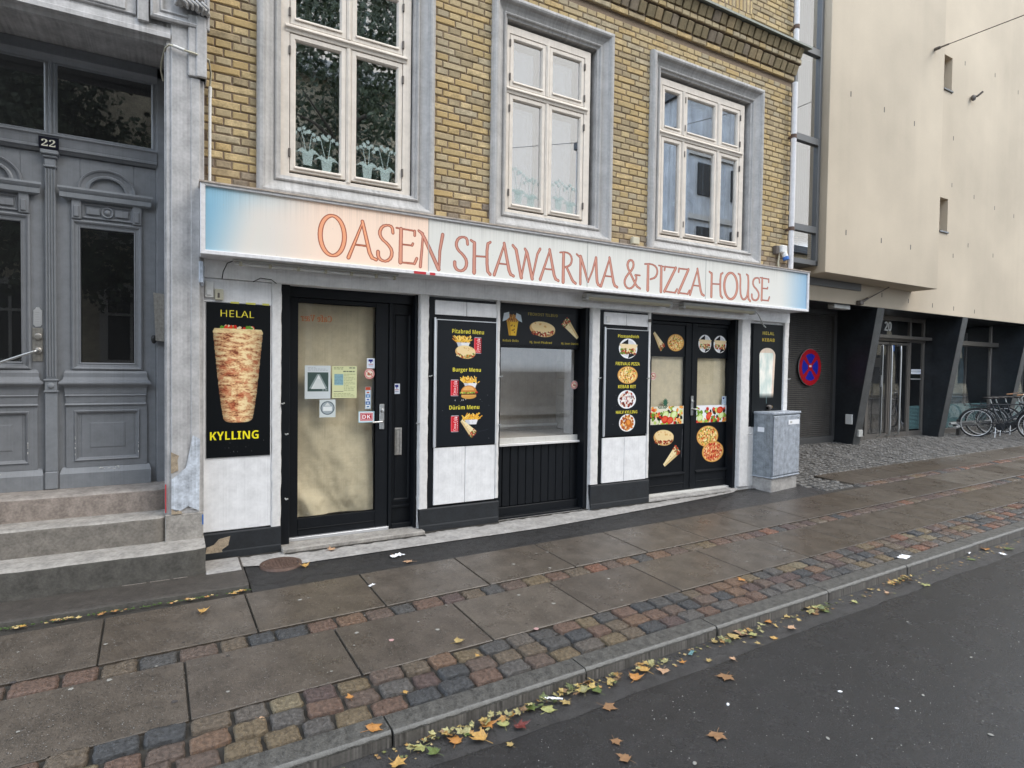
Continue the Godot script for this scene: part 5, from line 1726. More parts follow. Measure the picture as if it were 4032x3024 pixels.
func build_sign():
	var s := thing("shop_sign", "long white light box sign with faded red lettering above the grill bar", "shop sign")
	var y0 := 2.306
	var y1 := 2.829
	bx(s, "sign_box", Vector3(0.176, y0 + 0.004, 0.02), Vector3(7.232, y1 - 0.006, 0.282), M.sign_frame, 0.004)
	var b := MB.new()
	b.frame(0.205, 7.204, y0 + 0.034, y1 - 0.030, [[0.033, 0.262], [0.033, 0.306], [0.028, 0.310], [0.004, 0.308], [0.0, 0.304], [0.0, 0.284]])
	obj(s, "sign_frame", b, M.sign_frame)
	b = MB.new()
	b.mould([Vector2(y1 + 0.014, 0.0), Vector2(y1 + 0.004, 0.318), Vector2(y1 - 0.008, 0.318), Vector2(y1 - 0.006, 0.0)], 0.165, 7.24)
	obj(s, "sign_capping", b, M.window_grime)
	var text := [["O", 1.006, 1.214, 2.395, 2.711], ["A", 1.234, 1.468, 2.392, 2.698], ["S", 1.475, 1.622, 2.392, 2.698], ["E", 1.640, 1.830, 2.392, 2.686], ["N", 1.840, 2.058, 2.378, 2.684], ["S", 2.168, 2.312, 2.376, 2.684], ["H", 2.333, 2.533, 2.374, 2.674], ["A", 2.572, 2.782, 2.374, 2.674], ["W", 2.770, 3.074, 2.374, 2.672], ["A", 3.075, 3.292, 2.374, 2.672], ["R", 3.306, 3.500, 2.372, 2.670], ["M", 3.508, 3.806, 2.370, 2.668], ["A", 3.812, 4.030, 2.370, 2.671], ["&", 4.108, 4.345, 2.371, 2.680], ["P", 4.405, 4.606, 2.378, 2.665], ["I", 4.606, 4.686, 2.378, 2.664], ["Z", 4.684, 4.892, 2.375, 2.662], ["Z", 4.898, 5.084, 2.375, 2.662], ["A", 5.086, 5.314, 2.377, 2.677], ["H", 5.390, 5.615, 2.380, 2.675], ["O", 5.635, 5.880, 2.372, 2.683], ["U", 5.884, 6.108, 2.374, 2.690], ["S", 6.126, 6.286, 2.386, 2.668], ["E", 6.280, 6.470, 2.395, 2.676]]
	var cuts := [0.205, 1.928, 3.640, 5.334, 7.204]
	var ns := FastNoiseLite.new()
	ns.frequency = 0.02
	for i in 4:
		var c := Canvas.new(cuts[i], y0 + 0.034, cuts[i + 1], y1 - 0.030, 440, Color.WHITE, 20 + i)
		var W := c.im.get_width()
		var H := c.im.get_height()
		for py in range(0, H, 4):
			for px in range(0, W, 4):
				var x: float = cuts[i] + px / c.k
				var v := float(py) / H
				var base := Color(.87, .865, .84)
				if i == 0:
					base = Color(.83, .82, .80).lerp(Color(.93, .84, .77), smoothstep(0.55, 1.1, x))
					var bl := smoothstep(0.58, 0.17, x + v * 0.12 - 0.04)
					base = base.lerp(Color(.42, .65, .78), clampf(bl * 0.82, 0.0, 1.0))
					base = base.lerp(Color(.62, .78, .86), 0.35 * smoothstep(0.35, 0.0, v) * smoothstep(1.1, 0.3, x))
				if i == 3:
					var bl2 := smoothstep(6.62, 7.26, x)
					base = base.lerp(Color(.52, .69, .82), bl2 * 0.82)
				# dirt runs from the top edge
				var run := clampf(ns.get_noise_2d(px * 3.0, 7.0 + i * 50) * 0.9 + 0.1, 0.0, 1.0) * smoothstep(0.55, 0.0, v) * 0.10
				base = base.darkened(run)
				c.im.fill_rect(Rect2i(px, py, 4, 4), base)
		for q in text:
			if q[2] < cuts[i] - 0.02 or q[1] > cuts[i + 1] + 0.02: continue
			var g := glyph(q[0])
			var hot := smoothstep(1.9, 1.2, q[1])
			var dk := Color(.60, .34, .28).lerp(Color(.56, .27, .19), hot)
			var lt := Color(.80, .57, .50).lerp(Color(.90, .64, .50), hot)
			for st in g: stroke(c, st, q[1], q[2], q[3], q[4], 0.0035, dk)
			for st in g: stroke(c, st, q[1], q[2], q[3], q[4], -0.0032, lt)
		c.scuff(cuts[i], y0 + 0.03, cuts[i + 1], y1 - 0.03, 26, Color(.74, .72, .68))
		var m := print_mat(c, 0.4)
		if i == 0:
			# the tubes behind this panel are on
			m.emission_enabled = true
			m.emission_texture = m.albedo_texture
			m.emission_operator = BaseMaterial3D.EMISSION_OP_MULTIPLY
			m.emission = Color(1.0, .90, .80)
			m.emission_energy_multiplier = 0.03
		var p := print_quad(s, "sign_panel", cuts[i] + 0.0015, y0 + 0.034, cuts[i + 1] - 0.0015, y1 - 0.030, 0.290, m)
		if i == 0: p.set_meta("label", "lit end panel with a blue corner and warm glow")
	for i in 3: bx(s, "panel_joint", Vector3(cuts[i + 1] - 0.003, y0 + 0.034, 0.284), Vector3(cuts[i + 1] + 0.003, y1 - 0.03, 0.2925), M.plastic_grey, 0.0)
	b = MB.new()
	for q in [[1.79, 1.90, .3115], [1.935, 1.985, .3115]]: b.box(Vector3(q[0], y0 + 0.006, 0.3103), Vector3(q[1], y0 + 0.028, q[2]))
	obj(s, "red_patch", b, M.red_tape)

func build_lamps():
	# bare tube batten on the left
	var l := thing("fluorescent_batten", "unlit bare tube batten with clips under the left end of the sign", "tube lamp")
	var y := 2.275
	var z := 0.185
	bx(l, "batten", Vector3(0.395, y + 0.018, z - 0.025), Vector3(1.69, y + 0.042, z + 0.025), M.plastic_grey, 0.004)
	var b := MB.new()
	b.tube([Vector3(0.41, y, z), Vector3(1.675, y, z)], 0.009, 10)
	obj(l, "tube", b, M.plastic_white)
	for x in [0.45, 0.66, 0.87, 1.08, 1.29, 1.50, 1.66]: bx(l, "clip", Vector3(x - 0.010, y - 0.013, z - 0.016), Vector3(x + 0.010, y + 0.02, z + 0.016), M.plastic_cream, 0.003)
	# two enclosed fittings on the right
	var defs := [[3.69, 4.90, "grey enclosed tube fitting under the sign above the pizza menu pier"], [5.07, 6.32, "grey enclosed tube fitting under the right end of the sign above the double door"]]
	for q in defs:
		var f := thing("tube_fitting", q[2], "tube lamp", Vector3.ZERO, 0.0, "enclosed tube fittings under the sign")
		b = MB.new()
		var pr := []
		for k in 9:
			var a := PI * k / 8.0
			pr.append(Vector2(2.262 - sin(a) * 0.030, 0.175 + cos(a) * 0.045))
		b.mould(pr, q[0] + 0.03, q[1] - 0.03)
		obj(f, "diffuser", b, M.plastic_cream)
		bx(f, "housing", Vector3(q[0], 2.258, 0.125), Vector3(q[1], 2.300, 0.225), M.plastic_grey, 0.010)
		for x in [q[0], q[1] - 0.035]: bx(f, "end_cap", Vector3(x, 2.226, 0.126), Vector3(x + 0.035, 2.262, 0.224), M.plastic_grey, 0.010)
	# their cables
	b = MB.new()
	b.tube([Vector3(4.90, 2.285, 0.175), Vector3(4.96, 2.262, 0.18), Vector3(5.02, 2.275, 0.18), Vector3(5.08, 2.29, 0.175)], 0.006, 6)
	b.tube([Vector3(6.32, 2.285, 0.175), Vector3(6.40, 2.24, 0.18), Vector3(6.50, 2.17, 0.15), Vector3(6.60, 2.10, 0.12), Vector3(6.66, 2.09, 0.10), Vector3(6.66, 2.12, 0.07), Vector3(6.60, 2.15, 0.066)], 0.006, 6)
	tag(obj(self, "lamp_cable", b, M.plastic_grey), "grey cable looping from the tube fittings down to the last pier", "cable")
	b = MB.new()
	b.tube([Vector3(0.42, 2.31, 0.16), Vector3(0.36, 2.28, 0.15), Vector3(0.335, 2.22, 0.10), Vector3(0.33, 2.17, 0.07)], 0.004, 6)
	b.tube([Vector3(0.55, 2.165, 0.07), Vector3(0.60, 2.195, 0.09), Vector3(0.68, 2.19, 0.09), Vector3(0.72, 2.165, 0.075)], 0.004, 6)
	tag(obj(self, "lamp_cable", b, M.plastic_black), "thin black cable hanging from the left tube batten", "cable")

# ---- food for the menu boards
func fries(c: Canvas, x: float, y: float, w: float):
	for i in 34:
		var a := c.g.randf_range(-0.9, 0.9)
		var o := Vector2(x + c.g.randf_range(-0.36, 0.36) * w, y + c.g.randf_range(-0.02, 0.16) * w)
		var d := Vector2(sin(a * 1.2) * 0.26 * w, (0.10 + cos(a) * 0.10) * w)
		c.line([o, o + d], w * 0.055, [Color(.95, .75, .28), Color(.88, .62, .20), Color(.98, .84, .45), Color(.78, .52, .16)][c.g.randi() % 4])
	c.poly([Vector2(x - w * 0.34, y + 0.03 * w), Vector2(x + w * 0.36, y + 0.03 * w), Vector2(x + w * 0.28, y - w * 0.20), Vector2(x - w * 0.24, y - w * 0.20)], Color(.90, .90, .91))
	c.poly([Vector2(x - w * 0.34, y + 0.03 * w), Vector2(x - w * 0.10, y + 0.03 * w), Vector2(x - w * 0.06, y - w * 0.20), Vector2(x - w * 0.24, y - w * 0.20)], Color(.78, .79, .82))
	for i in 12:
		var o := Vector2(x + c.g.randf_range(-0.42, 0.42) * w, y + c.g.randf_range(0.03, 0.10) * w)
		c.line([o, o + Vector2(c.g.randf_range(-0.16, 0.16), c.g.randf_range(0.02, 0.08)) * w], w * 0.05, Color(.93, .72, .27))

func can(c: Canvas, x0: float, x1: float, y0: float, y1: float):
	c.rect(x0 + 0.004, y0, x1 - 0.004, y1, Color(.70, .70, .72))
	c.rect(x0, y0 + 0.006, x1, y1 - 0.008, Color(.80, .10, .15))
	c.rect(x0, y0 + 0.006, x0 + (x1 - x0) * 0.18, y1 - 0.008, Color(.88, .30, .34))
	c.rect(x1 - (x1 - x0) * 0.2, y0 + 0.006, x1, y1 - 0.008, Color(.58, .05, .09))
	c.text("Coca-Cola", (x0 + x1) / 2 - (y1 - y0) * 0.42, (x0 + x1) / 2 + (y1 - y0) * 0.42, (y0 + y1) / 2 - 0.014, (y0 + y1) / 2 + 0.014, Color(.97, .95, .95), font_serif, PI / 2 - 0.06)
	for k in 7:
		var t := k / 6.0
		c.ell(Vector2(lerpf(x0, x1, 0.78) + sin(t * 4.0) * 0.004, lerpf(y0, y1, 0.12 + 0.75 * t)), 0.003, 0.008, Color(.97, .95, .95))

func pita(c: Canvas, x: float, y: float, w: float, h: float, meat := false):
	c.ell(Vector2(x, y), w / 2, h / 2, Color(.83, .66, .42), -0.12)
	c.ell(Vector2(x + 0.03 * w, y + 0.10 * h), w * 0.47, h * 0.40, Color(.93, .83, .62), -0.12)
	for i in 8: c.blob(Vector2(x + c.g.randf_range(-0.3, 0.35) * w, y + c.g.randf_range(0.15, 0.4) * h), 0.03 * w, Color(.84, .66, .40))
	for i in 60:
		var t := c.g.randf_range(-0.42, 0.42)
		var p := Vector2(x + t * w, y + (-0.16 - 0.18 * (1.0 - t * t * 4.0) + c.g.randf_range(-0.09, 0.13)) * h)
		var pal: Array = [Color(.52, .20, .12), Color(.42, .15, .09), Color(.62, .30, .18), Color(.74, .20, .12), Color(.90, .86, .70)] if meat else [Color(.40, .52, .16), Color(.92, .88, .72), Color(.55, .30, .16), Color(.76, .22, .12), Color(.88, .74, .40)]
		c.blob(p, 0.035 * w, pal[c.g.randi() % 5])

func burger(c: Canvas, x: float, y: float, w: float):
	c.ell(Vector2(x, y - 0.22 * w), w * 0.47, w * 0.16, Color(.82, .60, .30))
	c.rect(x - 0.46 * w, y - 0.22 * w, x + 0.46 * w, y - 0.12 * w, Color(.86, .66, .36))
	c.rect(x - 0.48 * w, y - 0.14 * w, x + 0.48 * w, y - 0.05 * w, Color(.36, .19, .10))
	for i in 16: c.blob(Vector2(x + (i / 15.0 - 0.5) * w, y - 0.02 * w + c.g.randf_range(-0.03, 0.03) * w), 0.06 * w, [Color(.45, .60, .20), Color(.55, .68, .28), Color(.85, .75, .35), Color(.75, .2, .12)][c.g.randi() % 4])
	var q := []
	for i in 19: q.append(Vector2(x - cos(PI * i / 18.0) * w * 0.49, y + 0.02 * w + sin(PI * i / 18.0) * w * 0.36))
	c.poly(q, Color(.80, .52, .24))
	q = []
	for i in 19: q.append(Vector2(x - 0.03 * w - cos(PI * i / 18.0) * w * 0.36, y + 0.11 * w + sin(PI * i / 18.0) * w * 0.22))
	c.poly(q, Color(.90, .68, .40))
	for i in 20: c.ell(Vector2(x + c.g.randf_range(-0.3, 0.3) * w, y + c.g.randf_range(0.12, 0.30) * w), 0.012 * w, 0.008 * w, Color(.97, .88, .66))

func durum(c: Canvas, x: float, y: float, l: float, ang: float):
	# a rolled flatbread whose open end shows the filling
	var d := Vector2(cos(ang), sin(ang))
	var n := Vector2(-d.y, d.x)
	var o := Vector2(x, y)
	c.poly([o - d * l * 0.5 - n * l * 0.07, o + d * l * 0.36 - n * l * 0.25, o + d * l * 0.44 + n * l * 0.16, o - d * l * 0.5 + n * l * 0.07], Color(.93, .86, .68))
	c.poly([o - d * l * 0.5 - n * l * 0.07, o + d * l * 0.36 - n * l * 0.25, o + d * l * 0.38 - n * l * 0.12, o - d * l * 0.45 - n * l * 0.0], Color(.84, .74, .54))
	for i in 9: c.blob(o + d * l * c.g.randf_range(-0.35, 0.3) + n * l * c.g.randf_range(-0.1, 0.1), l * 0.02, Color(.80, .64, .40))
	for i in 56:
		var p := o + d * l * c.g.randf_range(0.28, 0.50) + n * l * c.g.randf_range(-0.24, 0.16)
		c.blob(p, l * 0.035, [Color(.50, .20, .12), Color(.60, .26, .14), Color(.40, .52, .20), Color(.78, .24, .14), Color(.90, .84, .66), Color(.66, .36, .20)][c.g.randi() % 6])

func pizza(c: Canvas, x: float, y: float, rx: float, ry: float, red := false):
	c.ell(Vector2(x, y), rx, ry, Color(.78, .55, .28))
	c.ell(Vector2(x, y), rx * 0.95, ry * 0.95, Color(.88, .68, .38))
	c.ell(Vector2(x, y), rx * 0.86, ry * 0.86, Color(.90, .70, .42) if not red else Color(.85, .52, .32))
	for i in 190:
		var a := c.g.randf() * TAU
		var r := sqrt(c.g.randf()) * 0.84
		var pal: Array = [Color(.95, .85, .56), Color(.97, .90, .70), Color(.55, .60, .24), Color(.80, .34, .16), Color(.62, .40, .18), Color(.92, .74, .36)] if not red else [Color(.80, .22, .14), Color(.95, .84, .62), Color(.72, .16, .10), Color(.93, .72, .50), Color(.86, .40, .24), Color(.60, .18, .10)]
		c.blob(Vector2(x + cos(a) * r * rx, y + sin(a) * r * ry), rx * 0.065, pal[c.g.randi() % 6])

func plate(c: Canvas, x: float, y: float, rx: float, ry: float, kind: int):
	c.ell(Vector2(x, y), rx, ry, Color(.93, .93, .94))
	c.ell(Vector2(x, y), rx * 0.84, ry * 0.84, Color(.84, .85, .87))
	var pal: Array = [[Color(.93, .82, .58), Color(.40, .54, .18), Color(.72, .24, .16), Color(.88, .86, .80), Color(.55, .28, .16)], [Color(.46, .18, .12), Color(.62, .22, .16), Color(.94, .92, .90), Color(.90, .80, .72), Color(.36, .14, .10)], [Color(.80, .46, .18), Color(.68, .34, .12), Color(.90, .66, .32), Color(.92, .86, .70), Color(.62, .28, .10)]][kind]
	if kind == 0:
		c.poly([Vector2(x - rx * 0.95, y + ry * 0.30), Vector2(x, y + ry * 0.95), Vector2(x, y - ry * 0.1)], Color(.06, .07, .09))
		c.poly([Vector2(x, y - ry * 0.98), Vector2(x + rx * 0.7, y - ry * 0.68), Vector2(x + rx * 0.2, y - ry * 0.2)], Color(.06, .07, .09))
		c.poly([Vector2(x - rx * 0.92, y + ry * 0.46), Vector2(x + rx * 1.05, y + ry * 0.42), Vector2(x + rx * 0.7, y - ry * 0.28), Vector2(x - rx * 0.7, y - ry * 0.22)], Color(.94, .85, .68))
	for i in 110:
		var a := c.g.randf() * TAU
		var r := sqrt(c.g.randf()) * 0.80
		var p := Vector2(x + cos(a) * r * rx, y + sin(a) * r * ry)
		if kind == 0: p = Vector2(x + c.g.randf_range(-0.78, 0.78) * rx, y + c.g.randf_range(-0.52, -0.08) * ry)
		c.blob(p, rx * (0.10 if kind != 2 else 0.13), pal[c.g.randi() % 5])
	if kind == 1:
		for i in 7: c.line([Vector2(x - rx * 0.55 + i * rx * 0.17, y - ry * 0.25), Vector2(x - rx * 0.45 + i * rx * 0.17, y + ry * 0.32)], rx * 0.06, Color(.97, .96, .96))
	if kind == 2:
		c.ell(Vector2(x + rx * 0.22, y - ry * 0.05), rx * 0.36, ry * 0.50, Color(.74, .40, .14), 0.5)
		c.ell(Vector2(x + rx * 0.16, y + ry * 0.05), rx * 0.20, ry * 0.30, Color(.88, .58, .26), 0.5)

func salad(c: Canvas, x0: float, x1: float, y0: float, y1: float, pale: bool):
	c.rect(x0, y0, x1, y1, Color(.93, .93, .95) if pale else Color(.90, .88, .80))
	for i in 90:
		var p := Vector2(c.g.randf_range(x0, x1), lerpf(y0, y1, pow(c.g.randf(), 1.5) * (0.80 if pale else 0.95)))
		var r := c.g.randf_range(0.014, 0.034)
		c.blob(p, r, [Color(.76, .14, .09), Color(.88, .30, .20), Color(.60, .72, .25), Color(.78, .85, .48), Color(.42, .58, .16), Color(.93, .94, .88), Color(.93, .62, .28), Color(.12, .14, .08)][c.g.randi() % 8])
	for i in 5:
		var p := Vector2(c.g.randf_range(x0 + 0.05, x1 - 0.05), c.g.randf_range(y0 + 0.04, y1 - 0.06))
		c.ell(p, 0.055, 0.042, Color(.80, .16, .10) if i % 2 == 0 else Color(.72, .82, .44), c.g.randf())
		c.ell(p, 0.042, 0.030, Color(.90, .36, .24) if i % 2 == 0 else Color(.87, .92, .70), c.g.randf())

func board(called: String, label: String, c: Canvas, x0: float, y0: float, x1: float, y1: float, z: float, framed := 0) -> Node3D:
	var t := thing(called, label, "menu board" if called == "menu_board" else "poster")
	var b := MB.new()
	b.box(Vector3(x0, y0, z - 0.006), Vector3(x1, y1, z), 0.001)
	obj(t, "backing", b, M.plastic_black)
	print_quad(t, "print", x0 + 0.001, y0 + 0.001, x1 - 0.001, y1 - 0.001, z + 0.0012, print_mat(c, 0.42))
	if framed:
		b = MB.new()
		b.box(Vector3(x0 - 0.022, y0 - 0.01, z - 0.014), Vector3(x0 - 0.006, y1 + 0.022, z + 0.010), 0.003)
		b.box(Vector3(x0 - 0.004, y0 - 0.005, z - 0.014), Vector3(x0 + 0.004, y1 + 0.008, z + 0.006), 0.002)
		b.box(Vector3(x1 - 0.002, y0 - 0.005, z - 0.014), Vector3(x1 + 0.007, y1 + 0.008, z + 0.006), 0.002)
		b.box(Vector3(x0 + 0.004, y1, z - 0.014), Vector3(x1 - 0.002, y1 + 0.008, z + 0.006), 0.002)
		obj(t, "frame", b, M.aluminium)
	return t

func build_boards():
	var navy := Color(.045, .068, .095)
	var yel := Color(.93, .87, .28)
	var ns := FastNoiseLite.new()
	ns.frequency = 0.02
	# ---- HELAL KYLLING with the big spit
	var c := Canvas.new(0.222, 0.790, 0.680, 1.986, 520, Color(.035, .048, .065), 31)
	c.text("HELAL", 0.320, 0.560, 1.882, 1.934, yel.lerp(Color(.9, .8, .3), .3), font_plain)
	c.text("KYLLING", 0.246, 0.596, 0.925, 0.990, Color(.96, .90, .16), font_sans)
	var W := c.im.get_width()
	var H := c.im.get_height()
	var n1 := FastNoiseLite.new()
	n1.seed = 2
	n1.frequency = 0.012
	n1.fractal_octaves = 4
	var n2 := FastNoiseLite.new()
	n2.seed = 9
	n2.frequency = 0.05
	n2.fractal_octaves = 3
	for i in 26: c.blob(Vector2(0.32 + c.g.randf() * 0.24, 1.795 + c.g.randf() * 0.012), 0.016, [Color(.75, .16, .10), Color(.82, .24, .14), Color(.35, .55, .18), Color(.85, .80, .66)][c.g.randi() % 4])
	for py in H:
		var y := c.y1 - py / c.k
		if y > 1.792 or y < 1.06: continue
		var v := (y - 1.06) / 0.732
		var half := lerpf(0.098, 0.181, pow(v, 0.72)) * (1.0 if v < 0.965 else sqrt(maxf(0.0, 1.0 - pow((v - 0.965) / 0.035, 2.0)) * 0.15 + 0.85)) * (1.0 if v > 0.05 else sqrt(maxf(0.0, 1.0 - pow((0.05 - v) / 0.05, 2.0))) * 0.5 + 0.5)
		half += n2.get_noise_2d(3.0, py * 0.6) * 0.004
		for px in W:
			var x := c.x0 + px / c.k
			var u := (x - 0.4455) / half
			if absf(u) > 1.0: continue
			var a := n1.get_noise_2d(px * 0.8 + 20.0 * u * u, py * 2.2)
			var b2 := n2.get_noise_2d(px * 0.8, py * 2.0)
			var t := clampf(0.52 + a * 0.75 + b2 * 0.40 + (0.10 if u > 0 else -0.06), 0.0, 1.0)
			var col := Color(.48, .25, .17).lerp(Color(.84, .63, .45), smoothstep(0.02, 0.40, t)).lerp(Color(.96, .86, .66), smoothstep(0.40, 0.85, t))
			if n1.get_noise_2d(px * 0.8 + 400.0, py * 0.9) > 0.22 and v < 0.72: col = col.lerp(Color(.74, .33, .22), 0.42)
			col = col.darkened(0.32 * pow(absf(u), 3.0))
			if v > 0.95: col = col.lerp(Color(.93, .86, .64), 0.55)
			c.im.set_pixel(px, py, col)
	c.scuff(0.23, 0.80, 0.67, 0.95, 14, Color(.5, .5, .5))
	var t1 := board("poster", "tall black HELAL KYLLING poster with a big meat spit beside the glass door", c, 0.222, 0.790, 0.680, 1.986, 0.056)
	bx(t1, "white_edge", Vector3(0.680, 0.785, 0.050), Vector3(0.6835, 1.99, 0.0575), M.white_panel, 0.0)
	var yb := MB.new()
	for q in [[0.39, 0.45], [0.50, 0.57], [0.62, 0.67]]: yb.box(Vector3(q[0], 1.987, 0.0495), Vector3(q[1], 2.001, 0.0512))
	obj(t1, "yellow_residue", yb, mk("yellow_glue", Color(.65, .6, .12), 0.7))
	# ---- menu board with the three set meals
	c = Canvas.new(2.106, 0.780, 2.730, 1.950, 420, navy, 32)
	c.text("Pitabrød Menu", 2.262, 2.597, 1.835, 1.874, yel, font_sans)
	c.text("Burger Menu", 2.272, 2.568, 1.475, 1.512, yel, font_sans)
	c.text("Dürüm Menu", 2.240, 2.556, 1.118, 1.156, yel, font_sans)
	fries(c, 2.375, 1.745, 0.20)
	can(c, 2.492, 2.572, 1.650, 1.806)
	pita(c, 2.402, 1.660, 0.215, 0.125)
	fries(c, 2.455, 1.362, 0.20)
	can(c, 2.252, 2.336, 1.244, 1.400)
	burger(c, 2.442, 1.280, 0.170)
	fries(c, 2.470, 1.012, 0.20)
	can(c, 2.258, 2.342, 0.905, 1.062)
	durum(c, 2.440, 0.945, 0.20, -0.75)
	c.scuff(2.15, 0.80, 2.70, 1.3, 22, Color(.55, .55, .55))
	c.line([Vector2(2.43, 0.83), Vector2(2.56, 0.90), Vector2(2.66, 0.92)], 0.002, Color(.25, .27, .3))
	for q in [[2.30, 1.205], [2.37, 1.206], [2.385, 1.206], [2.41, 1.212]]: c.ell(Vector2(q[0], q[1]), 0.003, 0.007, Color(.9, .9, .9))
	board("menu_board", "dark menu board with Pitabrød, Burger and Dürüm menus left of display window", c, 2.106, 0.780, 2.730, 1.950, 0.060, 1)
	# ---- pizza board
	c = Canvas.new(4.080, 0.792, 4.690, 1.955, 420, navy, 33)
	c.text("Pizzasandwich", 4.246, 4.548, 1.872, 1.905, yel, font_sans)
	plate(c, 4.394, 1.752, 0.134, 0.112, 0)
	c.text("FRITVALG PIZZA", 4.220, 4.568, 1.565, 1.600, yel, font_sans)
	pizza(c, 4.394, 1.456, 0.146, 0.098)
	c.text("KEBAB RET", 4.260, 4.518, 1.310, 1.345, yel, font_sans)
	plate(c, 4.390, 1.184, 0.132, 0.104, 1)
	c.text("HALV KYLLING", 4.236, 4.546, 1.026, 1.060, yel, font_sans)
	plate(c, 4.398, 0.922, 0.117, 0.098, 2)
	c.scuff(4.1, 0.80, 4.66, 1.3, 20, Color(.55, .55, .55))
	board("menu_board", "dark pizza board with round dishes between display window and double door", c, 4.080, 0.792, 4.690, 1.955, 0.060, 1)
	# ---- foil over the display window
	c = Canvas.new(2.812, 1.752, 3.842, 2.165, 420, Color(.04, .055, .075), 34)
	var dim := Color(.74, .66, .22)
	c.text("FROKOST TILBUD", 3.180, 3.550, 2.062, 2.092, dim.darkened(.15), font_sans)
	# box of chips
	c.poly([Vector2(2.925, 2.00), Vector2(3.065, 2.00), Vector2(3.040, 1.845), Vector2(2.955, 1.845)], Color(.92, .74, .20))
	c.poly([Vector2(2.925, 2.00), Vector2(2.965, 2.00), Vector2(2.980, 1.845), Vector2(2.955, 1.845)], Color(.80, .60, .14))
	for i in 16: c.line([Vector2(2.93 + 0.008 * i, 1.99), Vector2(2.94 + 0.007 * i + c.g.randf_range(-0.02, 0.02), 2.04 + c.g.randf_range(0, 0.03))], 0.011, [Color(.78, .52, .18), Color(.90, .70, .34), Color(.66, .40, .14)][i % 3])
	c.poly([Vector2(2.925, 2.00), Vector2(2.880, 1.985), Vector2(2.895, 2.07), Vector2(2.955, 2.085), Vector2(2.960, 2.03)], Color(.88, .92, .95))
	c.poly([Vector2(3.065, 2.00), Vector2(3.110, 1.985), Vector2(3.095, 2.06), Vector2(3.040, 2.080), Vector2(3.030, 2.03)], Color(.80, .86, .90))
	for i in 8: c.blob(Vector2(2.97 + c.g.randf() * 0.06, 1.87 + c.g.randf() * 0.09), 0.008, Color(.55, .34, .08))
	pita(c, 3.360, 1.925, 0.320, 0.160, true)
	durum(c, 3.722, 1.935, 0.255, 2.40)
	c.text("Kebab Boks", 2.885, 3.070, 1.782, 1.806, dim, font_sans)
	c.text("Hj. lavet Pitabrød", 3.205, 3.480, 1.775, 1.798, dim, font_sans)
	c.text("Hj. lavet Dürüm", 3.600, 3.825, 1.775, 1.796, dim, font_sans)
	board("poster", "dark FROKOST TILBUD lunch panel above the display window", c, 2.812, 1.752, 3.842, 2.165, -0.094)
	# ---- foils on the double door
	var zd := -0.112
	var dk := Color(.040, .058, .078)
	c = Canvas.new(4.856, 1.680, 5.444, 2.06, 400, dk, 35)
	durum(c, 5.010, 1.870, 0.24, -0.85)
	pizza(c, 5.290, 1.850, 0.138, 0.106)
	board("poster", "black foil with rolled dürüm and pizza on top of left door leaf", c, 4.856, 1.680, 5.444, 2.06, zd)
	c = Canvas.new(5.653, 1.676, 6.204, 2.06, 400, dk, 36)
	plate(c, 5.785, 1.856, 0.115, 0.112, 0)
	plate(c, 6.060, 1.856, 0.118, 0.112, 0)
	board("poster", "black foil with two round plates on top of right door leaf", c, 5.653, 1.676, 6.204, 2.06, zd)
	c = Canvas.new(4.856, 0.866, 5.444, 1.085, 400, Color(.9, .9, .9), 37)
	salad(c, 4.856, 5.444, 0.866, 1.085, false)
	for k in 6: c.line([Vector2(5.04 + k * 0.02, 1.06), Vector2(5.02 + k * 0.03, 1.084)], 0.012, Color(.07, .27, .18))
	board("poster", "salad picture strip with red tomatoes across the left door leaf", c, 4.856, 0.866, 5.444, 1.085, zd)
	c = Canvas.new(5.653, 0.866, 6.204, 1.085, 400, Color(.9, .9, .9), 38)
	salad(c, 5.653, 6.204, 0.866, 1.085, true)
	board("poster", "salad picture strip on pale ground across the right door leaf", c, 5.653, 0.866, 6.204, 1.085, zd)
	var fr := MB.new()
	for k in 7:
		var a := 0.5 + k * 0.36
		var o := Vector2(5.10 + k * 0.012, 1.085)
		var d := Vector2(cos(a), sin(a)) * 0.10
		var n := Vector2(-d.y, d.x) * 0.16
		fr.prism(PackedVector2Array([o, o + d * 0.5 + n, o + d, o + d * 0.5 - n]), zd + 0.0015 + k * 0.0004, zd + 0.0017 + k * 0.0004)
	tag(obj(self, "leaf_sticker", fr, mk("leaf_green", Color(.02, .11, .06), 0.5)), "dark green palm leaf sticker above the salad strip on the left leaf", "sticker")
	c = Canvas.new(4.856, 0.262, 5.444, 0.862, 400, dk, 39)
	pita(c, 5.122, 0.705, 0.330, 0.190, true)
	durum(c, 5.245, 0.470, 0.30, 0.75)
	c.line([Vector2(5.425, 0.45), Vector2(5.43, 0.80)], 0.003, Color(.6, .6, .62))
	board("poster", "black foil with filled pita and dürüm low on the left door leaf", c, 4.856, 0.262, 5.444, 0.862, zd)
	c = Canvas.new(5.653, 0.266, 6.204, 0.862, 400, dk, 40)
	pizza(c, 5.870, 0.690, 0.196, 0.135)
	pizza(c, 5.974, 0.490, 0.198, 0.136, true)
	board("poster", "black foil with two overlapping pizzas at the foot of the right door leaf", c, 5.653, 0.266, 6.204, 0.862, zd)
	# ---- faded HELAL KEBAB poster
	c = Canvas.new(6.500, 0.80, 7.095, 2.135, 400, Color(.045, .065, .075), 41)
	c.text("HELAL", 6.680, 6.912, 2.000, 2.042, Color(.78, .70, .26), font_sans)
	c.text("KEBAB", 6.675, 6.924, 1.912, 1.956, Color(.74, .64, .22), font_sans)
	W = c.im.get_width(); H = c.im.get_height()
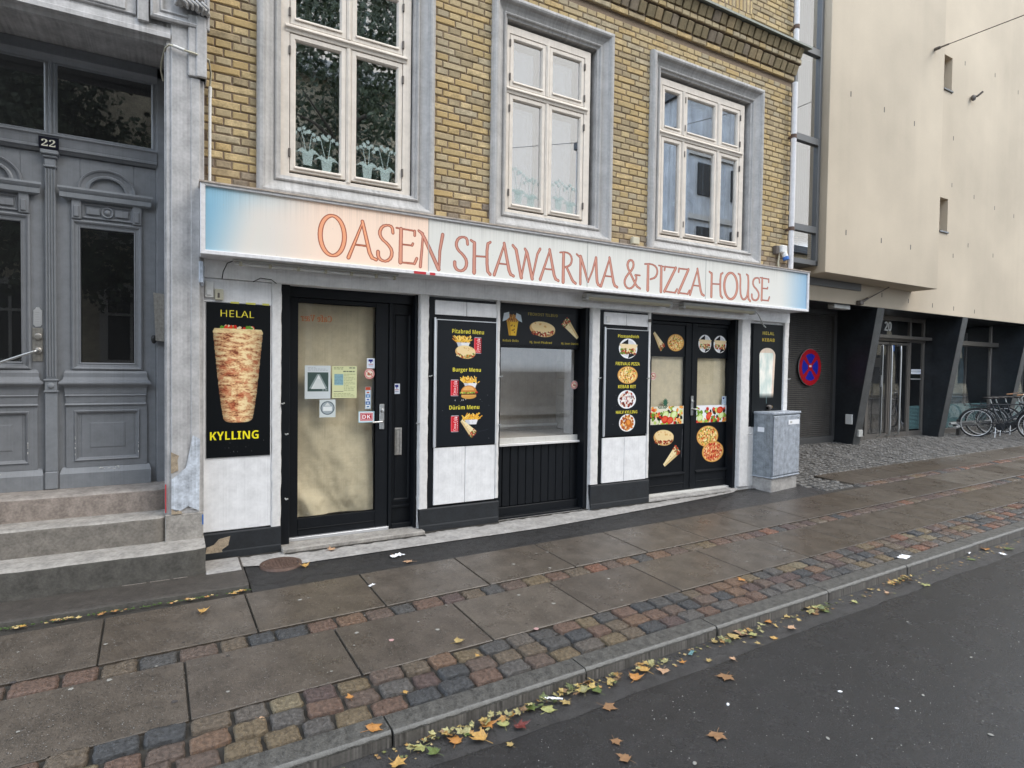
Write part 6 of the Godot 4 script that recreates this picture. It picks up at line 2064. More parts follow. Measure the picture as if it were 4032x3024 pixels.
	for py in H:
		var y := c.y1 - py / c.k
		if y > 1.83 or y < 1.17: continue
		var v := (y - 1.17) / 0.66
		var half := lerpf(0.135, 0.165, v)
		if v > 0.84: half *= sqrt(maxf(0.0, 1.0 - pow((v - 0.84) / 0.16, 2.0)))
		for px in W:
			var u := (c.x0 + px / c.k - 6.785) / maxf(half, 0.001)
			if absf(u) > 1.0: continue
			var a := clampf(0.62 + n1.get_noise_2d(px * 0.7, py * 0.35) * 0.7, 0.0, 1.0)
			var col := Color(.72, .80, .78).lerp(Color(.97, .96, .92), a)
			if u > 0.72 or v > 0.90: col = col.lerp(Color(.86, .66, .54), 0.45)
			if v < 0.1: col = col.lerp(Color(.045, .065, .075), (0.1 - v) * 8.0)
			c.im.set_pixel(px, py, col)
	c.line([Vector2(6.785, 1.10), Vector2(6.785, 1.20)], 0.008, Color(.4, .5, .5))
	board("poster", "sun-bleached HELAL KEBAB poster behind the grey electrical cabinet", c, 6.500, 0.80, 7.095, 2.135, 0.040)

func sticker(called: String, label: String, cat: String, c: Canvas, x0: float, y0: float, x1: float, y1: float, z: float, round_ := false, group := ""):
	var b := MB.new()
	var t: MeshInstance3D
	if round_:
		b.disc(Vector3((x0 + x1) / 2, (y0 + y1) / 2, z - 0.0012), (x1 - x0) / 2, (y1 - y0) / 2, 0.0012, 28)
	else:
		b.quad(Vector3(x0, y0, z), Vector3(x1, y0, z), Vector3(x1, y1, z), Vector3(x0, y1, z))
		b.box(Vector3(x0, y0, z - 0.0012), Vector3(x1, y1, z - 0.0003))
	t = obj(self, called, b, print_mat(c, 0.5))
	tag(t, label, cat, group)

func lines_of_text(c: Canvas, x0: float, x1: float, y0: float, y1: float, n: int, col: Color):
	for i in n:
		var y := lerpf(y1, y0, (i + 0.5) / n)
		var x := x0
		while x < x1 - 0.01:
			var l := c.g.randf_range(0.008, 0.03)
			c.rect(x, y, minf(x + l, x1), y + (y1 - y0) / n * 0.42, col)
			x += l + 0.006
			if c.g.randf() < 0.08: break

func build_stickers():
	var z := -0.1035
	var ink := Color(.45, .46, .48)
	var c := Canvas.new(0.975, 1.228, 1.190, 1.514, 500, Color(.80, .83, .84), 51)
	c.rect(0.998, 1.290, 1.172, 1.455, Color(.26, .33, .32))
	c.poly([Vector2(1.010, 1.315), Vector2(1.078, 1.440), Vector2(1.100, 1.440), Vector2(1.165, 1.315)], Color(.55, .60, .60))
	c.poly([Vector2(1.026, 1.312), Vector2(1.090, 1.435), Vector2(1.150, 1.312)], Color(.86, .88, .88))
	for i in 8: c.line([Vector2(1.045 + i * 0.004, 1.325 + i * 0.010), Vector2(1.135 - i * 0.004, 1.325 + i * 0.010)], 0.002, Color(.62, .66, .66))
	lines_of_text(c, 1.00, 1.165, 1.465, 1.50, 3, Color(.66, .68, .70))
	lines_of_text(c, 1.12, 1.165, 1.294, 1.306, 1, Color(.8, .84, .84))
	sticker("notice", "white notice with a grey-green triangle picture on the door glass", "notice", c, 0.975, 1.228, 1.190, 1.514, z)
	c = Canvas.new(1.203, 1.232, 1.418, 1.512, 500, Color(.83, .84, .66), 52)
	c.rect(1.222, 1.345, 1.300, 1.442, Color(.55, .70, .74))
	lines_of_text(c, 1.300, 1.405, 1.452, 1.470, 1, Color(.25, .3, .25))
	lines_of_text(c, 1.306, 1.405, 1.290, 1.445, 11, Color(.66, .68, .52))
	lines_of_text(c, 1.222, 1.296, 1.350, 1.438, 7, Color(.42, .56, .60))
	lines_of_text(c, 1.218, 1.300, 1.478, 1.502, 2, Color(.5, .52, .40))
	lines_of_text(c, 1.352, 1.405, 1.484, 1.502, 1, Color(.34, .38, .34))
	c.rect(1.218, 1.288, 1.300, 1.292, Color(.3, .34, .3))
	lines_of_text(c, 1.218, 1.400, 1.240, 1.275, 3, Color(.6, .62, .46))
	sticker("notice", "pale yellow-green inspection form with a blue box on the door glass", "notice", c, 1.203, 1.232, 1.418, 1.512, z)
	c = Canvas.new(1.098, 1.066, 1.234, 1.220, 520, Color(.80, .83, .83), 53)
	c.ell(Vector2(1.166, 1.146), 0.060, 0.060, Color(.34, .39, .42))
	c.ell(Vector2(1.166, 1.146), 0.052, 0.052, Color(.62, .66, .68))
	c.rect(1.128, 1.120, 1.204, 1.158, Color(.88, .90, .90))
	c.poly([Vector2(1.140, 1.165), Vector2(1.166, 1.195), Vector2(1.192, 1.165)], Color(.82, .84, .84))
	sticker("notice", "small white paper with a round grey emblem below the two notices", "notice", c, 1.098, 1.066, 1.234, 1.220, z)
	c = Canvas.new(1.436, 1.010, 1.580, 1.110, 700, Color(.70, .83, .88), 54)
	c.rect(1.444, 1.018, 1.572, 1.102, Color(.92, .93, .94))
	c.rect(1.452, 1.024, 1.564, 1.096, Color(.72, .13, .19))
	c.rect(1.459, 1.031, 1.557, 1.089, Color(.94, .94, .95))
	c.rect(1.462, 1.034, 1.554, 1.086, Color(.72, .13, .19))
	c.text("DK", 1.470, 1.546, 1.042, 1.078, Color(.95, .95, .96), font_sans)
	sticker("sticker", "white and red DK card sticker beside the door handle", "sticker", c, 1.436, 1.010, 1.580, 1.110, z)
	c = Canvas.new(1.508, 1.496, 1.580, 1.586, 800, Color(.86, .89, .93), 55)
	cctv(c, 1.508, 1.496, 0.072, 0.090)
	sticker("sticker", "white camera warning sticker at the upper edge of the door glass", "sticker", c, 1.508, 1.496, 1.580, 1.586, z)
	c = Canvas.new(1.757, 1.264, 1.814, 1.358, 800, Color(.86, .88, .92), 56)
	cctv(c, 1.757, 1.264, 0.057, 0.094)
	sticker("sticker", "white camera warning sticker on the black panel right of the door", "sticker", c, 1.757, 1.264, 1.814, 1.358, -0.095)
	var nos := [[1.484, 1.398, 1.580, 1.494, z, "round no-animals sticker on the glass door, between camera and card stickers"], [3.800, 1.275, 3.838, 1.400, -0.108, "round red and white sticker low on the display window pane"], [4.892, 1.398, 4.976, 1.492, -0.112, "round red and white sticker on the left leaf of the double door"]]
	nos[1] = [3.752, 1.296, 3.838, 1.388, -0.113, nos[1][5]]
	for q in nos:
		c = Canvas.new(q[0], q[1], q[2], q[3], 800, Color(.95, .94, .93), 57)
		var m := Vector2((q[0] + q[2]) / 2, (q[1] + q[3]) / 2)
		var r: float = (q[2] - q[0]) / 2
		c.ell(m, r, r, Color(.72, .22, .20))
		c.ell(m, r * 0.90, r * 0.90, Color(.95, .94, .93))
		c.ell(m, r * 0.82, r * 0.82, Color(.75, .25, .22))
		c.ell(m, r * 0.70, r * 0.70, Color(.90, .84, .78))
		for i in 9: c.blob(m + Vector2(c.g.randf_range(-0.4, 0.4), c.g.randf_range(-0.35, 0.3)) * r, r * 0.16, Color(.62, .42, .30))
		c.line([m + Vector2(-0.55, 0.5) * r, m + Vector2(0.55, -0.5) * r], r * 0.12, Color(.75, .25, .22))
		sticker("sticker", q[5], "sticker", c, q[0], q[1], q[2], q[3], q[4], true)
	# strip of payment card marks
	c = Canvas.new(1.494, 1.130, 1.546, 1.330, 700, Color(.70, .76, .80), 58)
	c.rect(1.496, 1.300, 1.544, 1.328, Color(.70, .30, .20))
	for i in 5:
		c.rect(1.500, 1.138 + i * 0.032, 1.540, 1.164 + i * 0.032, [Color(.86, .88, .90), Color(.14, .34, .60), Color(.86, .88, .92), Color(.20, .42, .66), Color(.80, .84, .88)][i])
		c.rect(1.508, 1.145 + i * 0.032, 1.532, 1.156 + i * 0.032, [Color(.2, .4, .6), Color(.8, .85, .9), Color(.2, .3, .6), Color(.8, .85, .9), Color(.7, .3, .2)][i])
	sticker("sticker", "narrow strip of payment card marks below the round sticker", "sticker", c, 1.494, 1.130, 1.546, 1.330, z)
	c = Canvas.new(6.120, 1.086, 6.200, 1.192, 700, Color(.80, .86, .92), 59)
	c.rect(6.132, 1.155, 6.165, 1.180, Color(.10, .16, .42))
	lines_of_text(c, 6.13, 6.19, 1.095, 1.145, 4, Color(.45, .5, .55))
	sticker("sticker", "small pale blue sticker on the right leaf of the double door", "sticker", c, 6.120, 1.086, 6.200, 1.192, -0.113)
	# switches on the first white panel
	var s := thing("wall_switch", "white double wall switch on the white panel over the spit poster", "switch", Vector3(0.245, 2.06, 0.050))
	bx(s, "plate", Vector3(-0.034, -0.040, 0), Vector3(0.026, 0.085, 0.022), M.plastic_white, 0.005)
	bx(s, "rocker", Vector3(-0.022, -0.022, 0.022), Vector3(0.010, 0.020, 0.030), M.plastic_white, 0.003)
	s = thing("key_switch", "cream key switch beside the white wall switch", "switch", Vector3(0.305, 2.045, 0.050))
	bx(s, "plate", Vector3(-0.026, -0.040, 0), Vector3(0.034, 0.045, 0.024), M.plastic_cream, 0.004)
	bx(s, "slot", Vector3(-0.006, -0.022, 0.022), Vector3(0.008, 0.014, 0.028), M.hinge, 0.002)
	s = thing("bell_push", "small white box on the upper white panel of the pizza pier", "switch", Vector3(4.10, 2.06, 0.052))
	bx(s, "plate", Vector3(-0.02, -0.03, 0), Vector3(0.03, 0.035, 0.012), M.plastic_white, 0.003)
	s = thing("wall_lamp_stub", "small dark cable stub at the corner of the pizza pier", "cable", Vector3(4.69, 2.075, 0.06))
	bx(s, "plug", Vector3(-0.012, -0.016, 0), Vector3(0.014, 0.016, 0.03), M.hinge, 0.004)

func cctv(c: Canvas, x: float, y: float, w: float, h: float):
	c.rect(x + w * 0.2, y + h * 0.66, x + w * 0.75, y + h * 0.88, Color(.07, .11, .48))
	c.rect(x + w * 0.42, y + h * 0.50, x + w * 0.56, y + h * 0.68, Color(.07, .11, .48))
	c.rect(x + w * 0.2, y + h * 0.36, x + w * 0.8, y + h * 0.42, Color(.72, .25, .30))
	c.rect(x + w * 0.2, y + h * 0.20, x + w * 0.8, y + h * 0.25, Color(.4, .44, .6))

# ---------------------------------------------------------------- right hand building
func build_modern_house():
	var h := thing("rendered_building", "tall beige rendered building on black slanting fins at the right", "building")
	var zw := -1.37
	var b := MB.new()
	b.box(Vector3(7.26, 2.80, zw), Vector3(14.12, 16.0, -5.0))
	b.box(Vector3(14.46, 2.80, zw), Vector3(46.0, 16.0, -5.0))
	b.box(Vector3(14.12, 2.80, zw), Vector3(14.46, 4.57, -5.0))
	b.box(Vector3(14.12, 5.275, zw), Vector3(14.46, 7.555, -5.0))
	b.box(Vector3(14.12, 8.26, zw), Vector3(14.46, 16.0, -5.0))
	b.box(Vector3(14.10, 4.5, zw - 0.30), Vector3(14.48, 8.4, -5.0))
	obj(h, "rendered_wall", b, M.render_beige)
	b = MB.new()
	b.box(Vector3(9.454, 3.195, -0.90), Vector3(13.11, 16.0, zw + 0.002), 0.006)
	obj(h, "projecting_bay", b, M.render_beige)
	bx(h, "soffit_edge", Vector3(7.3, 3.06, zw + 0.04), Vector3(11.26, 3.19, zw + 0.003), M.frame_metal, 0.003)
	for q in [[10.04, 6.27], [11.065, 6.237], [12.08, 6.21], [10.01, 3.92], [11.09, 3.91], [12.08, 3.904]]:
		bx(h, "weep_slot", Vector3(q[0] - 0.012, q[1] - 0.045, -0.93), Vector3(q[0] + 0.012, q[1] + 0.045, -0.8985), M.plastic_black, 0.0)
	for q in [[12.03, 3.05], [13.0, 3.0], [13.95, 2.97], [14.85, 2.96], [15.8, 2.95], [14.6, 5.6], [15.6, 5.5], [16.6, 5.4], [17.6, 5.35], [14.6, 6.6], [15.0, 8.3], [16.4, 8.4], [17.6, 8.3], [15.4, 4.4], [16.6, 4.3], [14.75, 4.1]]:
		bx(h, "weep_slot", Vector3(q[0] - 0.012, q[1] - 0.045, zw - 0.03), Vector3(q[0] + 0.012, q[1] + 0.045, zw + 0.0015), M.gate_metal, 0.0)
	for y in [4.57, 7.555]:
		bx(h, "slot_sill", Vector3(14.10, y - 0.03, zw - 0.3), Vector3(14.48, y + 0.004, zw + 0.03), M.frame_metal, 0.003)
	# glazed strip beside the brick house
	var wx0 := 8.72
	var wx1 := 9.43
	var wz := -1.02
	b = MB.new()
	b.box(Vector3(wx0, 3.31, wz), Vector3(wx0 + 0.06, 16.0, zw + 0.01), 0.004)
	b.box(Vector3(wx1 - 0.06, 3.31, wz), Vector3(wx1, 16.0, zw + 0.01), 0.004)
	b.box(Vector3(wx0 - 0.16, 3.31, wz - 0.10), Vector3(wx0, 16.0, zw + 0.01), 0.004)
	b.box(Vector3(wx0, 3.31, wz), Vector3(wx1, 3.39, zw + 0.01), 0.004)
	for y in [3.90, 5.36, 6.82, 8.30, 9.8, 11.3, 12.8, 14.3]: b.box(Vector3(wx0 + 0.05, y - 0.055, wz - 0.005), Vector3(wx1 - 0.05, y + 0.055, zw + 0.02), 0.004)
	var w := obj(h, "glazed_strip", b, M.frame_metal)
	var ys := [3.39, 3.90, 5.36, 6.82, 8.30, 9.8, 11.3]
	for i in ys.size() - 1:
		b = MB.new()
		b.box(Vector3(wx0 + 0.05, ys[i], wz - 0.05), Vector3(wx1 - 0.05, ys[i + 1], wz - 0.046))
		obj(w, "pane", b, M.old_glass)
	b = MB.new()
	var rows := []
	for i in 2:
		var row := PackedVector3Array()
		for j in 60:
			row.append(Vector3(lerpf(wx0 + 0.06, wx1 - 0.06, j / 59.0), 3.92 + i * 9.0, wz - 0.19 + 0.018 * sin(j * 1.25)))
		rows.append(row)
	b.grid(rows)
	obj(w, "curtain", b, M.curtain)
	b = MB.new()
	for i in 14: b.box(Vector3(wx0 + 0.06, 3.41 + i * 0.034, wz - 0.09), Vector3(wx1 - 0.06, 3.428 + i * 0.034, wz - 0.085))
	obj(w, "lower_blind", b, M.teal_blind)
	# ground floor: back wall, gate, fins, glass fronts
	bx(h, "ground_floor_core", Vector3(7.26, -0.1, -2.75), Vector3(46.0, 2.81, -5.0), M.teal_wall, 0.0)
	bx(h, "ground_floor_soffit", Vector3(7.27, 2.792, zw - 0.012), Vector3(46.0, 2.83, -2.74), M.black_stone, 0.0)
	var gt := MB.new()
	gt.frame(7.35, 11.80, 0.22, 2.70, [[0.10, -2.26], [0.10, -2.17], [0.0, -2.165], [0.0, -2.25]])
	var gate := obj(h, "gate", gt, M.gate_rail)
	b = MB.new()
	for i in 62:
		var y := 0.22 + i * 0.04
		b.mould([Vector2(y + 0.038, -2.24), Vector2(y + 0.034, -2.222), Vector2(y + 0.006, -2.218), Vector2(y, -2.24)], 7.35, 11.80)
	obj(gate, "ribbed_sheet", b, M.gate_metal)
	bx(gate, "bottom_rail", Vector3(7.30, 0.085, -2.25), Vector3(11.86, 0.20, -2.16), M.gate_rail, 0.004)
	for i in 5:
		var x := 11.90 + i * 3.375
		var poly := PackedVector2Array([Vector2(-1.81, -0.05), Vector2(-1.375, 2.792), Vector2(-2.75, 2.792), Vector2(-2.75, -0.05)])
		b = MB.new()
		b.xf = Transform3D(Basis(Vector3(0, 0, 1), Vector3(0, 1, 0), Vector3(-1, 0, 0)), Vector3(x + 0.26, 0, 0))
		b.prism(poly, 0.0, 0.26)
		var fin := obj(h, "slanting_fin", b, M.black_stone)
		b = MB.new()
		b.quad(Vector3(x + 0.012, -0.05, -1.8075), Vector3(x + 0.248, -0.05, -1.8075), Vector3(x + 0.248, 2.79, -1.3728), Vector3(x + 0.012, 2.79, -1.3728))
		obj(fin, "fin_edge", b, M.fin_edge)
	# glass entrance between the first two fins
	var zg := -2.13
	b = MB.new()
	b.box(Vector3(12.16, 2.235, zg - 0.04), Vector3(15.28, 2.36, zg + 0.02), 0.004)
	b.box(Vector3(12.16, 2.285, zg), Vector3(15.275, 2.36, -1.97), 0.006)
	for x in [12.16, 12.90, 14.62, 15.22]: b.box(Vector3(x, 0.07, zg - 0.05), Vector3(x + 0.06, 2.79, zg + 0.012), 0.004)
	b.box(Vector3(12.16, 0.07, zg - 0.04), Vector3(12.95, 0.17, zg + 0.008), 0.003)
	b.box(Vector3(14.66, 0.07, zg - 0.04), Vector3(15.25, 0.20, zg + 0.008), 0.003)
	b.box(Vector3(12.16, 2.70, zg - 0.04), Vector3(15.28, 2.79, zg + 0.008), 0.003)
	var ent := obj(h, "glass_entrance", b, M.frame_bronze)
	for l in [[12.965, 13.775], [13.80, 14.612]]:
		b = MB.new()
		b.frame(l[0] + 0.05, l[1] - 0.05, 0.20, 2.16, [[0.05, zg - 0.03], [0.05, zg + 0.006], [0.0, zg + 0.006], [0.0, zg - 0.03]])
		b.box(Vector3(l[0], 0.08, zg - 0.03), Vector3(l[1], 0.20, zg + 0.005), 0.003)
		obj(ent, "door_leaf", b, M.frame_bronze)
	for q in [[13.735, 1], [14.10, -1], [13.38, 1]]:
		b = MB.new()
		var x: float = q[0]
		var p := []
		for k in 5: p.append(Vector3(x, 2.12 + 0.05 * sin(k * PI / 8.0), zg + 0.02 + 0.07 * (1.0 - cos(k * PI / 8.0)) * 1.0))
		p.append(Vector3(x, 2.0, zg + 0.10)); p.append(Vector3(x, 0.30, zg + 0.10)); p.append(Vector3(x, 0.17, zg + 0.09)); p.append(Vector3(x, 0.14, zg + 0.01))
		b.tube([Vector3(x, 2.14, zg), Vector3(x, 2.15, zg + 0.05), Vector3(x, 2.12, zg + 0.085), Vector3(x, 2.0, zg + 0.09), Vector3(x, 0.30, zg + 0.09), Vector3(x, 0.17, zg + 0.08), Vector3(x, 0.14, zg + 0.01)], 0.022 if q[0] != 13.38 else 0.012, 8)
		obj(ent, "door_handle", b, M.steel)
	for q in [[12.20, 12.92, 0.17, 2.24], [13.0, 13.74, 0.20, 2.16], [13.84, 14.58, 0.20, 2.16], [14.67, 15.23, 0.20, 2.24], [12.2, 15.23, 2.36, 2.71]]:
		b = MB.new()
		b.box(Vector3(q[0], q[2], zg - 0.022), Vector3(q[1], q[3], zg - 0.014))
		obj(ent, "pane", b, M.glass)
	bx(ent, "dark_lobby", Vector3(12.2, 0.07, -2.74), Vector3(15.25, 2.79, -2.72), M.dark_room, 0.0)
	b = MB.new()
	for i in 17: b.box(Vector3(14.68, 0.24 + i * 0.032, zg - 0.04), Vector3(15.21, 0.262 + i * 0.032, zg - 0.035))
	obj(ent, "teal_mesh", b, M.teal_blind)
	var tm := TextMesh.new()
	tm.text = "20"
	tm.font = font_sans
	tm.font_size = 64
	tm.pixel_size = 0.0050
	tm.depth = 0.004
	var num := obj(ent, "house_number", tm, M.plastic_white)
	num.transform = Transform3D(Basis.from_scale(Vector3(0.86, 0.86, 1)), Vector3(13.73, 2.555, zg - 0.009))
	var c := Canvas.new(0, 0, 0.42, 0.11, 500, Color(.88, .90, .93), 61)
	c.rect(0.0, 0.058, 0.42, 0.066, Color(.35, .38, .42))
	lines_of_text(c, 0.02, 0.40, 0.012, 0.05, 2, Color(.45, .45, .55))
	lines_of_text(c, 0.02, 0.40, 0.072, 0.10, 1, Color(.3, .3, .35))
	print_quad(ent, "door_sign", 14.75, 1.515, 15.17, 1.625, zg - 0.011, print_mat(c))
	bx(ent, "steel_strip", Vector3(14.73, 1.385, zg - 0.012), Vector3(15.17, 1.412, zg - 0.006), M.aluminium, 0.0)
	bx(ent, "dark_label", Vector3(13.16, 1.66, zg - 0.012), Vector3(13.56, 1.86, zg - 0.010), M.plastic_black, 0.0)
	bx(ent, "blue_notice", Vector3(13.82, 2.02, zg - 0.012), Vector3(14.02, 2.15, zg - 0.010), M.blue, 0.0)
	bx(ent, "access_plate", Vector3(13.50, 1.22, zg - 0.012), Vector3(13.57, 1.48, zg + 0.004), M.aluminium, 0.002)
	# second and third glass fronts
	for k in 3:
		var x0 := 15.55 + k * 3.375
		b = MB.new()
		b.box(Vector3(x0, 2.235, zg - 0.04), Vector3(x0 + 3.10, 2.345, -1.98), 0.005)
		for x in [x0, x0 + 3.04]: b.box(Vector3(x, 0.05, zg - 0.05), Vector3(x + 0.06, 2.79, zg + 0.012), 0.004)
		b.box(Vector3(x0, 0.05, zg - 0.04), Vector3(x0 + 3.1, 0.19, zg + 0.01), 0.004)
		var fr := obj(h, "shop_front", b, M.frame_bronze)
		for q in [[0.19, 2.24], [2.34, 2.79]]:
			b = MB.new()
			b.box(Vector3(x0 + 0.05, q[0], zg - 0.022), Vector3(x0 + 3.05, q[1], zg - 0.014))
			obj(fr, "pane", b, M.glass)
		bx(fr, "inner_post", Vector3(x0 + 2.34, 0.1, zg - 0.30), Vector3(x0 + 2.40, 2.6, zg - 0.26), M.frame_bronze, 0.0)
		b = MB.new()
		for i in 17: b.box(Vector3(x0 + 0.06, 0.22 + i * 0.034, zg - 0.04), Vector3(x0 + 3.0, 0.244 + i * 0.034, zg - 0.035))
		obj(fr, "teal_mesh", b, M.teal_blind)
	# small fittings
	var f := thing("utility_box", "small white utility box low on the side of the first black fin", "utility box", Vector3(11.895, 0.58, -1.86))
	bx(f, "lid", Vector3(-0.03, -0.10, -0.07), Vector3(0.0, 0.10, 0.07), M.plastic_white, 0.006)
	f = thing("utility_box", "grey socket box on the front edge of the first black fin", "utility box", Vector3(12.06, 0.30, -1.755))
	bx(f, "lid", Vector3(-0.07, -0.07, -0.01), Vector3(0.07, 0.07, 0.04), M.plastic_grey, 0.006)
	f = thing("downlight", "flat grey lamp under the beige wall over the dark gate", "lamp", Vector3(10.85, 2.76, -1.50))
	bx(f, "housing", Vector3(-0.25, -0.05, -0.07), Vector3(0.25, 0.032, 0.07), M.plastic_grey, 0.01)
	b = MB.new()
	b.tube([Vector3(12.05, 3.19, -1.25), Vector3(11.23, 2.84, -1.31)], 0.010, 6)
	b.box(Vector3(11.16, 2.80, -1.36), Vector3(11.28, 2.88, -1.28), 0.01)
	b.tube([Vector3(11.23, 2.84, -1.32), Vector3(11.42, 2.93, -1.30)], 0.024, 6)
	tag(obj(self, "stay_rod", b, M.hinge), "thin stay rod with a black foot under the beige overhang", "rod")
	# span wire with turnbuckle
	var a := Vector3(13.066, 7.934, -1.34)
	var e := Vector3(11.3, 7.02, 1.0)
	b = MB.new()
	b.tube([a, a.lerp(e, 0.12)], 0.012, 6)
	b.tube([a.lerp(e, 0.12), a.lerp(e, 0.24)], 0.030, 8)
	b.tube([a.lerp(e, 0.24), a.lerp(e, 0.34)], 0.016, 6)
	b.tube([a.lerp(e, 0.34), e, Vector3(8.6, 6.5, 4.6), Vector3(4.0, 6.9, 10.5), Vector3(1.0, 8.0, 15.6)], 0.008, 6)
	b.ball(a, Vector3(0.03, 0.03, 0.03), 8)
	tag(obj(self, "span_wire", b, M.hinge), "steel span wire with turnbuckle hooked to the beige wall", "wire")
	b = MB.new()
	b.tube([Vector3(15.31, 7.64, zw), Vector3(15.31, 7.62, zw + 0.12), Vector3(15.36, 7.70, zw + 0.2)], 0.022, 6)
	b.ball(Vector3(15.28, 7.60, zw + 0.06), Vector3(0.06, 0.07, 0.05), 8)
	tag(obj(self, "wall_hook", b, M.hinge), "small rusty hook alone on the beige wall", "hook")
	# no stopping disc on the gate
	c = Canvas.new(-0.36, -0.36, 0.36, 0.36, 360, Color(.62, .05, .12), 62)
	for k in 4:
		var q := []
		var m := k * PI / 2.0 + PI / 2.0
		for i in 13: q.append(Vector2(cos(m - 0.60 + i * 0.1), sin(m - 0.60 + i * 0.1)) * 0.268)
		for i in 5: q.append(Vector2(cos(m + 0.42 - i * 0.21), sin(m + 0.42 - i * 0.21)) * 0.075)
		c.poly(q, Color(.08, .14, .60))
	c.rect(-0.034, -0.005, 0.036, 0.045, Color(.92, .85, .85))
	lines_of_text(c, -0.03, 0.032, -0.035, 0.045, 4, Color(.62, .10, .16))
	b = MB.new()
	b.disc(Vector3(11.03, 1.62, -2.186), 0.352, 0.362, 0.02, 40)
	var sg := thing("no_stopping_sign", "round red and blue no stopping sign on the dark ribbed gate", "traffic sign")
	var dk := MB.new()
	dk.disc(Vector3(11.03, 1.62, -2.188), 0.355, 0.365, 0.018, 40)
	obj(sg, "plate", dk, M.aluminium)
	obj(sg, "face", b, print_mat(c, 0.4))

# ---------------------------------------------------------------- street furniture and fittings on the facade
func build_fittings():
	# electrical cabinet
	var t := thing("electrical_cabinet", "scuffed galvanised electrical cabinet on a concrete foot at the corner", "electrical cabinet", Vector3(6.585, -0.012, 0.298), deg_to_rad(7.6))
	bx(t, "foot", Vector3(0.012, -0.03, -0.325), Vector3(0.662, 0.172, -0.012), M.concrete_strip, 0.012)
	bx(t, "body", Vector3(0.0, 0.180, -0.335), Vector3(0.676, 0.990, -0.004), M.galvanised_side, 0.006)
	bx(t, "door", Vector3(0.012, 0.205, -0.003), Vector3(0.664, 0.965, 0.010), M.galvanised, 0.004)
	bx(t, "lid", Vector3(-0.010, 0.982, -0.345), Vector3(0.686, 1.012, 0.014), M.galvanised, 0.006)
	bx(t, "bottom_flange", Vector3(-0.004, 0.170, -0.338), Vector3(0.680, 0.186, 0.012), M.galvanised, 0.003)
	var lb := bx(t, "label_plate", Vector3(0.36, 0.845, 0.011), Vector3(0.635, 0.905, 0.0135), M.paper, 0.0)
	bx(lb, "label_print", Vector3(0.40, 0.862, 0.0136), Vector3(0.45, 0.888, 0.0142), M.plastic_grey, 0.0)
	for q in [[0.06, 0.93], [0.62, 0.93], [0.06, 0.24], [0.62, 0.24]]:
		var b := MB.new()
		b.disc(Vector3(q[0], q[1], 0.009), 0.008, 0.008, 0.006, 10)
		obj(t, "bolt", b, M.steel)
	bx(t, "side_sticker", Vector3(-0.0015, 0.755, -0.205), Vector3(0.0, 0.815, -0.115), M.paper, 0.0)
	var cup := thing("paper_cup", "crumpled dark and yellow paper cup lying on the cabinet", "cup", Vector3(6.86, 1.044, 0.02), 0.5)
	var b := MB.new()
	b.xf = Transform3D(Basis(Vector3(0, 0, 1), -PI / 2 + 0.1))
	b.lathe([Vector2(0.0, -0.07), Vector2(0.036, -0.07), Vector2(0.042, 0.04)], 16)
	obj(cup, "body", b, M.hinge)
	b = MB.new()
	b.xf = Transform3D(Basis(Vector3(0, 0, 1), -PI / 2 + 0.1))
	b.lathe([Vector2(0.044, 0.025), Vector2(0.046, 0.06), Vector2(0.040, 0.072), Vector2(0.0, 0.062)], 16)
	obj(cup, "rim", b, mk("cup_yellow", Color(.5, .30, .05), 0.6))
	# downpipe with clamps
	t = thing("downpipe", "pale grey downpipe at the right corner of the brick house", "downpipe")
	b = MB.new()
	b.tube([Vector3(7.165, 2.85, 0.075), Vector3(7.165, 5.35, 0.075)], 0.034, 14)
	b.tube([Vector3(7.165, 5.80, 0.075), Vector3(7.165, 7.5, 0.075)], 0.034, 14)
	obj(t, "pipe", b, M.sign_frame)
	for y in [3.40, 4.62, 6.05]:
		b = MB.new()
		b.tube([Vector3(7.165, y, 0.075), Vector3(7.165, y + 0.05, 0.075)], 0.040, 14)
		b.box(Vector3(7.15, y + 0.01, -0.01), Vector3(7.18, y + 0.04, 0.05), 0.003)
		obj(t, "clamp", b, M.iron)
	# floodlight and blue socket
	t = thing("wall_socket", "white outdoor box with a blue plug near the downpipe", "socket", Vector3(7.02, 3.10, 0.03))
	bx(t, "bracket", Vector3(-0.13, -0.03, -0.03), Vector3(-0.07, 0.08, 0.03), M.hinge, 0.006)
	bx(t, "housing", Vector3(-0.05, -0.01, -0.03), Vector3(0.06, 0.09, 0.06), M.plastic_white, 0.01)
	b = MB.new()
	b.tube([Vector3(0.02, 0.0, 0.03), Vector3(0.03, -0.06, 0.05)], 0.036, 12)
	obj(t, "plug_collar", b, M.plastic_white)
	b = MB.new()
	b.tube([Vector3(0.03, -0.06, 0.05), Vector3(0.036, -0.10, 0.06)], 0.040, 12)
	obj(t, "blue_plug", b, M.blue)
	b = MB.new()
	b.tube([Vector3(-0.03, -0.01, 0.0), Vector3(-0.035, -0.14, -0.01), Vector3(-0.03, -0.27, 0.0)], 0.012, 8)
	obj(t, "cable", b, M.plastic_cream)
	t = thing("junction_box", "small cream junction box over the sign between two windows", "junction box", Vector3(4.505, 2.955, 0.0))
	bx(t, "cover", Vector3(-0.055, -0.035, -0.02), Vector3(0.045, 0.045, 0.045), M.plastic_cream, 0.008)
	b = MB.new()
	b.tube([Vector3(-0.01, -0.03, 0.02), Vector3(-0.012, -0.13, 0.02)], 0.010, 8)
	obj(t, "cable", b, M.hinge)
	# conduit on the left
	t = thing("cable_conduit", "white cable conduit rising beside the stone doorway from the sign", "conduit")
	b = MB.new()
	b.tube([Vector3(0.246, 2.83, 0.03), Vector3(0.248, 3.56, 0.03)], 0.011, 10)
	obj(t, "tube", b, M.plastic_white)
	b = MB.new()
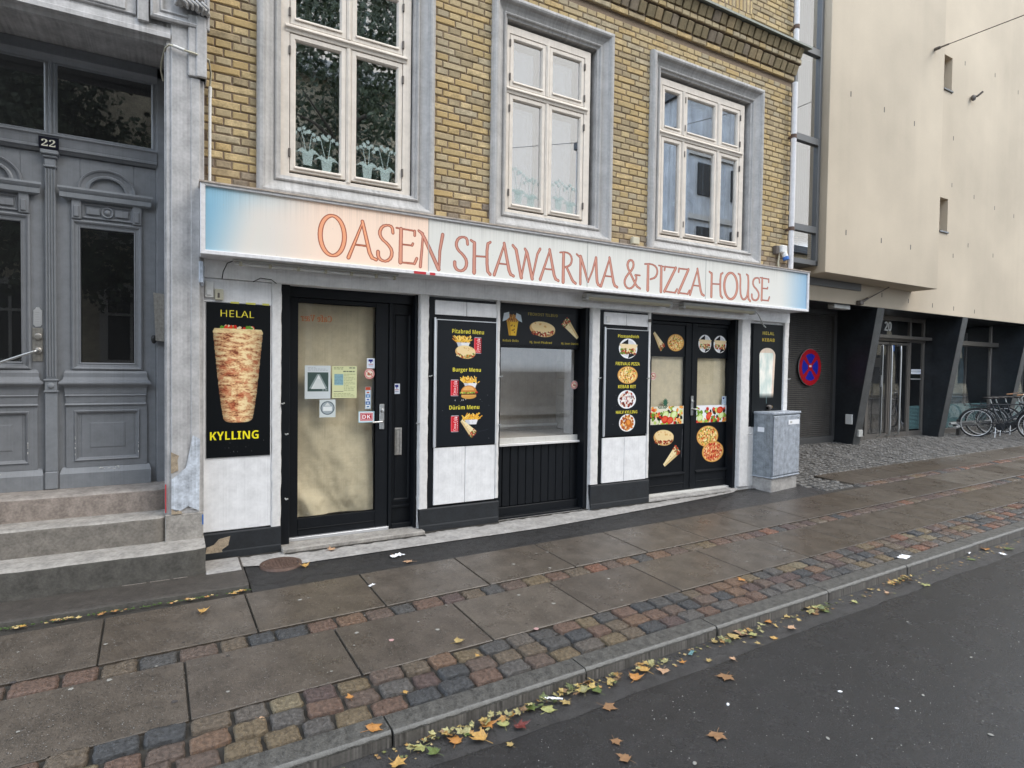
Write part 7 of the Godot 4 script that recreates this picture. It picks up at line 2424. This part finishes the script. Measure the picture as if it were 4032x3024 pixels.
	b.tube([Vector3(0.248, 3.54, 0.03), Vector3(0.249, 3.62, 0.03)], 0.013, 10)
	obj(t, "sleeve", b, M.plastic_white)
	b = MB.new()
	b.tube([Vector3(0.249, 3.62, 0.03), Vector3(0.252, 3.72, 0.05), Vector3(0.235, 3.775, 0.13), Vector3(0.15, 3.785, 0.155), Vector3(0.06, 3.795, 0.150), Vector3(-0.02, 3.81, 0.145), Vector3(-0.045, 3.80, 0.10), Vector3(-0.07, 3.76, -0.05), Vector3(-0.075, 3.72, -0.12), Vector3(-0.06, 3.66, -0.15)], 0.007, 8)
	obj(t, "cable", b, M.plastic_cream)
	b = MB.new()
	b.tube([Vector3(0.075, 3.793, 0.152), Vector3(0.005, 3.806, 0.150)], 0.011, 8)
	obj(t, "cable_sleeve", b, M.plastic_white)
	b = MB.new()
	b.tube([Vector3(0.195, 2.25, 0.08), Vector3(0.19, 2.10, 0.09)], 0.016, 8)
	b.box(Vector3(0.17, 2.12, 0.12), Vector3(0.20, 2.28, 0.135), 0.004)
	tag(obj(self, "torn_bracket", b, M.portal_peel), "torn white plastic strip hanging at the edge of the doorway pier", "bracket")

# ---------------------------------------------------------------- bicycles at the right edge
func ring_tube(b: MB, ce: Vector3, r: float, tr: float, seg := 36, sides := 8):
	var rows := []
	for i in seg + 1:
		var a := TAU * i / seg
		var o := Vector3(cos(a), sin(a), 0)
		var row := PackedVector3Array()
		for k in sides:
			var q := TAU * k / sides
			row.append(ce + o * (r + tr * cos(q)) + Vector3(0, 0, -tr * sin(q)))
		rows.append(row)
	b.grid(rows, true)

func bicycle(label: String, at: Vector3, turn: float, frame_mat: Material, step_through: bool, grips: Material, rack: bool):
	var t := thing("bicycle", label, "bicycle", at, turn, "bicycles parked before the dark glass fronts")
	var r := 0.335
	var wb := 1.09
	for x in [0.0, wb]:
		var b := MB.new()
		ring_tube(b, Vector3(x, r, 0), r - 0.016, 0.017)
		var wl := obj(t, "wheel", b, M.tyre)
		b = MB.new()
		ring_tube(b, Vector3(x, r, 0), r - 0.040, 0.010)
		obj(wl, "rim", b, M.rim)
		b = MB.new()
		for k in 28:
			var a := TAU * k / 28
			var o := Vector3(cos(a + (0.5 if k % 2 else -0.5)), sin(a + (0.5 if k % 2 else -0.5)), 0) * 0.024
			b.tube([Vector3(x, r, 0.03 if k % 4 < 2 else -0.03) + o, Vector3(x + cos(a) * (r - 0.045), r + sin(a) * (r - 0.045), 0)], 0.0013, 4)
		b.tube([Vector3(x, r, -0.06), Vector3(x, r, 0.06)], 0.020, 8)
		obj(wl, "spokes", b, M.steel)
		b = MB.new()
		var p := []
		for k in 13: p.append(Vector3(x + cos(lerpf(0.15, 2.9, k / 12.0)) * (r + 0.022), r + sin(lerpf(0.15, 2.9, k / 12.0)) * (r + 0.022), 0))
		var rows := []
		for q in p:
			var d: Vector3 = (q - Vector3(x, r, 0)).normalized()
			rows.append(PackedVector3Array([q + Vector3(0, 0, 0.026) - d * 0.012, q + Vector3(0, 0, 0.012), q - Vector3(0, 0, 0.012), q - Vector3(0, 0, 0.026) - d * 0.012]))
		b.grid(rows)
		obj(t, "mudguard", b, frame_mat)
	var bb := Vector3(0.45, 0.28, 0)
	var seat := Vector3(0.28, 0.80, 0)
	var head := Vector3(0.86, 0.82, 0)
	var headlow := Vector3(0.90, 0.66, 0)
	var b := MB.new()
	b.tube([bb, seat], 0.015, 10)
	if step_through:
		b.tube([headlow, Vector3(0.66, 0.40, 0), Vector3(0.50, 0.31, 0), bb], 0.018, 10)
		b.tube([head, Vector3(0.70, 0.56, 0), Vector3(0.52, 0.44, 0), Vector3(0.40, 0.44, 0)], 0.014, 10)
	else:
		b.tube([headlow, bb], 0.018, 10)
		b.tube([head + Vector3(0.004, -0.02, 0), seat + Vector3(0.01, -0.03, 0)], 0.015, 10)
	b.tube([head, headlow], 0.020, 10)
	for s in [-1.0, 1.0]:
		b.tube([bb, Vector3(0.0, r, s * 0.055)], 0.010, 8)
		b.tube([seat + Vector3(0.01, -0.06, 0), Vector3(0.0, r, s * 0.055)], 0.008, 8)
		b.tube([headlow, Vector3(0.96, 0.55, s * 0.05), Vector3(1.05, 0.40, s * 0.055), Vector3(wb, r, s * 0.055)], 0.011, 8)
	obj(t, "frame", b, frame_mat)
	b = MB.new()
	b.tube([seat, Vector3(0.255, 0.90, 0)], 0.013, 8)
	obj(t, "seat_post", b, M.steel)
	b = MB.new()
	b.ball(Vector3(0.20, 0.925, 0), Vector3(0.10, 0.030, 0.09), 12)
	b.ball(Vector3(0.31, 0.930, 0), Vector3(0.12, 0.022, 0.035), 12)
	obj(t, "saddle", b, M.saddle)
	b = MB.new()
	b.tube([head, Vector3(0.835, 0.95, 0), Vector3(0.88, 1.00, 0)], 0.013, 8)
	for s in [-1.0, 1.0]: b.tube([Vector3(0.88, 1.00, 0), Vector3(0.90, 1.02, s * 0.10), Vector3(0.84, 1.04, s * 0.24), Vector3(0.70, 1.02, s * 0.29)], 0.011, 8)
	obj(t, "handlebar", b, M.steel)
	for s in [-1.0, 1.0]:
		b = MB.new()
		b.tube([Vector3(0.76, 1.03, s * 0.275), Vector3(0.65, 1.012, s * 0.295)], 0.017, 10)
		obj(t, "grip", b, grips)
	b = MB.new()
	b.xf = Transform3D(Basis(Vector3(0, 0, 1), -PI / 2), Vector3(0.94, 0.93, 0))
	b.lathe([Vector2(0.0, -0.05), Vector2(0.025, -0.045), Vector2(0.040, 0.0), Vector2(0.040, 0.03), Vector2(0.0, 0.036)], 14)
	obj(t, "lamp", b, M.steel)
	b = MB.new()
	for s in [-1.0, 1.0]:
		b.tube([Vector3(-0.22, 0.73, s * 0.06), Vector3(0.20, 0.74, s * 0.05)], 0.006, 6)
		b.tube([Vector3(0.0, r, s * 0.065), Vector3(-0.08, 0.73, s * 0.06)], 0.005, 6)
	for k in 4: b.tube([Vector3(-0.20 + k * 0.12, 0.735, -0.06), Vector3(-0.20 + k * 0.12, 0.735, 0.06)], 0.005, 6)
	b.tube([Vector3(-0.22, 0.73, -0.06), Vector3(-0.25, 0.80, 0.0), Vector3(-0.22, 0.73, 0.06)], 0.006, 6)
	obj(t, "carrier", b, M.bike_black)
	b = MB.new()
	b.xf = Transform3D(Basis(Vector3(1, 0, 0), PI / 2), Vector3(0.45, 0.28, 0.03))
	b.lathe([Vector2(0.085, 0.0), Vector2(0.092, 0.004), Vector2(0.085, 0.008), Vector2(0.0, 0.008)], 24)
	b.xf = Transform3D()
	b.box(Vector3(0.0, 0.33, 0.03), Vector3(0.44, 0.36, 0.05), 0.01)
	b.tube([Vector3(0.45, 0.28, 0.07), Vector3(0.52, 0.13, 0.075), Vector3(0.52, 0.13, 0.15)], 0.009, 6)
	b.tube([Vector3(0.45, 0.28, -0.07), Vector3(0.38, 0.43, -0.075), Vector3(0.38, 0.43, -0.15)], 0.009, 6)
	obj(t, "crank_set", b, M.bike_black)
	b = MB.new()
	b.tube([Vector3(0.36, 0.24, 0.04), Vector3(0.32, 0.02, 0.14)], 0.009, 6)
	b.tube([Vector3(0.36, 0.24, -0.04), Vector3(0.32, 0.02, -0.14)], 0.009, 6)
	obj(t, "stand", b, M.rim)
	if rack:
		b = MB.new()
		for s in [-1.0, 1.0]: b.tube([Vector3(0.84, 0.76, s * 0.17), Vector3(1.25, 0.78, s * 0.17)], 0.010, 6)
		for k in 5: b.tube([Vector3(0.84 + k * 0.1, 0.765, -0.17), Vector3(0.84 + k * 0.1, 0.765, 0.17)], 0.008, 6)
		b.tube([Vector3(1.0, 0.77, 0.15), Vector3(1.07, 0.38, 0.07)], 0.007, 6)
		b.tube([Vector3(1.0, 0.77, -0.15), Vector3(1.07, 0.38, -0.07)], 0.007, 6)
		obj(t, "front_rack", b, M.rim)

func build_bikes():
	bicycle("black bicycle with tan grips, nearest of the parked bicycles", Vector3(16.30, gy(-1.47) - 0.004, -1.47), deg_to_rad(-52), M.bike_black, false, M.grip_tan, true)
	bicycle("dark green step-through bicycle behind the nearest black one", Vector3(16.85, gy(-1.55) - 0.004, -1.58), deg_to_rad(-54), M.bike_green, true, M.grip_tan, false)
	bicycle("black bicycle in the middle of the row with dark grips", Vector3(17.42, gy(-1.5) - 0.004, -1.60), deg_to_rad(-50), M.bike_black, true, M.plastic_black, false)
	bicycle("black bicycle farthest along the row at the picture edge", Vector3(18.05, gy(-1.5) - 0.004, -1.58), deg_to_rad(-55), M.bike_black, false, M.plastic_black, false)
	var t := thing("bicycle_rack", "low grey bicycle rack beam between second fin and bicycles", "bicycle rack")
	var b := MB.new()
	b.box(Vector3(15.95, 0.30, -1.80), Vector3(19.5, 0.40, -1.70), 0.01)
	obj(t, "beam", b, M.gate_rail)
	b = MB.new()
	for x in [16.1, 19.0]: b.box(Vector3(x, -0.02, -1.79), Vector3(x + 0.09, 0.46, -1.71), 0.008)
	obj(t, "post", b, M.gate_metal)
	b = MB.new()
	b.tube([Vector3(15.70, 0.37, -1.74), Vector3(15.95, 0.37, -1.74), Vector3(15.95, 0.30, -1.66), Vector3(15.72, 0.29, -1.64)], 0.03, 8)
	obj(t, "bent_end", b, M.rim)

# ---------------------------------------------------------------- fallen leaves and litter
func leaf_mesh(sd: int) -> ArrayMesh:
	var r := RandomNumberGenerator.new()
	r.seed = sd
	var b := MB.new()
	var pts := []
	var n := 5
	var ring := []
	for k in n:
		var a := -0.5 + k * (PI + 1.0) / (n - 1)
		var ln: float = [0.62, 0.86, 0.95, 0.86, 0.62][k] * r.randf_range(0.75, 1.15)
		ring.append(Vector2(cos(a - 0.22), sin(a - 0.22)) * ln * r.randf_range(0.6, 0.8))
		ring.append(Vector2(cos(a - 0.10), sin(a - 0.10)) * ln * 0.72)
		ring.append(Vector2(cos(a), sin(a)) * ln)
		ring.append(Vector2(cos(a + 0.10), sin(a + 0.10)) * ln * 0.74)
		ring.append(Vector2(cos(a + 0.24), sin(a + 0.24)) * ln * r.randf_range(0.55, 0.8))
		if k < n - 1: ring.append(Vector2(cos(a + 0.52), sin(a + 0.52)) * r.randf_range(0.42, 0.6))
	ring.append(Vector2(-0.12, -0.28))
	ring.append(Vector2(0.12, -0.28))
	var cu := r.randf_range(0.05, 0.75)
	var cv := r.randf_range(-0.2, 0.7)
	var hgt := func(p: Vector2) -> Vector3: return Vector3(p.x, 0.04 + cu * p.x * p.x + cv * absf(p.y) * 0.5 + 0.06 * sin(p.x * 5.0 + p.y * 4.0), p.y)
	var ce := Vector2(0, -0.05)
	for i in ring.size():
		var a: Vector2 = ring[i]
		var d: Vector2 = ring[(i + 1) % ring.size()]
		var m1 := ce.lerp(a, 0.5)
		var m2 := ce.lerp(d, 0.5)
		b.tri_out(hgt.call(ce), hgt.call(m1), hgt.call(m2), Vector3.UP)
		b.quad_out(hgt.call(m1), hgt.call(a), hgt.call(d), hgt.call(m2), Vector3.UP)
	b.tube([hgt.call(Vector2(0, -0.2)), Vector3(0.05, 0.03, -0.6), Vector3(0.14, 0.06, -0.95)], 0.02, 5)
	return b.mesh()

func build_litter():
	var ms := []
	for i in 6: ms.append(leaf_mesh(700 + i))
	var cname := ["orange", "golden orange", "tan yellow", "green", "pale yellow-green", "dark red", "wet brown", "faded tan"]
	var r := RandomNumberGenerator.new()
	r.seed = 19
	# x, z, colour, size in cm
	var road := [[.95, 2.73, 4, 8], [.99, 2.79, 3, 8], [1.10, 2.76, 0, 9], [1.21, 2.80, 1, 11], [1.28, 2.72, 0, 9], [1.35, 2.76, 4, 8], [1.41, 2.80, 5, 9], [1.17, 2.73, 3, 6], [1.53, 2.70, 3, 9], [1.60, 2.75, 4, 10], [1.72, 2.74, 2, 7], [1.86, 2.69, 4, 9], [1.92, 2.74, 3, 8], [1.87, 2.88, 6, 10], [2.18, 2.73, 0, 10], [2.29, 2.69, 1, 10], [2.38, 2.74, 7, 9], [2.06, 2.68, 2, 7], [.82, 2.78, 1, 9], [1.30, 2.91, 2, 5], [1.73, 3.11, 6, 7], [1.69, 3.23, 6, 8], [2.63, 2.96, 6, 11], [2.17, 3.30, 6, 10], [3.08, 2.63, 2, 11], [3.17, 2.64, 7, 12], [3.21, 2.69, 4, 8], [2.91, 2.63, 2, 6], [3.47, 2.60, 0, 7], [3.67, 2.60, 2, 7], [3.51, 2.73, 7, 8], [3.92, 2.57, 2, 11], [4.0, 2.60, 4, 12], [3.99, 2.67, 3, 9], [4.33, 2.68, 4, 6], [3.29, 2.77, 1, 7], [3.12, 2.79, 2, 5], [2.82, 2.85, 7, 5], [2.69, 2.78, 2, 5], [2.54, 2.72, 0, 5], [5.03, 2.59, 0, 9], [5.15, 2.57, 2, 8], [5.66, 2.48, 3, 9], [5.19, 2.74, 4, 9], [4.7, 2.58, 2, 6], [6.79, 2.50, 0, 10], [7.0, 2.60, 3, 11], [6.3, 2.59, 3, 9], [3.88, 2.66, 6, 8], [4.75, 2.69, 7, 6]]
	var near := ["below the second kerb joint", "before the far kerb stones", "near the kerb joint", "beside the sett band"]
	var seen := {}
	var all := []
	for q in road: all.append([Vector3(q[0], (-0.162 if q[1] > 2.86 - 0.026 * q[0] else -0.170) + 0.004, q[1]), q[2], q[3], "in the gutter" if q[1] < 2.86 - 0.02 * q[0] else "flat on the wet road"])
	for q in [[1.13, .22, 7, 9, "on the pale strip before the glass door"], [.87, .50, 1, 9, "beside the iron cover"], [1.55, .56, 6, 7, "beside the white litter on the dark strip"], [1.62, .73, 7, 10, "on the dark strip below the black panel"], [1.43, 2.06, 2, 8, "on the slab above the sett band"], [.77, 2.60, 0, 10, "on the kerb top"], [1.47, 2.25, 1, 4, "among the setts at middle distance"], [.74, 2.33, 0, 5, "among the near setts"], [.99, 2.40, 1, 4, "by the kerb among the setts"], [.34, 2.31, 7, 5, "among the leftmost setts"], [.16, 1.02, 1, 8, "on the slab below the flagstone"], [.31, .20, 7, 7, "in the corner by the black plinth"], [3.76, 2.15, 0, 8, "on the setts far along"], [.36, .82, 1, 5, "at the corner of the flagstone"]]:
		all.append([Vector3(q[0], gy(q[1]) + 0.008, q[1]), q[2], q[3], q[4]])
	all.sort_custom(func(a, b): return a[0].x < b[0].x)
	for q in all:
		var key: String = cname[q[1]] + " leaf " + q[3]
		seen[key] = seen.get(key, 0) + 1
	var ords := ["leftmost", "second from left", "third from left", "fourth from left", "fifth from left", "sixth from left", "seventh from left", "eighth from left", "ninth from left", "tenth from left"]
	var used := {}
	for q in all:
		var key: String = cname[q[1]] + " leaf " + q[3]
		var lab: String = "fallen " + key
		if seen[key] > 1:
			lab = "fallen " + key + ", " + ords[used.get(key, 0)] + " of its colour there"
			used[key] = used.get(key, 0) + 1
		var o := obj(self, "fallen_leaf", ms[r.randi() % 6], M["leaf%d" % q[1]])
		var s: float = q[2] / 100.0 * 0.62
		o.transform = Transform3D(Basis(Vector3.UP, r.randf() * TAU) * Basis.from_scale(Vector3(s, s * (0.4 if q[1] == 6 else 1.0), s)), q[0])
		tag(o, lab, "leaf", "fallen autumn leaves")
	# crumbs of leaves along the kerb
	var fm := MultiMesh.new()
	fm.transform_format = MultiMesh.TRANSFORM_3D
	fm.use_colors = true
	fm.mesh = leaf_mesh(740)
	var tr := []
	var cl := []
	for i in 300:
		var x := r.randf_range(0.6, 9.0)
		var z := 2.70 - 0.028 * x + absf(r.randfn(0.0, 0.05))
		var s := r.randf_range(0.006, 0.02)
		tr.append(Transform3D(Basis(Vector3.UP, r.randf() * TAU) * Basis.from_scale(Vector3(s, s, s)), Vector3(x, -0.168, z)))
		cl.append([Color(.40, .24, .08), Color(.35, .28, .12), Color(.22, .13, .06), Color(.45, .35, .18), Color(.14, .15, .05)][r.randi() % 5])
	for i in 150:
		var x: float = [1.25, 1.6, 1.0, 1.85, 3.15, 3.95, 5.1, 2.25][i % 8] + r.randfn(0.0, 0.13)
		var s := r.randf_range(0.015, 0.042)
		tr.append(Transform3D(Basis.from_euler(Vector3(r.randf_range(-0.5, 0.5), r.randf() * TAU, r.randf_range(-0.5, 0.5))) * Basis.from_scale(Vector3(s, s, s)), Vector3(x, -0.162 + r.randf() * 0.02, 2.715 - 0.028 * x + absf(r.randfn(0.0, 0.035)))))
		cl.append([Color(.36, .20, .06), Color(.42, .30, .10), Color(.20, .12, .06), Color(.30, .27, .12), Color(.10, .12, .04), Color(.36, .33, .15)][r.randi() % 6])
	for i in 34:
		var x := r.randf_range(-0.9, 0.46)
		var s := r.randf_range(0.012, 0.03)
		tr.append(Transform3D(Basis(Vector3.UP, r.randf() * TAU) * Basis.from_scale(Vector3(s, s, s)), Vector3(x, gy(0.8) + 0.006, 0.765 + absf(r.randfn(0.0, 0.015)))))
		cl.append([Color(.45, .26, .06), Color(.48, .36, .16), Color(.40, .2, .07)][r.randi() % 3])
	var crumbs := _multi(self, "leaf_crumbs", fm, tr, cl, M.sett_rest)
	tag(crumbs, "broken bits of leaves gathered along the kerb and the flagstone", "leaf litter")
	# litter
	var lt := [
		["crumpled_paper", "white crumpled wrapper on the dark strip below the glass door", Vector3(1.575, gy(.57) + 0.008, .57), Vector3(0.055, 0.012, 0.028), M.paper, 0.4],
		["paper_scrap", "small white scrap on the upper slab near the sett row", Vector3(1.22, gy(1.05) + 0.004, 1.05), Vector3(0.028, 0.004, 0.012), M.paper, 0.6],
		["paper_card", "white card lying at the edge of the far kerb stones", Vector3(5.56, gy(2.41) + 0.006, 2.39), Vector3(0.070, 0.004, 0.035), M.paper, 0.2],
		["plastic_scrap", "blue-green plastic scrap in the gutter", Vector3(2.67, -0.163, 2.67), Vector3(0.030, 0.006, 0.010), M.teal_blind, 0.5],
		["paper_scrap", "white paper stick among green leaves in the gutter", Vector3(1.66, -0.145, 2.715), Vector3(0.045, 0.008, 0.008), M.paper, -0.7],
		["paper_scrap", "white scrap beside orange leaf in the far gutter", Vector3(6.49, -0.160, 2.47), Vector3(0.05, 0.01, 0.03), M.paper, 0.3],
		["paper_scrap", "pale scrap on the road beyond the far green leaf", Vector3(6.72, -0.155, 2.67), Vector3(0.03, 0.006, 0.02), M.paper, 1.0]]
	for q in lt:
		var b := MB.new()
		var rr := RandomNumberGenerator.new()
		rr.seed = int(q[2].x * 100)
		var rows := []
		for i in 6:
			var row := PackedVector3Array()
			for j in 8:
				row.append(Vector3((j / 7.0 - 0.5) * 2.0 * q[3].x, rr.randf_range(0.0, 1.0) * q[3].y, (0.5 - i / 5.0) * 2.0 * q[3].z * (1.0 + 0.2 * sin(j * 2.0))))
			rows.append(row)
		b.grid(rows)
		var o := obj(self, q[0], b, q[4])
		o.position = q[2]
		o.rotation.y = q[5]
		tag(o, q[1], "litter")
	# pale petals on the road
	var pos := [[3.04, 3.35], [2.6, 3.56], [3.30, 3.91], [3.14, 3.58], [1.93, 3.39], [3.39, 3.58], [2.42, 3.15], [4.1, 3.5], [4.3, 3.05], [2.9, 4.1]]
	for i in pos.size():
		var b := MB.new()
		b.ball(Vector3.ZERO, Vector3(r.randf_range(0.008, 0.016), 0.003, r.randf_range(0.006, 0.011)), 8)
		var o := obj(self, "petal", b, M.gum if i % 3 else M.paper)
		o.position = Vector3(pos[i][0], -0.160, pos[i][1])
		o.rotation.y = r.randf() * TAU
		tag(o, "small pale scrap flat on the dark road, " + ["nearest the gutter at left", "lowest of the middle pair", "lowest of all at the right", "beside the farther wet spot", "leftmost of all", "alone right of the middle", "close to the brown star leaf", "rightmost of all", "farthest from the viewer", "at the lower picture edge"][i], "litter", "pale scraps on the road")

# ---------------------------------------------------------------- the other side of the street, seen in the panes
func build_opposite():
	var h := thing("opposite_house", "yellowish house across the street, mirrored in the left windows", "building")
	bx(h, "wall", Vector3(-32, -0.2, 15.6), Vector3(7.6, 11.6, 22), M.opp_wall, 0.0)
	bx(h, "plinth", Vector3(-32, -0.2, 15.5), Vector3(7.6, 1.0, 15.59), M.opp_grey, 0.0)
	bx(h, "cornice", Vector3(-32, 11.2, 15.2), Vector3(7.7, 11.7, 15.59), M.opp_trim, 0.02)
	for i in 10:
		for k in 2:
			var x := -22.0 + i * 2.9
			var y := 1.6 + k * 3.7
			var b := MB.new()
			b.frame(x, x + 1.2, y, y + 2.1, [[0.2, 15.59], [0.2, 15.48], [0.0, 15.50], [0.0, 15.585]])
			var w := obj(h, "window", b, M.opp_trim)
			bx(w, "pane", Vector3(x, y, 15.575), Vector3(x + 1.2, y + 2.1, 15.59), M.dark_room, 0.0)
			bx(w, "cross_bar", Vector3(x, y + 1.35, 15.55), Vector3(x + 1.2, y + 1.43, 15.574), M.opp_trim, 0.0)
			bx(w, "post", Vector3(x + 0.57, y, 15.552), Vector3(x + 0.64, y + 2.1, 15.573), M.opp_trim, 0.0)
	h = thing("opposite_block", "grey block across the street, mirrored in the third window", "building")
	bx(h, "wall", Vector3(21.0, -0.2, 15.0), Vector3(30.5, 14.6, 24), M.opp_grey, 0.0)
	for k in 4: bx(h, "band", Vector3(21.0, 2.7 + k * 3.0, 14.9), Vector3(30.5, 2.95 + k * 3.0, 14.99), M.opp_trim, 0.0)
	for k in 4:
		for i in 4:
			bx(h, "window", Vector3(21.6 + i * 2.3, 0.9 + k * 3.0, 14.94), Vector3(23.0 + i * 2.3, 2.4 + k * 3.0, 14.995), M.dark_room, 0.0)
	bx(h, "roof", Vector3(20.8, 14.6, 14.7), Vector3(30.7, 15.0, 24), M.roof_slate, 0.0)
	h = thing("opposite_row", "low pale row across the street, mirrored in the glass entrance", "building")
	bx(h, "wall", Vector3(30.6, -0.2, 15.2), Vector3(90, 8.6, 24), M.opp_wall, 0.0)
	for k in 2:
		for i in 16: bx(h, "window", Vector3(31.6 + i * 3.2, 0.8 + k * 3.6, 15.14), Vector3(33.4 + i * 3.2, 2.9 + k * 3.6, 15.195), M.dark_room, 0.0)
	bx(h, "roof", Vector3(30.7, 8.6, 14.9), Vector3(90, 9.0, 24), M.roof_slate, 0.0)
	var pv2 := MB.new()
	pv2.box(Vector3(-40, -0.165, 12.0), Vector3(60, -0.06, 15.6), 0.02)
	struct("far_pavement", pv2, M.slab0)
	tree("street_tree", "leafy street tree across the road, mirrored in the first window", Vector3(4.6, -0.1, 12.2), 13.0, 3.4, 3)
	tree("street_tree", "leafy street tree across the road, mirrored in the door fanlight", Vector3(-2.6, -0.1, 12.8), 8.6, 3.0, 4)

func tree(called: String, label: String, at: Vector3, hgt: float, rad: float, sd: int):
	var t := thing(called, label, "tree", at, 0.0, "street trees across the road")
	var r := RandomNumberGenerator.new()
	r.seed = sd
	var b := MB.new()
	b.tube([Vector3.ZERO, Vector3(0.05, hgt * 0.25, 0), Vector3(-0.05, hgt * 0.5, 0.05), Vector3(0.1, hgt * 0.85, 0)], 0.20, 10, 0.05)
	for i in 14:
		var a := r.randf() * TAU
		var y := hgt * r.randf_range(0.32, 0.7)
		var l := rad * r.randf_range(0.5, 0.95)
		b.tube([Vector3(0, y, 0), Vector3(cos(a) * l * 0.5, y + l * 0.35, sin(a) * l * 0.5), Vector3(cos(a) * l, y + l * 0.5, sin(a) * l)], 0.07, 6, 0.015)
	obj(t, "trunk", b, M.bark)
	var mm := MultiMesh.new()
	mm.transform_format = MultiMesh.TRANSFORM_3D
	mm.use_colors = false
	mm.mesh = leaf_mesh(760)
	var tr := []
	for i in 95:
		var a := r.randf() * TAU
		var q := Vector3(cos(a) * rad * sqrt(r.randf()), hgt * r.randf_range(0.42, 1.0), sin(a) * rad * sqrt(r.randf()))
		var pull := 1.0 - pow(absf(q.y / hgt - 0.66) / 0.4, 2.0)
		q.x *= clampf(pull, 0.25, 1.0)
		q.z *= clampf(pull, 0.25, 1.0)
		for k in 110:
			var o := Vector3(r.randfn(), r.randfn() * 0.7, r.randfn()) * 0.42
			tr.append(Transform3D(Basis.from_euler(Vector3(r.randf() * TAU, r.randf() * TAU, r.randf() * TAU)) * Basis.from_scale(Vector3.ONE * r.randf_range(0.09, 0.15)), q + o))
	_multi(t, "crown", mm, tr, [], M.foliage)

# ----------------------------------------------------------------
func _ready():
	rng.seed = 20240
	# camera, sky, sun, exposure
	var cam := Camera3D.new()
	cam.name = "camera"
	cam.transform = Transform3D(Basis(Vector3(0.86804, 0.013782, 0.496304), Vector3(0.000865, 0.999571, -0.02927), Vector3(-0.496494, 0.025837, 0.867655)).orthonormalized(), Vector3(0.0, 1.51, 5.15))
	cam.fov = 65.84
	cam.near = 0.05
	cam.far = 900.0
	add_child(cam, true)
	cam.current = true
	var sky_mat := ProceduralSkyMaterial.new()
	sky_mat.sky_top_color = Color(.77, .825, .895)
	sky_mat.sky_horizon_color = Color(.86, .90, .945)
	sky_mat.sky_curve = 0.2
	sky_mat.ground_bottom_color = Color(.30, .29, .28)
	sky_mat.ground_horizon_color = Color(.6, .6, .6)
	sky_mat.sky_energy_multiplier = 1.0
	var env := Environment.new()
	env.background_mode = Environment.BG_SKY
	env.sky = Sky.new()
	env.sky.sky_material = sky_mat
	env.tonemap_mode = Environment.TONE_MAPPER_LINEAR
	env.tonemap_exposure = 4.4
	env.sdfgi_enabled = true
	env.ssao_enabled = true
	env.ssil_enabled = true
	var we := WorldEnvironment.new()
	we.name = "world_environment"
	we.environment = env
	add_child(we, true)
	var sun := DirectionalLight3D.new()
	sun.name = "sun"
	sun.light_energy = 0.22
	sun.light_color = Color(1.0, .985, .965)
	sun.light_angular_distance = 40.0
	sun.shadow_enabled = true
	sun.look_at_from_position(Vector3(7, 12, 8), Vector3.ZERO)
	add_child(sun, true)
	font_sans = SystemFont.new()
	font_sans.font_names = PackedStringArray(["Droid Sans"])
	font_sans.font_weight = 700
	font_plain = SystemFont.new()
	font_plain.font_names = PackedStringArray(["Droid Sans"])
	font_serif = SystemFont.new()
	font_serif.font_names = PackedStringArray(["Droid Serif"])
	font_serif.font_weight = 700
	make_materials()
	build_ground()
	var house := build_house()
	build_shopfront(house)
	build_portal(house)
	build_entrance(house)
	build_steps()
	build_modern_house()
	build_opposite()
	build_sign()
	build_lamps()
	build_boards()
	build_stickers()
	build_fittings()
	build_bikes()
	build_litter()
